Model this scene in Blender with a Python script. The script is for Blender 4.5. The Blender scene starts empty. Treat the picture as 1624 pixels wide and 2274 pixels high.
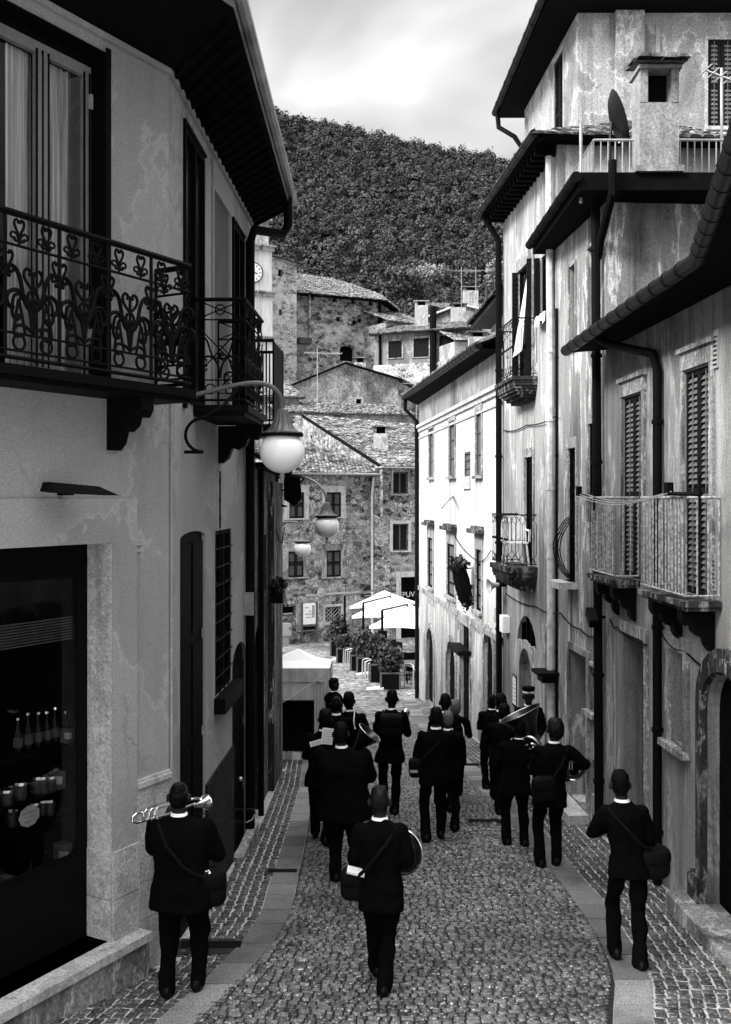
import bpy, math, random
import numpy as np
from mathutils import Vector, Matrix, noise
R = random.Random(7)
rad = math.radians
scene = bpy.context.scene
COL = scene.collection
# ------------------------------------------------------------------ camera geometry (photo read at 1624x2274)
F, CX, CY, ZC = 2274.0, 812.0, 1105.0, 4.0
def P(px, py, d): return Vector(((px-CX)/F*d, d, ZC+(CY-py)/F*d))
def gz(d):                                   # the lane runs downhill, the square below is flatter
    if d <= 33: return ZC-3.2-0.0989*d
    z = ZC-3.2-0.0989*33
    if d <= 62: return z-0.0565*(d-33)
    z -= 0.0565*29
    return z + (d-62)*0.02
def G(px, py):
    d = 3.2*F/max(py-1330.0, 1)
    if d > 33: d = (3.2+0.0989*33-0.0565*33)*F/max(py-CY-0.0565*F, 1)
    return P(px, py, d)
def gpt(x, d, h=0): return Vector((x, d, gz(d)+h))
# ------------------------------------------------------------------ mesh builder
class MB:
    def __init__(s): s.v = []; s.f = []
    def add(s, vs, fs):
        o = len(s.v); s.v.extend(tuple(v) for v in vs); s.f.extend(tuple(i+o for i in f) for f in fs); return s
    def hexa(s, p):                          # 8 points: bottom ring 0-3, top ring 4-7
        return s.add(p, [(0,3,2,1),(4,5,6,7),(0,1,5,4),(1,2,6,5),(2,3,7,6),(3,0,4,7)])
    def box(s, c, size, M=None):
        x, y, z = size[0]/2, size[1]/2, size[2]/2
        p = [Vector(q) for q in ((-x,-y,-z),(x,-y,-z),(x,y,-z),(-x,y,-z),(-x,-y,z),(x,-y,z),(x,y,z),(-x,y,z))]
        if M is not None: p = [M @ q for q in p]
        c = Vector(c); return s.hexa([q+c for q in p])
    def poly(s, pts): return s.add(pts, [tuple(range(len(pts)))])
    def prism(s, pts, vec):
        n = len(pts); vec = Vector(vec); pts = [Vector(p) for p in pts]
        return s.add(pts+[p+vec for p in pts], [tuple(range(n-1,-1,-1)), tuple(range(n,2*n))]+[(i,(i+1)%n,n+(i+1)%n,n+i) for i in range(n)])
    def tube(s, pts, r, n=6, flat=None):
        pts = [Vector(p) for p in pts]; m = len(pts)
        rr = r if isinstance(r, (list, tuple)) else [r]*m
        vs = []; up = None
        for i, p in enumerate(pts):
            t = (pts[min(i+1,m-1)]-pts[max(i-1,0)])
            t = t.normalized() if t.length > 1e-9 else Vector((0,0,1))
            if up is None:
                a = Vector((0,0,1)) if abs(t.z) < .9 else Vector((1,0,0)); up = (a-t*a.dot(t)).normalized()
            else:
                up = up-t*up.dot(t); up = up.normalized() if up.length > 1e-6 else t.orthogonal().normalized()
            w = t.cross(up)
            for k in range(n):
                a = 2*math.pi*(k+.5)/n; vs.append(p+(up*math.cos(a)+w*math.sin(a))*rr[i])
        fs = [(i*n+k, i*n+(k+1)%n, (i+1)*n+(k+1)%n, (i+1)*n+k) for i in range(m-1) for k in range(n)]
        fs += [tuple(range(n-1,-1,-1)), tuple(range((m-1)*n, m*n))]
        return s.add(vs, fs)
    def lathe(s, prof, c, n=16, axis=(0,0,1), flute=0):
        q = Vector(axis).normalized().to_track_quat('Z','Y'); c = Vector(c); vs = []
        for r, z in prof:
            for k in range(n):
                a = 2*math.pi*k/n; r2 = r*(1+flute*(1 if k % 2 else -1))
                vs.append(c+q @ Vector((r2*math.cos(a), r2*math.sin(a), z)))
        m = len(prof)
        fs = [(i*n+k, i*n+(k+1)%n, (i+1)*n+(k+1)%n, (i+1)*n+k) for i in range(m-1) for k in range(n)]
        if prof[0][0] > 1e-4: fs.append(tuple(range(n-1,-1,-1)))
        if prof[-1][0] > 1e-4: fs.append(tuple(range((m-1)*n, m*n)))
        return s.add(vs, fs)
    def ball(s, c, r, n=12, m=8, M=None, fn=None):
        if not isinstance(r, (tuple, list)): r = (r, r, r)
        c = Vector(c); vs = []
        for i in range(m+1):
            t = math.pi*i/m
            for k in range(n):
                a = 2*math.pi*k/n
                q = Vector((math.sin(t)*math.cos(a), math.sin(t)*math.sin(a), -math.cos(t)))
                if fn: q = q*fn(q)
                q = Vector((q.x*r[0], q.y*r[1], q.z*r[2]))
                vs.append(c+(M @ q if M is not None else q))
        return s.add(vs, [(i*n+k, i*n+(k+1)%n, (i+1)*n+(k+1)%n, (i+1)*n+k) for i in range(m) for k in range(n)])
    def cone(s, a, b, ra, rb, n=10): return s.tube([a, b], [ra, rb], n)
    def cap(s, a, b, ra, rb, n=10):          # rounded cone
        s.tube([a, b], [ra, rb], n); s.ball(a, ra, n, 6); s.ball(b, rb, n, 6); return s
    def mesh(s, name, org=(0,0,0), smooth=False, ang=40):
        me = bpy.data.meshes.new(name); o = Vector(org)
        me.from_pydata([(v[0]-o.x, v[1]-o.y, v[2]-o.z) for v in s.v], [], s.f); me.update()
        if smooth:
            me.polygons.foreach_set('use_smooth', [True]*len(me.polygons)); me.set_sharp_from_angle(angle=rad(ang))
        return me
    def build(s, name, mat, parent=None, smooth=False, label=None, org=None, ang=40):
        root = parent
        while root is not None and root.parent is not None: root = root.parent
        if org is None: org = root.location if root is not None else Vector((0,0,0))
        me = s.mesh(name, org, smooth, ang)
        if mat: me.materials.append(mat)
        o = bpy.data.objects.new(name, me); COL.objects.link(o)
        if parent is not None: o.parent = parent
        else: o.location = org
        if label: o['label'] = label
        return o
def tag(o, label=None, cat=None, group=None, kind=None):
    for k, v in (('label', label), ('category', cat), ('group', group), ('kind', kind)):
        if v: o[k] = v
    return o
def thing(name, label, cat, loc=(0,0,0), group=None):
    o = bpy.data.objects.new(name, None); COL.objects.link(o); o.location = Vector(loc); o.empty_display_size = .1
    return tag(o, label, cat, group)
def solo(mb, name, mat, label, cat, org, group=None, smooth=False, kind=None):
    o = mb.build(name, mat, None, smooth, None, Vector(org)); return tag(o, label, cat, group, kind)
def struct(mb, name, mat, smooth=False, kind='structure'):
    o = mb.build(name, mat, None, smooth, None, Vector((0,0,0))); o['kind'] = kind; return o
# ------------------------------------------------------------------ materials (the photograph is black and white)
def newmat(name):
    m = bpy.data.materials.new(name); m.use_nodes = True; nt = m.node_tree
    b = nt.nodes['Principled BSDF']; return m, nt, b
def nd(nt, typ, **kw):
    n = nt.nodes.new(typ)
    for k, v in kw.items():
        if k in n.inputs: n.inputs[k].default_value = v
        else: setattr(n, k, v)
    return n
def g3(v): return (v, v, v, 1)
def ramp(nt, stops, src):
    r = nt.nodes.new('ShaderNodeValToRGB'); e = r.color_ramp.elements
    while len(e) < len(stops): e.new(.5)
    for k, (p, v) in enumerate(stops): e[k].position = p; e[k].color = g3(v)
    nt.links.new(src, r.inputs['Fac']); return r.outputs['Color']
def coords(nt, sc=(1,1,1), loc=(0,0,0)):
    tc = nt.nodes.new('ShaderNodeTexCoord'); mp = nt.nodes.new('ShaderNodeMapping')
    mp.inputs['Scale'].default_value = sc; mp.inputs['Location'].default_value = loc
    nt.links.new(tc.outputs['Object'], mp.inputs['Vector']); return mp.outputs['Vector']
def noise_n(nt, vec, scale, detail=4, rough=.6, dist=0):
    n = nd(nt, 'ShaderNodeTexNoise', Scale=scale, Detail=detail, Roughness=rough, Distortion=dist)
    nt.links.new(vec, n.inputs['Vector']); return n.outputs['Fac']
def mixc(nt, a, b, fac=None, mode='MULTIPLY', f=1.0):
    m = nt.nodes.new('ShaderNodeMix'); m.data_type = 'RGBA'; m.blend_type = mode; m.inputs[0].default_value = f
    if fac is not None: nt.links.new(fac, m.inputs[0])
    for i, q in ((6, a), (7, b)):
        if isinstance(q, (int, float)): m.inputs[i].default_value = g3(q)
        else: nt.links.new(q, m.inputs[i])
    return m.outputs[2]
def bump(nt, b, h, strength=.3, dist=.02):
    n = nd(nt, 'ShaderNodeBump', Strength=strength, Distance=dist)
    nt.links.new(h, n.inputs['Height']); nt.links.new(n.outputs['Normal'], b.inputs['Normal'])
def solid(name, v, rough=.7, spec=.3, var=.25, scale=8, metal=0, bmp=0):
    m, nt, b = newmat(name)
    b.inputs['Roughness'].default_value = rough; b.inputs['Specular IOR Level'].default_value = spec; b.inputs['Metallic'].default_value = metal
    if var:
        vec = coords(nt); n = noise_n(nt, vec, scale, 5)
        nt.links.new(ramp(nt, [(.3, v*(1-var)), (.7, v*(1+var))], n), b.inputs['Base Color'])
        if bmp: bump(nt, b, n, bmp)
    else: b.inputs['Base Color'].default_value = g3(v)
    return m
def plaster(name, lo, mid, hi, scale=.9, streak=2.5, grain=60, gamp=.25, seed=0, contrast=1, bmp=.25, stk=.68):
    m, nt, b = newmat(name); b.inputs['Roughness'].default_value = .9; b.inputs['Specular IOR Level'].default_value = .15
    v = coords(nt, (1,1,1/streak), (seed, seed*1.7, seed*.3)); n1 = noise_n(nt, v, scale, 9, .62, .3)
    w = .045/contrast
    c = ramp(nt, [(.36-w, lo), (.47, mid*.9), (.485, hi), (.505, mid), (.56+w, mid*1.08), (.66, hi)], n1)
    v2 = coords(nt, (1,1,1)); gr = noise_n(nt, v2, grain, 3, .7)
    c = mixc(nt, c, ramp(nt, [(.3, 1-gamp), (.7, 1+gamp*.4)], gr))
    v3 = coords(nt, (6,6,.35), (seed,3,0)); st = noise_n(nt, v3, 1.1, 5, .65)
    c = mixc(nt, c, ramp(nt, [(.33, stk), (.5, 1)], st))
    cv = coords(nt, (1,1,.7), (seed,0,1)); cn_ = nd(nt, 'ShaderNodeTexNoise', Scale=2.2, Detail=5, Roughness=.65); nt.links.new(cv, cn_.inputs['Vector'])
    sc_ = nd(nt, 'ShaderNodeVectorMath', operation='SCALE', Scale=.55); nt.links.new(cn_.outputs['Color'], sc_.inputs[0]); ad_ = nd(nt, 'ShaderNodeVectorMath', operation='ADD'); nt.links.new(cv, ad_.inputs[0]); nt.links.new(sc_.outputs[0], ad_.inputs[1])
    ve = nd(nt, 'ShaderNodeTexVoronoi', Scale=.55, feature='DISTANCE_TO_EDGE'); nt.links.new(ad_.outputs[0], ve.inputs['Vector'])
    ck = ramp(nt, [(0, .6), (.006, .7), (.010, 1)], ve.outputs['Distance']); c = mixc(nt, c, mixc(nt, c, ck), ramp(nt, [(.5, 0), (.6, .85)], noise_n(nt, cv, .8, 3)), 'MIX')
    nt.links.new(c, b.inputs['Base Color']); bump(nt, b, gr, bmp, .01); return m
def rubble(name, lo, hi, mortar, scale=3.2, speck=.7, patch=.5, seed=0):
    m, nt, b = newmat(name); b.inputs['Roughness'].default_value = .95; b.inputs['Specular IOR Level'].default_value = .1
    v = coords(nt, (1,1,1.5), (seed,0,seed)); w = noise_n(nt, v, 2.5, 2)
    vo = nd(nt, 'ShaderNodeTexVoronoi', Scale=scale); nt.links.new(v, vo.inputs['Vector'])
    ve = nd(nt, 'ShaderNodeTexVoronoi', Scale=scale, feature='DISTANCE_TO_EDGE'); nt.links.new(v, ve.inputs['Vector'])
    bw = nt.nodes.new('ShaderNodeRGBToBW'); nt.links.new(vo.outputs['Color'], bw.inputs['Color'])
    c = ramp(nt, [(.2, lo), (.8, hi)], bw.outputs['Val'])
    c = mixc(nt, mortar, c, ramp(nt, [(.03, 0), (.1, 1)], ve.outputs['Distance']), 'MIX')
    sp = noise_n(nt, v, scale*4, 4, .75); c = mixc(nt, c, ramp(nt, [(.42, 1-speck), (.56, 1.25)], sp))
    pa = noise_n(nt, v, .35, 6, .65); c = mixc(nt, c, hi*1.15, ramp(nt, [(.5, 0), (.6, patch)], pa), 'MIX')
    nt.links.new(c, b.inputs['Base Color']); bump(nt, b, ve.outputs['Distance'], .5, .05); return m
def island(name, lo, hi, speck=.5, sscale=40, rough=.75, spec=.3, hot=0, ps=.8):
    m, nt, b = newmat(name); b.inputs['Roughness'].default_value = rough; b.inputs['Specular IOR Level'].default_value = spec
    ge = nt.nodes.new('ShaderNodeNewGeometry'); c = ramp(nt, [(0, lo), (1, hi)], ge.outputs['Random Per Island'])
    v = coords(nt); sp = noise_n(nt, v, sscale, 4, .75)
    c = mixc(nt, c, ramp(nt, [(.38, 1-speck), (.6, 1+speck)], sp))
    if hot: c = mixc(nt, c, hot, ramp(nt, [(.57, 0), (.64, .9)], noise_n(nt, v, sscale*.6, 5, .8)), 'MIX')
    pa = noise_n(nt, v, ps, 4); c = mixc(nt, c, ramp(nt, [(.35, .55), (.45, .95), (.65, 1.2)], pa))
    nt.links.new(c, b.inputs['Base Color']); bump(nt, b, sp, .35, .006); return m
def lace(name):
    m, nt, b = newmat(name); b.inputs['Base Color'].default_value = g3(.8); b.inputs['Roughness'].default_value = .9
    v = coords(nt, (26, 26, .5)); n = noise_n(nt, v, 1.0, 4, .6); fac = ramp(nt, [(.36, .12), (.5, .5), (.62, .95)], n)
    t = nt.nodes.new('ShaderNodeBsdfTransparent'); mx = nt.nodes.new('ShaderNodeMixShader'); nt.links.new(fac, mx.inputs[0])
    nt.links.new(t.outputs[0], mx.inputs[1]); nt.links.new(b.outputs[0], mx.inputs[2]); nt.links.new(mx.outputs[0], nt.nodes['Material Output'].inputs['Surface']); return m
def pane_glass(name, k=.7):
    m, nt, b = newmat(name); fr = nd(nt, 'ShaderNodeFresnel', IOR=1.45); ml = nd(nt, 'ShaderNodeMath', operation='MULTIPLY'); nt.links.new(fr.outputs[0], ml.inputs[0]); ml.inputs[1].default_value = k
    t = nt.nodes.new('ShaderNodeBsdfTransparent'); gl = nd(nt, 'ShaderNodeBsdfGlossy', Roughness=.03); mx = nt.nodes.new('ShaderNodeMixShader'); nt.links.new(ml.outputs[0], mx.inputs[0])
    nt.links.new(t.outputs[0], mx.inputs[1]); nt.links.new(gl.outputs[0], mx.inputs[2]); nt.links.new(mx.outputs[0], nt.nodes['Material Output'].inputs['Surface']); return m
def glass(name, v=.01, tr=.0):
    m, nt, b = newmat(name); b.inputs['Base Color'].default_value = g3(v); b.inputs['Roughness'].default_value = .12; b.inputs['Specular IOR Level'].default_value = .16
    if tr:
        t = nt.nodes.new('ShaderNodeBsdfTransparent'); mx = nt.nodes.new('ShaderNodeMixShader'); mx.inputs[0].default_value = 1-tr
        nt.links.new(t.outputs[0], mx.inputs[1]); nt.links.new(b.outputs[0], mx.inputs[2]); nt.links.new(mx.outputs[0], nt.nodes['Material Output'].inputs['Surface'])
    return m
M = dict(
 plL=plaster('plaster_grey_smooth', .29, .37, .44, .7, 1.2, 120, .5, 3, .3, .8, .93),
 plR1=plaster('plaster_stained_grey', .10, .23, .38, .55, 3, 50, .4, 11, 1.1, .3, .55),  # also used to paint the shade under the white house's eave
 plR2=plaster('plaster_peeling_streaked', .09, .25, .62, 1.0, 4.5, 40, .45, 5, 1.6, .3, .45),
 plR3=plaster('plaster_streaked_pale', .15, .34, .62, .9, 5, 40, .4, 21, 1.5, .3, .5),
 plR4=plaster('plaster_speckled_pale', .16, .36, .6, .9, 1.3, 30, .55, 31, 1.5),
 plW=plaster('plaster_white', .34, .47, .56, .8, 5, 30, .15, 41, 1.0, .1, .72),
 plWl=plaster('plaster_white_worn', .14, .34, .58, 1.0, 5, 26, .45, 47, 1.6),
 plG=plaster('plaster_gable_mottled', .12, .33, .55, .45, 1.2, 6, .7, 51, 1.6),
 plH=plaster('plaster_far_grey', .1, .17, .34, .4, 1.5, 10, .25, 61, 1),
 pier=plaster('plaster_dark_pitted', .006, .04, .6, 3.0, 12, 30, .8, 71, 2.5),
 stL=plaster('stone_pale', .34, .45, .58, 3, 1, 45, .5, 81, .8),
 stD=plaster('stone_trim_worn', .07, .26, .55, 2.2, 2.5, 30, .6, 91, 1.7),
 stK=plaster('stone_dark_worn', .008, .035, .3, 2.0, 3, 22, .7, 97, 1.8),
 plinth=plaster('plinth_granular', .006, .016, .04, 3, 1, 60, .7, 99, 1),
 rub=rubble('rubble_wall', .03, .38, .2, 3.0, .85, .3, 1),
 rubC=rubble('rubble_wall_church', .04, .34, .2, 2.0, .8, .8, 4),
 rubB=rubble('rubble_wall_bright', .12, .5, .4, 2.2, .7, .6, 8),
 iron=solid('iron_black', .003, .6, .05, .3, 30),
 ironr=solid('iron_rusty_grey', .3, .8, .2, .8, 25),
 wood=solid('wood_dark', .0025, .7, .03, .5, 12),
 woodm=solid('wood_painted_grey', .06, .6, .3, .3, 14),
 woodl=solid('wood_weathered_panel', .10, .85, .1, .7, 9),
 shut=solid('shutter_brown_black', .009, .7, .05, .35, 20),
 slat=solid('shutter_slat', .11, .7, .2, .4, 20),
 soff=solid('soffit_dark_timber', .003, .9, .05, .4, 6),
 gut=solid('gutter_metal', .004, .4, .12, .3, 10),
 fasc=solid('fascia_sheet_metal', .16, .35, .5, .6, 2.5),
 pipeL=solid('pipe_pale', .5, .6, .3, .3, 7),
 glass=glass('glass_dark', .006), shopglass=pane_glass('glass_shop'), lace=lace('curtain_lace'), panel=solid('blind_panel', .09, .8, .2, .15, 3),
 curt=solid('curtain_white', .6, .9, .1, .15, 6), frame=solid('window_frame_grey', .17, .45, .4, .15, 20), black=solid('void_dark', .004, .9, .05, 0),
 cloth=solid('suit_black', .0022, .95, .03, .2, 30), shoe=solid('shoe_black', .003, .5, .1, .2, 30), skin=solid('skin', .016, .7, .1, .15, 40),
 hairK=solid('hair_black', .0025, .6, .05, .5, 120), hairG=solid('hair_grey', .004, .5, .12, 1.2, 70), hairB=solid('hair_fair', .07, .6, .3, .8, 90),
 shirt=solid('shirt_white', .8, .8, .2, .05, 20), paper=solid('paper', .75, .8, .2, .1, 30), brass=solid('brass_polished', .5, .22, .5, .2, 6, 1), brassd=solid('brass_dark', .05, .3, .5, .4, 5, 1),
 silver=solid('silver_plate', .75, .15, .5, .1, 6, 1), bag=solid('bag_black', .003, .75, .08, .3, 20), leather=solid('strap_dark', .0035, .7, .06, .2, 20),
 globe=solid('opal_globe', .88, .18, .5, .04, 3), lampm=solid('lamp_metal_grey', .07, .4, .5, .3, 20),
 tentw=solid('canvas_white', .82, .8, .2, .04, 3), tentg=solid('canvas_grey', .55, .7, .25, .2, 3, 0, .2), cloth2=solid('table_cloth_dark', .06, .8, .2, .3, 5),
 plant=solid('leaf_dark', .018, .6, .3, .8, 9), plantl=solid('leaf_light', .16, .6, .3, .6, 9), planter=solid('planter_timber', .003, .8, .03, .4, 12),
 alu=solid('aluminium_tube', .5, .35, .5, .1, 20, .6), steel=solid('steel_grey', .28, .5, .4, .25, 6), white=solid('white_paint', .75, .5, .4, .08, 10),
 tile=island('roof_tile', .03, .17, .6, 7, .9, .12, .42), tileD=island('roof_tile_dark', .02, .07, .5, 14, .9, .15), bark=solid('bark', .05, .9, .1, .4, 8),
 sett=island('sett_stone', .016, .12, .6, 60, .5, .45, .75), cob=island('cobble_square', .016, .07, .7, 55, .6, .35, .45), slab=island('slab_stone', .08, .22, .6, 75, .65, .35),
 mort=solid('mortar_pale', .38, .95, .1, .55, 28, 0, .4), mortd=solid('mortar_dark', .02, .95, .1, .5, 20), castir=solid('cast_iron_cover', .008, .5, .4, .3, 40),
 ink=solid('ink_black', .01, .7, .2, 0), signb=solid('sign_dark', .012, .6, .3, .2, 10), labeld=solid('label_dull', .05, .8, .1, .3, 40), tin=solid('tin_dull', .02, .5, .3, .5, 30), signg=solid('sign_grey_card', .6, .8, .2, .1, 30))
# ------------------------------------------------------------------ camera, sky, sun
cam = bpy.data.cameras.new('camera'); co = bpy.data.objects.new('camera', cam); COL.objects.link(co)
co.location = (0, 0, ZC); co.rotation_euler = (rad(90), 0, 0)
cam.sensor_fit = 'VERTICAL'; cam.sensor_height = 36; cam.lens = 36*F/2274; cam.shift_y = -(1137-CY)/2274; cam.clip_end = 5000; cam.clip_start = .05
scene.camera = co
SUN = Vector((-.65, -.40, .56)).normalized()
sl = bpy.data.lights.new('sun', 'SUN'); so = bpy.data.objects.new('sun', sl); COL.objects.link(so)
sl.energy = 1.5; sl.angle = rad(18); sl.color = (1, .985, .96); so.location = (-20, -10, 30); so.rotation_euler = SUN.to_track_quat('Z', 'Y').to_euler()
W_ = bpy.data.worlds.new('World'); scene.world = W_; W_.use_nodes = True; wt = W_.node_tree
bg = wt.nodes['Background']; bg.inputs['Strength'].default_value = .1
sk = wt.nodes.new('ShaderNodeTexSky'); sk.sky_type = 'NISHITA'; sk.sun_disc = False
sk.sun_elevation = math.asin(SUN.z); sk.sun_rotation = math.atan2(SUN.x, SUN.y)
sbw = wt.nodes.new('ShaderNodeRGBToBW'); wt.links.new(sk.outputs['Color'], sbw.inputs['Color'])
tcw = wt.nodes.new('ShaderNodeTexCoord'); mpw = wt.nodes.new('ShaderNodeMapping'); mpw.inputs['Scale'].default_value = (1, 1, 2.6); mpw.inputs['Location'].default_value = (.35, .2, .1)
wt.links.new(tcw.outputs['Generated'], mpw.inputs['Vector'])
cn = noise_n(wt, mpw.outputs['Vector'], 2.1, 4, .5, .3)
cl = ramp(wt, [(.28, .20), (.42, .34), (.54, .52), (.68, .95)], cn)
cm = mixc(wt, sbw.outputs['Val'], mixc(wt, cl, 9.0), None, 'MIX', .85)
# thick overcast: brighter overhead and towards the veiled sun
nv = nd(wt, 'ShaderNodeVectorMath', operation='NORMALIZE'); wt.links.new(tcw.outputs['Generated'], nv.inputs[0])
dt = nd(wt, 'ShaderNodeVectorMath', operation='DOT_PRODUCT'); wt.links.new(nv.outputs[0], dt.inputs[0]); dt.inputs[1].default_value = SUN
sx_ = wt.nodes.new('ShaderNodeSeparateXYZ'); wt.links.new(nv.outputs[0], sx_.inputs[0])
gr_ = ramp(wt, [(0, .22), (.30, .33), (.36, .34), (.46, .20), (.6, .6), (.8, 1.15), (1, 1.3)], sx_.outputs['Z']); gs_ = ramp(wt, [(0, .45), (.35, .5), (.7, .8), (1, 1.0)], dt.outputs['Value'])
cm = mixc(wt, mixc(wt, cm, gr_), mixc(wt, gs_, 3.0))
wt.links.new(cm, bg.inputs['Color'])
scene.view_settings.view_transform = 'Standard'; scene.view_settings.look = 'None'; scene.view_settings.gamma = 1
scene.view_settings.exposure = 2.2
scene.cycles.max_bounces = 5; scene.cycles.diffuse_bounces = 2; scene.cycles.glossy_bounces = 3; scene.cycles.transparent_max_bounces = 8
scene.cycles.use_denoising = True
# ------------------------------------------------------------------ walls
class Wall:
    def __init__(s, A, B, side):             # side +1: street lies to the right of A->B, -1: to the left
        s.A = Vector((A[0], A[1])); s.B = Vector((B[0], B[1])); d = s.B-s.A; s.L = d.length; s.U = d/s.L
        s.N = Vector((s.U.y, -s.U.x))*side
    def pt(s, u, z, o=0):
        q = s.A+s.U*u+s.N*o; return Vector((q.x, q.y, z))
    def px(s, x, y, o=0):
        dr = Vector(((x-CX)/F, 1)); a = s.A+s.N*o
        t = a.dot(s.N)/dr.dot(s.N); q = dr*t; return (q-a).dot(s.U), ZC+(CY-y)/F*t
    def u(s, x, o=0): return s.px(x, CY, o)[0]
    def rect(s, x0, x1, y0, y1, o=0):
        a, b = s.u(x0, o), s.u(x1, o); xm = (x0+x1)/2
        return (min(a,b), max(a,b), s.px(xm, y1, o)[1], s.px(xm, y0, o)[1])
    def d(s, u): return (s.A+s.U*u).y
    def box(s, mb, u0, u1, z0, z1, o0, o1):
        return mb.hexa([s.pt(u0,z0,o0), s.pt(u1,z0,o0), s.pt(u1,z0,o1), s.pt(u0,z0,o1), s.pt(u0,z1,o0), s.pt(u1,z1,o0), s.pt(u1,z1,o1), s.pt(u0,z1,o1)])
def arch_pts(u0, u1, zt, rise, n=10):
    c = (u0+u1)/2; w = (u1-u0)/2
    return [(c-w*math.cos(math.pi*k/n), zt-rise+rise*math.sin(math.pi*k/n)) for k in range(n+1)]
def facade(mb, W, u0, u1, z0, z1, ops, cap=.45):
    """ops: (u0,u1,zb,zt,depth,arch_rise); the wall sheet with its openings and their reveals"""
    us = sorted({u0, u1, *[o[0] for o in ops], *[o[1] for o in ops]}); zs = sorted({z0, z1, *[o[2] for o in ops], *[o[3] for o in ops]})
    us = [u for u in us if u0 <= u <= u1]; zs = [z for z in zs if z0 <= z <= z1]
    for a, b in zip(us, us[1:]):
        for c, d in zip(zs, zs[1:]):
            m, n = (a+b)/2, (c+d)/2
            if any(o[0] < m < o[1] and o[2] < n < o[3] for o in ops): continue
            mb.poly([W.pt(a,c), W.pt(b,c), W.pt(b,d), W.pt(a,d)])
    for o in ops:
        a, b, c, d, dep, ar = o
        lo = max(c, z0); top = d-ar
        mb.poly([W.pt(a,lo), W.pt(a,top), W.pt(a,top,-dep), W.pt(a,lo,-dep)]); mb.poly([W.pt(b,lo), W.pt(b,top), W.pt(b,top,-dep), W.pt(b,lo,-dep)])
        mb.poly([W.pt(a,lo), W.pt(b,lo), W.pt(b,lo,-dep), W.pt(a,lo,-dep)])
        if ar:
            p = arch_pts(a, b, d, ar); h = len(p)//2
            for (s0, t0), (s1, t1) in zip(p, p[1:]): mb.poly([W.pt(s0,t0), W.pt(s1,t1), W.pt(s1,t1,-dep), W.pt(s0,t0,-dep)])
            mb.poly([W.pt(a,d)]+[W.pt(*q) for q in p[:h+1]][::1]); mb.poly([W.pt(b,d)]+[W.pt(*q) for q in p[h:]][::-1])
        else: mb.poly([W.pt(a,d), W.pt(b,d), W.pt(b,d,-dep), W.pt(a,d,-dep)])
    if cap:
        for u in (u0, u1): mb.poly([W.pt(u,z0), W.pt(u,z1), W.pt(u,z1,-cap), W.pt(u,z0,-cap)])
        mb.poly([W.pt(u0,z1), W.pt(u1,z1), W.pt(u1,z1,-cap), W.pt(u0,z1,-cap)])
def body(mb, W, u0, u1, z0, z1, o0=-.45, o1=-6): W.box(mb, u0, u1, z0, z1, o1, o0)
# ---- parts of facades
def pane(root, W, r, o, mat='glass', arch=0, name='pane', parent=None):
    mb = MB(); u0, u1, z0, z1 = r[:4]
    if arch:
        p = arch_pts(u0, u1, z1, arch); mb.poly([W.pt(u0,z0,o), W.pt(u1,z0,o)]+[W.pt(s,t,o) for s, t in p[::-1]])
    else: mb.poly([W.pt(u0,z0,o), W.pt(u1,z0,o), W.pt(u1,z1,o), W.pt(u0,z1,o)])
    return mb.build(name, M[mat], parent or root)
def window(root, W, r, dep, mat='glass', fmat='frame', fw=.05, bars=(1,2), arch=0, curtain=False):
    u0, u1, z0, z1 = r[:4]; mb = MB(); o = -dep
    fr = []
    W.box(mb, u0, u0+fw, z0, z1-arch, o, o+.05); W.box(mb, u1-fw, u1, z0, z1-arch, o, o+.05)
    W.box(mb, u0+fw, u1-fw, z0, z0+fw, o, o+.05); W.box(mb, u0+fw, u1-fw, z1-fw-arch, z1-arch, o, o+.05)
    for k in range(1, bars[0]+1):
        c = u0+(u1-u0)*k/(bars[0]+1); W.box(mb, c-fw*.6, c+fw*.6, z0+fw, z1-fw-arch, o, o+.055)
    for k in range(1, bars[1]+1):
        c = z0+(z1-arch-z0)*k/(bars[1]+1); W.box(mb, u0+fw, u1-fw, c-.015, c+.015, o, o+.04)
    f = mb.build('window', M[fmat], root)
    pane(root, W, r, o+.012, mat, arch, 'pane', f); return f
def shutters(root, W, r, o, mat='shut', smat='slat', leaves=2, fw=.05, step=.055, gap=.006, fr=.45):
    u0, u1, z0, z1 = r[:4]; w = (u1-u0)/leaves
    for k in range(leaves):
        a, b = u0+w*k+gap, u0+w*(k+1)-gap; mb = MB()
        W.box(mb, a, a+fw, z0, z1, o, o+.04); W.box(mb, b-fw, b, z0, z1, o, o+.04)
        zm = z0+(z1-z0)*fr
        for q in (z0, zm, z1-fw*1.2): W.box(mb, a+fw, b-fw, q, q+fw*1.2, o+.003, o+.037)
        s = mb.build('shutter', M[mat], root); mb = MB(); z = z0+fw*1.2+.02
        mb.poly([W.pt(a+fw,z0+.01,o+.002), W.pt(b-fw,z0+.01,o+.002), W.pt(b-fw,z1-.01,o+.002), W.pt(a+fw,z1-.01,o+.002)]) if smat == 'shut' else None
        while z < z1-fw*1.3:
            if not (zm-.02 < z < zm+fw*1.3):
                p = [W.pt(a+fw,z,o+.036), W.pt(b-fw,z,o+.036), W.pt(b-fw,z+step*.75,o+.004), W.pt(a+fw,z+step*.75,o+.004)]
                mb.prism(p, Vector((0,0,.008)))
            z += step
        W.box(mb, (a+b)/2-.006, (a+b)/2+.006, z0+.02, z1-.02, o+.03, o+.041)
        mb.build('slats', M[smat], s)
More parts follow.
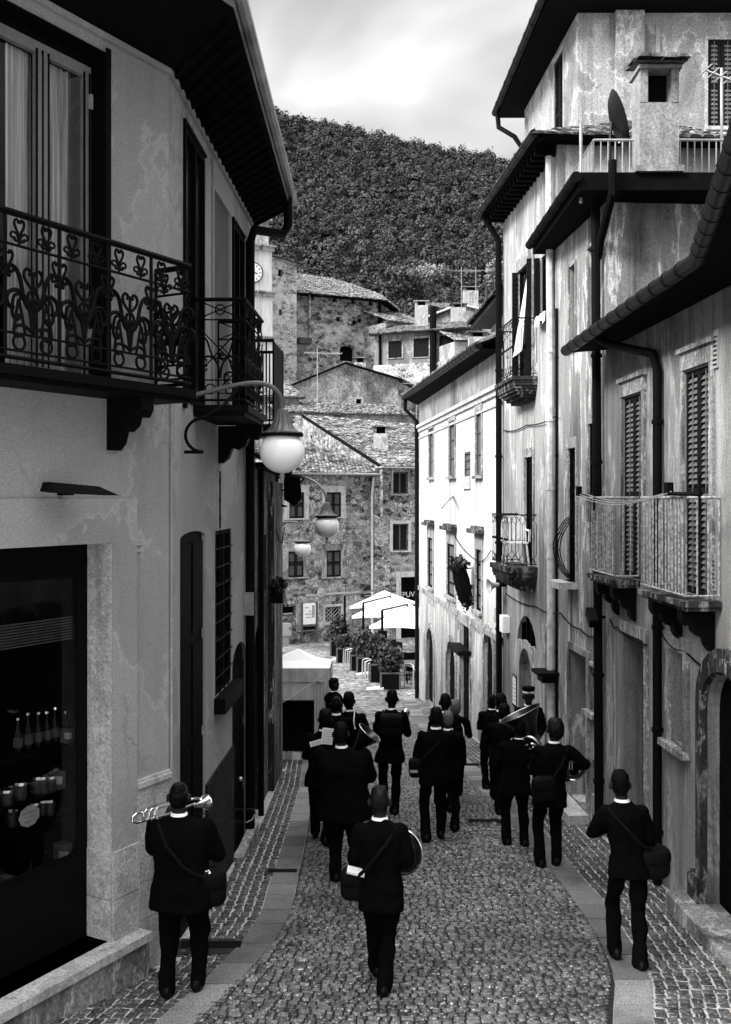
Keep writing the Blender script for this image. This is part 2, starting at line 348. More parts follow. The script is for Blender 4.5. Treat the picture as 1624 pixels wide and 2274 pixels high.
def surround(root, W, r, w, proud, mat='stD', sill=True, top=None, bottom=False):
    u0, u1, z0, z1 = r[:4]; t = top or w; mb = MB()
    W.box(mb, u0-w, u0, z0, z1, .002, proud); W.box(mb, u1, u1+w, z0, z1, .002, proud); W.box(mb, u0-w, u1+w, z1, z1+t, .002, proud*1.1)
    if bottom: W.box(mb, u0-w, u1+w, z0-w, z0, .002, proud*1.1)
    mb.build('window_surround', M[mat], root)
    if sill:
        mb = MB(); W.box(mb, u0-w*1.1, u1+w*1.1, z0-.07, z0, -.02, proud+.07); mb.build('sill', M[mat], root)
def door(root, W, r, dep, mat='wood', arch=0, leaves=2, rows=4, hard=True):
    u0, u1, z0, z1 = r[:4]; d = pane(root, W, r, -dep, mat, arch, 'door'); mb = MB(); w = (u1-u0)/leaves; h = (z1-arch-z0)/rows
    for i in range(leaves):
        for j in range(rows):
            W.box(mb, u0+w*i+.05, u0+w*(i+1)-.05, z0+h*j+.06, z0+h*(j+1)-.05, -dep+.001, -dep+.022)
    mb.build('door_panel', M[mat], d)
    if hard:
        mb = MB(); mb.ball(W.pt((u0+u1)/2+.05, z0+1.05, -dep+.05), .03, 8, 6); mb.build('handle', M['alu'], d)
    return d
def pipe(root, pts, r, mat, name='drainpipe', n=8, clips=0):
    mb = MB(); mb.tube(pts, r, n); 
    if clips:
        a, b = Vector(pts[-2]), Vector(pts[-1])
        for k in range(clips):
            q = a.lerp(b, (k+.5)/clips); mb.tube([q-Vector((0,0,.025)), q+Vector((0,0,.025))], r*1.25, n)
    return mb.build(name, M[mat], root, True)
# ---- wrought iron
def clo(x, y, a, L, A, n=18, p=1.6):        # a curl of length L that turns through the angle A
    k = A*(p+1)/L; pts = [(x, y)]; ds = L/n
    for i in range(n):
        a += k*((i+.5)/n)**p*ds; x += math.cos(a)*ds; y += math.sin(a)*ds; pts.append((x, y))
    return pts
def scroll(x, y, a, L, A, s=1, n=18): return clo(x, y, a+math.pi, L, A*s, n)[::-1]+clo(x, y, a, L, A, n)[1:]
def ring(x, y, r, n=14): return [(x+r*math.cos(2*math.pi*i/n), y+r*math.sin(2*math.pi*i/n)) for i in range(n+1)]
def ornate(w, h):
    """one panel of scrollwork in a w x h frame: list of (polyline, thickness)"""
    o = []; c = w/2; ft = .78*h; fb = .17*h; H = math.pi/2
    o += [([(0,ft),(w,ft)], .9), ([(0,fb),(w,fb)], .8), ([(0,.05*h),(w,.05*h)], .8), ([(0,0),(0,h)], 1.2)]
    for q in (.25*w, .75*w):
        o += [(ring(q, .11*h, .052*h), .9)]
        for s in (1, -1): o += [(scroll(q+s*.05*w, .885*h, H-s*.55, .125*h, s*4.4, 1), .85), (clo(q, .79*h, H-s*.2, .17*h, -s*4.6), .7)]
    for s in (1, -1):
        o += [(scroll(c+s*.20*w, .49*h, H-s*.22, .31*h, -s*4.5, 1, 24), 1.35), (scroll(c+s*.37*w, .36*h, H+s*.1, .17*h, s*4.3, -1), 1.0),
              (clo(c, .19*h, H-s*.10, .56*h, -s*4.6, 28), 1.35), (clo(c, .19*h, H-s*1.05, .30*h, -s*5.2, 22), 1.1), (clo(c+s*.03*w, .50*h, H-s*.9, .24*h, s*4.8, 20), 1.0),
              (scroll(c+s*.40*w, .66*h, H+s*.5, .12*h, -s*4.4, 1), .9), ([(c+s*.14*w, fb), (c+s*.25*w, .40*h)], .9), ([(c+s*.36*w, fb), (c+s*.27*w, .40*h)], .9)]
    o += [(ring(c, .44*h, .045*h), 1.0), ([(c, fb), (c, .62*h)], 1.0)]
    return o
def frieze(w, h):
    o = [([(0,.8*h),(w,.8*h)], .8), ([(0,.2*h),(w,.2*h)], .7), ([(0,0),(0,h)], 1.1)]; c = w/2; H = math.pi/2
    o += [([(0,h),(w,.8*h)], .7), ([(0,.8*h),(w,h)], .7), (ring(c,.9*h,.05*h), .7), (ring(.3*w,.11*h,.05*h), .7), (ring(.7*w,.11*h,.05*h), .7)]
    for s in (1, -1):
        o += [(scroll(c+s*.22*w, .52*h, H-s*.25, .24*h, -s*4.5, 1), 1), (clo(c, .22*h, H-s*.1, .44*h, -s*4.7, 22), 1.1), (scroll(c+s*.36*w, .35*h, H, .11*h, s*4.3, -1), .8), ([(c,.5*h),(c+s*.46*w,.26*h)], .7), ([(c,.5*h),(c+s*.46*w,.74*h)], .7)]
    return o
def lyre(w, h):                              # repeated bar pattern of the small balconies opposite
    o = []; n = max(2, round(w/.13)); p = w/n
    for i in range(n+1):
        x = p*i; o.append(([(x,.2*h),(x,.8*h)], .8))
        if i < n:
            for a, b in ((.8, 1), (.2, 0)):
                m = (a+b)/2; o += [([(x,a*h),(x+p*.5,m*h),(x+p,b*h)], .7), ([(x+p,a*h),(x+p*.5,m*h),(x,b*h)], .7)]
            o += [(ring(x+p/2, .5*h, p*.17, 8), .7), (ring(x+p/2, .93*h, p*.2, 8), .6), (ring(x+p/2,.07*h,p*.2,8), .6)]
    return o
def bars(w, h, step=.095):
    n = max(2, round(w/step)); return [([(w*i/n, 0), (w*i/n, h)], 1) for i in range(n+1)]
def rail_face(mb, A, B, h, z, style, t, n=5, npan=None):
    A = Vector(A); B = Vector(B); d = B-A; L = d.length; d.normalize()
    if style in ('bars', 'lyre'): items = [(0, (bars if style == 'bars' else lyre)(L, h))]
    else:
        k = npan or max(1, round(L/.5)); w = L/k; fn = ornate if style == 'ornate' else frieze
        items = [(w*i, fn(w, h)) for i in range(k)]
    for off, lst in items:
        for pl, th in lst:
            pts = [A+d*(off+s)+Vector((0,0,z+t_)) for s, t_ in pl]
            pts = [Vector((q.x, q.y, min(max(q.z, z), z+h))) for q in pts]
            mb.tube(pts, t*th, n)
    for zz, th in ((z, 1.3), (z+h, 2.0)): mb.tube([A+Vector((0,0,zz)), B+Vector((0,0,zz))], t*th, 6)
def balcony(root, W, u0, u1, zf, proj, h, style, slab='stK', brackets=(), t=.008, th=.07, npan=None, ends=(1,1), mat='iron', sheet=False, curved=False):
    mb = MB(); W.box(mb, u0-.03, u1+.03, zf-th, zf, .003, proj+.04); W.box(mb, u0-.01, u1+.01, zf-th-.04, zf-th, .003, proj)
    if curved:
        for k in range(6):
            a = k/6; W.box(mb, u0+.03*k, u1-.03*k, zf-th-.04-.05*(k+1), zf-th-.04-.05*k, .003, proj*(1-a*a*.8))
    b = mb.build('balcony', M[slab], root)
    z = zf+.05; hh = h-.05; mb = MB()
    def q(u, o): v = W.pt(u, 0, o); return Vector((v.x, v.y, 0))
    if sheet:
        W.box(mb, u0, u1, z, z+hh, proj-.015, proj); mb.build('railing', M[mat], b); mb = MB()
    else: rail_face(mb, q(u0,proj), q(u1,proj), hh, z, style, t, npan=npan); mb.build('railing', M[mat], b); mb = MB()
    st2 = 'bars' if sheet else style
    if ends[0]: rail_face(mb, q(u0,.02), q(u0,proj), hh, z, st2, t, npan=1); mb.build('railing', M[mat], b); mb = MB()
    if ends[1]: rail_face(mb, q(u1,.02), q(u1,proj), hh, z, st2, t, npan=1); mb.build('railing', M[mat], b)
    for u in brackets:
        mb = MB(); z0 = zf-th-.04
        prof = [(0,0), (proj*.95,0), (proj*.95,-.10), (proj*.85,-.16), (proj*.66,-.14), (proj*.6,-.22), (proj*.42,-.27), (proj*.3,-.25), (proj*.22,-.36), (proj*.08,-.42), (0,-.42)]
        mb.prism([W.pt(u-.07, z0+b_, a+.004) for a, b_ in prof], W.pt(u+.07,0,0)-W.pt(u-.07,0,0)); mb.build('bracket', M['iron'], b)
    return b
def gutter(root, pts, r=.07, mat='gut', name='gutter', rings=.5, n=10):
    mb = MB(); mb.tube(pts, r, n)
    for a, b in zip(pts, pts[1:]):
        a, b = Vector(a), Vector(b); L = (b-a).length; k = int(L/rings)
        for i in range(1, k):
            q = a.lerp(b, i/k); t = (b-a).normalized()*.012; mb.tube([q-t, q+t], r*1.09, n)
    return mb.build(name, M[mat], root, True)
def slab_roof(root, pts, th, mat='soff', name='roof'):
    mb = MB(); mb.prism(pts, (0,0,th)); return mb.build(name, M[mat], root)
def tiles(mb, e0, e1, r0, r1, tw=.22, rl=.38, amp=.05, jit=.02, seed=1):
    """barrel tiles on the quad eave e0-e1, ridge r0-r1: one small half-round per tile"""
    q = random.Random(seed); e0, e1, r0, r1 = map(Vector, (e0, e1, r0, r1))
    nc = max(2, int((e1-e0).length/tw)); nr = max(2, int(((e0-r0).length+(e1-r1).length)/2/rl))
    nrm = (e1-e0).cross(r0-e0).normalized()
    if nrm.z < 0: nrm = -nrm
    def at(s, t): return e0.lerp(e1, s).lerp(r0.lerp(r1, s), t)
    mb.poly([e0, e1, r1, r0])
    for j in range(nr):
        for i in range(nc):
            a = at((i+.5)/nc, j/nr-.25/nr); b = at((i+.5)/nc, (j+1.05)/nr); w = (at((i+1)/nc, j/nr)-at(i/nc, j/nr))*.52
            dz = nrm*(amp*(1+q.uniform(-.3,.3))); sh = w*q.uniform(-.12,.12)+nrm*q.uniform(-jit,jit)*.5
            up = nrm*.03; vs = []
            for base, lift in ((a, up), (b, Vector())):
                for k in range(5):
                    an = math.pi*k/4; vs.append(base+sh+lift+w*(-math.cos(an))+dz*math.sin(an))
            mb.add(vs, [(k, k+1, k+6, k+5) for k in range(4)]+[(0,1,2,3,4)])
def text(name, s, size, loc, mat, parent, xdir, zdir=(0,0,1), ext=.002):
    cu = bpy.data.curves.new(name, 'FONT'); cu.body = s; cu.size = size; cu.align_x = 'CENTER'; cu.align_y = 'CENTER'; cu.extrude = ext
    t = bpy.data.objects.new(name, cu); COL.objects.link(t)
    me = bpy.data.meshes.new_from_object(t.evaluated_get(bpy.context.evaluated_depsgraph_get())); bpy.data.objects.remove(t); bpy.data.curves.remove(cu)
    X = Vector(xdir).normalized(); Z = Vector(zdir).normalized(); Y = Z.cross(X)
    root = parent
    while root.parent is not None: root = root.parent
    Mx = Matrix((X, Z, X.cross(Z))).transposed().to_4x4(); Mx.translation = Vector(loc)-root.location
    me.transform(Mx); me.materials.clear(); me.materials.append(M[mat]); me.name = name
    o = bpy.data.objects.new(name, me); COL.objects.link(o); o.parent = parent; return o
# ------------------------------------------------------------------ ground, lane paving
def sheet(name, mat, xf0, xf1, ds, lift, nx=1, kind='structure'):
    mb = MB(); vs = []; fs = []
    for d in ds:
        for i in range(nx+1):
            a, b = xf0(d), xf1(d); vs.append((a+(b-a)*i/nx, d, gz(d)+lift))
    for j in range(len(ds)-1):
        for i in range(nx): k = j*(nx+1)+i; fs.append((k, k+1, k+nx+2, k+nx+1))
    mb.add(vs, fs); return struct(mb, name, mat, kind=kind)
m, nt, b = newmat('paving_far_speckled'); b.inputs['Roughness'].default_value = .8
v = coords(nt); vo = nd(nt, 'ShaderNodeTexVoronoi', Scale=6.5); nt.links.new(v, vo.inputs['Vector'])
bw = nt.nodes.new('ShaderNodeRGBToBW'); nt.links.new(vo.outputs['Color'], bw.inputs['Color'])
ve = nd(nt, 'ShaderNodeTexVoronoi', Scale=6.5, feature='DISTANCE_TO_EDGE'); nt.links.new(v, ve.inputs['Vector'])
c = ramp(nt, [(.25, .012), (.5, .05), (.72, .26)], bw.outputs['Val']); c = mixc(nt, .15, c, ramp(nt, [(.05, 0), (.12, 1)], ve.outputs['Distance']), 'MIX')
c = mixc(nt, c, ramp(nt, [(.4, .55), (.62, 1.15)], noise_n(nt, v, .5, 4))); nt.links.new(c, b.inputs['Base Color']); bump(nt, b, ve.outputs['Distance'], .5, .02); M['pave'] = m
big = [-12, 0, 4, 8, 12, 16, 20, 24, 28, 33, 40, 48, 56, 62, 80, 110, 160, 400, 1000, 4500]
sheet('ground', M['mort'], lambda d: -2500, lambda d: 2500, big, 0, 1)
ST = lambda pts: sorted((G(x, y).y, G(x, y).x) for x, y in pts)
def lut(pts):
    t = ST(pts); ds = [a for a, _ in t]; xs = [b for _, b in t]
    def f(d):
        if d <= ds[0]: return xs[0]+(d-ds[0])*(xs[1]-xs[0])/(ds[1]-ds[0])*.8
        return float(np.interp(d, ds, xs))
    return f
LA = lut([(343,2274),(453,2181),(537,2095),(581,2025),(598,1965),(618,1906),(646,1818),(668,1738),(673,1682),(676,1650)])
LB = lut([(436,2274),(526,2188),(601,2108),(638,2048),(653,2000),(663,1955),(681,1855),(702,1729),(701,1682),(702,1650)])
RA = lut([(1359,2274),(1367,2190),(1354,2136),(1322,2075),(1271,1997),(1218,1929),(1125,1814),(1042,1732),(910,1592)])
RB = lut([(1450,2274),(1450,2190),(1438,2154),(1350,2011),(1293,1950),(1178,1807),(1096,1735),(956,1618)])
def xl(d): return -1.75-.566*(9.1-d) if d < 9.1 else (-1.749+.034*(d-9.1) if d < 14.2 else (-1.6 if d < 19.3 else -2.6))
def xr(d): return 3.43-.234*(9-d) if d < 9 else (3.80-.041*d if d < 13.8 else (4.215-.0711*d if d < 20.5 else 2.76-.084*(d-20.5)))
dd = [4+.5*i for i in range(43)]
sheet('road_bed', M['mortd'], LB, RA, dd, .004, 2)
sheet('square_paving', M['pave'], lambda d: -14 if d > 30 else -2.7, lambda d: 16 if d > 34 else xr(d), [25]+[26+i for i in range(38)], .012, 4)
def stones(name, mat, rows, kind='structure'):
    """rows: x,y,z,half length x,half length y,yaw,height"""
    a = np.array(rows, dtype=np.float64); n = len(a); rs = np.random.RandomState(3)
    x, y, z, hx, hy, yw, h = a.T; V = np.zeros((n, 12, 3))
    cs, sn = np.cos(yw), np.sin(yw)
    for lev, (ins, top) in enumerate(((0, -.02), (.004, .65), (.016, 1.0))):
        for k, (sx, sy) in enumerate(((-1,-1),(1,-1),(1,1),(-1,1))):
            px_ = sx*(hx-ins)*(1+rs.uniform(-.08,.08,n)); py_ = sy*(hy-ins)*(1+rs.uniform(-.08,.08,n))
            V[:, lev*4+k, 0] = x+px_*cs-py_*sn; V[:, lev*4+k, 1] = y+px_*sn+py_*cs
            zz = z+np.where(top < 0, top, h*top)+(rs.uniform(-.003,.003,n) if lev else 0)
            V[:, lev*4+k, 2] = zz-.0989*(V[:, lev*4+k, 1]-y)
    base = []
    for l in (0, 1):
        for k in range(4): base.append([l*4+k, l*4+(k+1)%4, (l+1)*4+(k+1)%4, (l+1)*4+k])
    base.append([8,9,10,11]); q = np.array(base); Fq = (q[None]+(np.arange(n)*12)[:, None, None]).reshape(-1, 4)
    me = bpy.data.meshes.new(name); nf = len(Fq)
    me.vertices.add(n*12); me.vertices.foreach_set('co', V.reshape(-1)); me.loops.add(nf*4); me.loops.foreach_set('vertex_index', Fq.reshape(-1).astype(np.int32))
    me.polygons.add(nf); me.polygons.foreach_set('loop_start', np.arange(0, nf*4, 4, dtype=np.int32)); me.polygons.foreach_set('loop_total', np.full(nf, 4, dtype=np.int32))
    me.update(calc_edges=True); me.validate(); me.materials.append(mat)
    o = bpy.data.objects.new(name, me); COL.objects.link(o); o['kind'] = kind; return o
rows = []; d = 5.2; j = 0
while d < 26:
    a, b = LB(d), RA(d)+.022; x = a-.005+R.uniform(0, .02); xc = (a+b)/2
    while x < b-.03:
        w = R.uniform(.06, .118); w = b-x-.004 if b-x-w < .05 else w
        yy = d+.045*(x+w/2-xc)**2*2+R.uniform(-.006, .006)
        rows.append((x+w/2, yy, gz(yy)+.003, w/2-.004, .0325+R.uniform(-.003,.003), .18*(x+w/2-xc)*.5+R.uniform(-.05,.05), R.uniform(.010,.020))); x += w
    d += .076
stones('road_setts', M['sett'], rows)
rows = []
for side in (0, 1):
    d = 5.0; j = 0
    while d < 27:
        if side == 0: e, lim = LA(d), xl(d)+.02
        else: e, lim = RB(d), xr(d)-.02
        n = int(abs(lim-e)/.100)
        for k in range(n):
            x = e+(-1 if side == 0 else 1)*(.053+.100*k)+R.uniform(-.006,.006)+(.0 if j % 2 else .01)
            dx = (LA(d+.2)-LA(d-.2) if side == 0 else RB(d+.2)-RB(d-.2))/.4
            rows.append((x, d+R.uniform(-.008,.008), gz(d)+.001, .043+R.uniform(-.005,.003), .040+R.uniform(-.005,.004), -math.atan(dx)*.7+R.uniform(-.06,.06), R.uniform(.008,.018)))
        d += .095; j += 1
stones('pavement_cobbles', M['cob'], rows)
for nm, A_, B_ in (('kerb_strip_left', LA, LB), ('kerb_strip_right', RA, RB)):
    mb = MB(); d = 5.0
    while d < 33:
        L = R.uniform(.42, .62); e = d+L-.015; h = .016+R.uniform(0,.003); p = []
        for q in (d, e):
            a, b = A_(q)+.006, B_(q)-.006; p.append((Vector((a, q, gz(q)-.03)), Vector((b, q, gz(q)-.03))))
        (a0, b0), (a1, b1) = p; up = Vector((0,0,.03+h))
        mb.hexa([a0, b0, b1, a1, a0+up, b0+up, b1+up, a1+up]); d += L
    struct(mb, nm, M['slab'])
# iron covers let into the paving
def cover(px, py, w, l, label, slots):
    c = G(px, py); mb = MB(); z = lambda y: gz(y)+.014
    p = [Vector((c.x+sx*w/2, c.y+sy*l/2, 0)) for sx, sy in ((-1,-1),(1,-1),(1,1),(-1,1))]
    for q in p: q.z = z(q.y)-.03
    mb.prism(p, (0,0,.033)); o = solo(mb, 'manhole_cover' if slots == 0 else 'drain_grate', M['castir'], label, 'manhole cover' if slots == 0 else 'drain grate', (c.x, c.y, gz(c.y)))
    mb = MB(); n = max(slots, 1)
    for k in range(n):
        y = c.y+(k+.5-n/2)*l/n; mb.box((c.x, y, z(y)+.006), (w*.8 if slots else w*.9, l/n*.45, .006))
    mb.build('grate_bar' if slots else 'cover_plate', M['iron'], o)
cover(1085, 1828, .62, .5, 'dark iron manhole cover set in the middle of the cobbled lane', 0)
cover(628, 1938, .42, .28, 'small iron drain slot set in the left stone strip', 1)
cover(468, 2105, .62, .42, 'dark iron cover in the cobbles behind the trombonist', 0)
cover(1048, 1700, .36, .3, 'dark drain grate crossing the right stone strip', 4)
# ------------------------------------------------------------------ wooded hillside
RX = [-260, -110, -84, -44, -5, 35, 74, 114, 128, 260]; RY = [363, 363, 335, 326, 319, 310, 302, 295, 290, 242]
def ridge(x): return float(np.interp(x, RX, RY))
def hz(x, d):
    zr = ridge(x*900/max(d, 300)); z5 = 84+.02*x
    if d < 110: return gz(d)-.4
    if d < 500: return gz(110)-.4+(z5-gz(110))*((d-110)/390)**1.25
    if d < 905: t = (d-500)/400; return z5+(zr-z5)*t+6*math.sin(t*9+x*.03)*math.sin(t*math.pi)
    return zr-(d-905)*.3
mb = MB(); nx = 40; dsn = [100, 130, 180, 250, 330, 420]+[500+25*i for i in range(17)]+[960, 1100, 1500]
vs = [(-400+20*i, d, hz(-400+20*i, d)) for d in dsn for i in range(nx+1)]
mb.add(vs, [(j*(nx+1)+i, j*(nx+1)+i+1, (j+1)*(nx+1)+i+1, (j+1)*(nx+1)+i) for j in range(len(dsn)-1) for i in range(nx)])
M['hill'] = solid('hill_earth', .02, .95, .05, .5, .2)
struct(mb, 'hillside', M['hill'], True)
M['forest'] = island('forest_leaf', .011, .066, .4, .12, .9, .1, 0, .035)
rs = np.random.RandomState(5)
tr = []; d = 400.0
while d < 935:
    x = -.125*d-10
    while x < .165*d+12:
        xx, yy = x+R.uniform(-3.2,3.2), d+R.uniform(-3.2,3.2); tr.append((xx, yy, hz(xx,yy), R.uniform(2.6, 5.8))); x += 7.6*R.uniform(.7,1.3)
    d += 6.6
A_ = np.array(tr); NT = len(A_); K = 170
dirs = rs.normal(size=(NT, K, 3)); dirs[..., 2] = np.abs(dirs[..., 2])*.9+rs.uniform(-.2,.2,(NT,K)); dirs /= np.linalg.norm(dirs, axis=2, keepdims=True)
lob = 1+.28*np.sin(dirs[..., 0]*5+rs.uniform(0,6,(NT,1)))*np.sin(dirs[..., 1]*5+rs.uniform(0,6,(NT,1)))+rs.uniform(-.18,.12,(NT,K))
rad_ = A_[:, 3][:, None]*lob; hgt = rs.uniform(.8,1.5,(NT,1))
C_ = np.stack([A_[:,0][:,None]+dirs[...,0]*rad_, A_[:,1][:,None]+dirs[...,1]*rad_, A_[:,2][:,None]+A_[:,3][:,None]*(.5+.35*hgt)+dirs[...,2]*rad_*hgt], 2).reshape(-1,3)
nrm_ = dirs.reshape(-1,3)+rs.normal(size=(NT*K,3))*.20; nrm_ /= np.linalg.norm(nrm_, axis=1, keepdims=True)
t1 = np.cross(nrm_, rs.normal(size=(NT*K,3))); t1 /= np.linalg.norm(t1, axis=1, keepdims=True); t2 = np.cross(nrm_, t1); sz_ = (np.repeat(A_[:,3], K)*rs.uniform(.09,.24,NT*K))[:, None]
Va = np.stack([C_-t1*sz_, C_-t2*sz_*.8, C_+t1*sz_, C_+t2*sz_*.8], 1).reshape(-1,3); n_ = len(C_)
me = bpy.data.meshes.new('forest'); me.vertices.add(len(Va)); me.vertices.foreach_set('co', Va.reshape(-1)); me.loops.add(n_*4); me.loops.foreach_set('vertex_index', np.arange(n_*4, dtype=np.int32))
me.polygons.add(n_); me.polygons.foreach_set('loop_start', np.arange(0, n_*4, 4, dtype=np.int32)); me.polygons.foreach_set('loop_total', np.full(n_, 4, dtype=np.int32)); me.update(calc_edges=True)
me.materials.append(M['forest']); fo = bpy.data.objects.new('forest', me); COL.objects.link(fo); fo['kind'] = 'stuff'; tag(fo, 'dense dark woodland covering the hillside behind the town', 'forest')
# ------------------------------------------------------------------ left: the corner house with the wrought iron balconies
BX, BD = -1.749, 9.1
L1 = Wall((BX-.566*5.2, BD-5.2), (BX, BD), 1); L2 = Wall((BX, BD), (-1.58, 14.1), 1)
ZE = ZC+3.80; ZF = ZC+.92
H = thing('corner_house', 'smooth grey rendered house with scrolled iron balconies and a shop window, near left', 'house', (BX, BD, gz(BD)))
u1e = L1.L; z0 = gz(14.2)-.4
door_up = (L1.u(-38), L1.u(235), ZF, L1.px(235,117)[1], .20, 0)
zsill = L1.px(245,2088)[1]
shop = (L1.u(-330), L1.u(243), zsill, L1.px(243,1205)[1], .24, 0)
mb = MB(); facade(mb, L1, 0, u1e, gz(4)-1.6, ZE, [door_up, shop])
w2a = L2.rect(408,453,315,864); w2a = (w2a[0], w2a[1], ZF, w2a[3], .04, 0)
bl = L2.rect(476,512,446,860); bl = (bl[0], bl[1], ZF, bl[3], .035, 0)
w2b = L2.rect(516,541,512,860); w2b = (w2b[0], w2b[1], ZF, w2b[3], .04, 0)
dr1 = L2.rect(400,455,1180,2060); dr1 = (dr1[0], dr1[1], gz(10)-.3, dr1[3], .035, .06)
gw = L2.rect(478,514,1176,1530); gw = (*gw, .06, 0)
ad = L2.rect(516,547,1427,1900); ad = (ad[0], ad[1], gz(12.8)-.2, ad[3], .05, .25)
facade(mb, L2, 0, L2.L, z0, ZE, [w2a, bl, w2b, dr1, gw, ad])
q = lambda W, u, o: W.pt(u, 0, o).xy
foot = [q(L1,0,-1.35), q(L1,shop[1]+.45,-1.35), q(L1,shop[1]+.45,-.45), q(L2,.3,-.45), q(L2,L2.L,-.45), (-7.5,14.1), (-10,6)]
mb.prism([(a,b,z0) for a, b in foot], (0,0,ZE-z0)); mb.build('wall', M['plL'], H)
# balcony door with curtains on the upper floor
r = door_up; f = window(H, L1, (r[0]+.16, r[1]-.005, r[2], r[3]-.10), .2, 'shopglass', 'frame', .09, (1,0))
mb = MB(); L1.box(mb, r[0], r[0]+.155, r[2], r[3], -.2, -.16); L1.box(mb, r[0]+.155, r[1], r[3]-.095, r[3], -.2, -.16); L1.box(mb, r[1]-.014, r[1]-.003, r[2], r[3]-.004, -.158, .012); L1.box(mb, r[0]+.16, r[1]-.003, r[3]-.016, r[3]-.004, -.158, .012); L1.box(mb, r[1]-.003, r[1]+.05, r[2], r[3]+.04, .002, .014); mb.build('door_lining', M['iron'], H)
mb = MB()
for a, b in ((.27,.50),(.63,.86)):
    n = 26; w = r[1]-r[0]; pts = []
    for k in range(n+1):
        s = r[0]+.16+(w-.16)*(a+(b-a)*k/n); pts.append((s, -.285+.022*math.sin(k*2.1)))
    for (s0, o0), (s1, o1) in zip(pts, pts[1:]): mb.poly([L1.pt(s0,r[2],o0), L1.pt(s1,r[2],o1), L1.pt(s1,r[3]-.16,o1), L1.pt(s0,r[3]-.16,o0)])
c_ = mb.build('curtain', M['lace'], H, True)
pane(H, L1, (r[0],r[1],r[2],r[3]), -.44, 'black', 0, 'room_dark')
mb = MB()
for z in (r[2]+.35, r[3]-.45): L1.box(mb, r[1]-.045, r[1]-.02, z, z+.12, -.148, -.12); L1.box(mb, r[0]+.165, r[0]+.19, z, z+.12, -.148, -.12)
mb.build('hinge', M['steel'], f)
mb = MB(); r = door_up; a_, b_ = r[0]+.16, r[1]-.005; c_m = (a_+b_)/2
for uu in (a_+.09, c_m-.06, c_m+.06, b_-.09, c_m, a_+.03, b_-.03): L1.box(mb, uu-.007, uu+.007, r[2]+.1, r[3]-.16, -.149, -.138)
mb.build('frame_groove', M['iron'], f)
for r in (w2a, w2b):
    window(H, L2, (r[0],r[1],r[2],r[3]), .035, 'glass', 'wood', .06, (1,0))
    mb = MB(); L2.box(mb, r[0]-.03, r[0], r[2], r[3]+.02, .002, .03); L2.box(mb, r[0]-.03, r[1]+.03, r[3]+.02, r[3]+.05, .002, .03); mb.build('shutter_rail', M['iron'], H)
pane(H, L2, bl, -.034, 'panel', 0, 'blind_panel')
# ground floor doors
door(H, L2, dr1[:4], .033, 'wood', .06, 2, 4, False); door(H, L2, ad[:4], .045, 'wood', .25, 1, 3)
w_ = window(H, L2, gw, .058, 'glass', 'wood', .05, (1,2))
mb = MB()
for k in range(1, 9):
    z = gw[2]+(gw[3]-gw[2])*k/9; mb.tube([L2.pt(gw[0],z,.01), L2.pt(gw[1],z,.01)], .009, 5)
for k in range(1, 4):
    u = gw[0]+(gw[1]-gw[0])*k/4; mb.tube([L2.pt(u,gw[2],.01), L2.pt(u,gw[3],.01)], .009, 5)
mb.build('window_grille', M['iron'], w_)
mb = MB(); L2.box(mb, gw[0]-.08, gw[1]+.1, gw[2]-.17, gw[2], .002, .13); mb.build('sill', M['iron'], H)
zp = ZC-3.03
for a_, b_ in ((dr1[1]+.02, ad[0]-.03), (ad[1]+.03, L2.L)): mb = MB(); L2.box(mb, a_, b_, z0, zp, .002, .03); mb.build('plinth', M['plinth'], H)
mb = MB(); L2.box(mb, ad[0]-.1, ad[1]+.12, gz(12.9)-.3, gz(12.9)+.10, .034, .15); mb.build('door_step', M['stD'], H)
# shop front
mb = MB(); uS = L1.u(298); tz = L1.px(200,1107)[1]
L1.box(mb, shop[1], uS, zsill, shop[3], .002, .035); L1.box(mb, 0, uS, shop[3], tz, .002, .035); mb.build('shop_surround', M['plL'], H)
mb = MB(); zb_ = L1.px(270,1880)[1]; zc_ = L1.px(270,1985)[1]
for a, b in ((zsill, zc_-.004), (zc_+.004, zb_)): L1.box(mb, shop[1]-.004, uS+.012, a, b, .036, .052)
for a, b in ((zsill, zc_-.004), (zc_+.004, zb_)): mb.prism([L1.pt(shop[1]-.004,a,.035), L1.pt(shop[1]-.004,a,-.235), L1.pt(shop[1]-.004,b,-.235), L1.pt(shop[1]-.004,b,.035)], L1.pt(-.014,0,0)-L1.pt(0,0,0))
mb.build('base_block', M['stL'], H)
mb = MB(); mb.prism([L1.pt(shop[1]-.003,zb_,.03), L1.pt(shop[1]-.003,zb_,-.235), L1.pt(shop[1]-.003,shop[3]-.004,-.235), L1.pt(shop[1]-.003,shop[3]-.004,.03)], L1.pt(-.008,0,0)-L1.pt(0,0,0)); mb.build('door_jamb', M['stL'], H)
mb = MB(); L1.box(mb, -.4, L1.u(298)+.02, zsill-.07, zsill, -.245, .19); mb.build('step_slab', M['stL'], H)
mb = MB(); L1.box(mb, -.4, L1.u(298), gz(4)-1, zsill-.07, .004, .165); mb.build('step_riser', M['stD'], H)
sb = shop[1]; o = -.24
gb = L1.px(172,1893,o)[1]; gu = L1.u(172,o)
mb = MB(); L1.box(mb, gu, sb+.2, zsill, shop[3], o-.03, o); L1.box(mb, shop[0], gu, zsill, gb, o-.03, o); L1.box(mb, shop[0], gu, shop[3]-.28, shop[3], o-.03, o)
L1.box(mb, shop[0], gu, gb, gb+.012, o, o+.014); SF = mb.build('shop_front', M['iron'], H)
pane(H, L1, (shop[0], gu, gb, shop[3]-.28), o-.01, 'shopglass', 0, 'shop_pane', SF)
mb = MB(); a, b, c0, c1 = shop[0]-.1, gu+.25, gb-.4, shop[3]
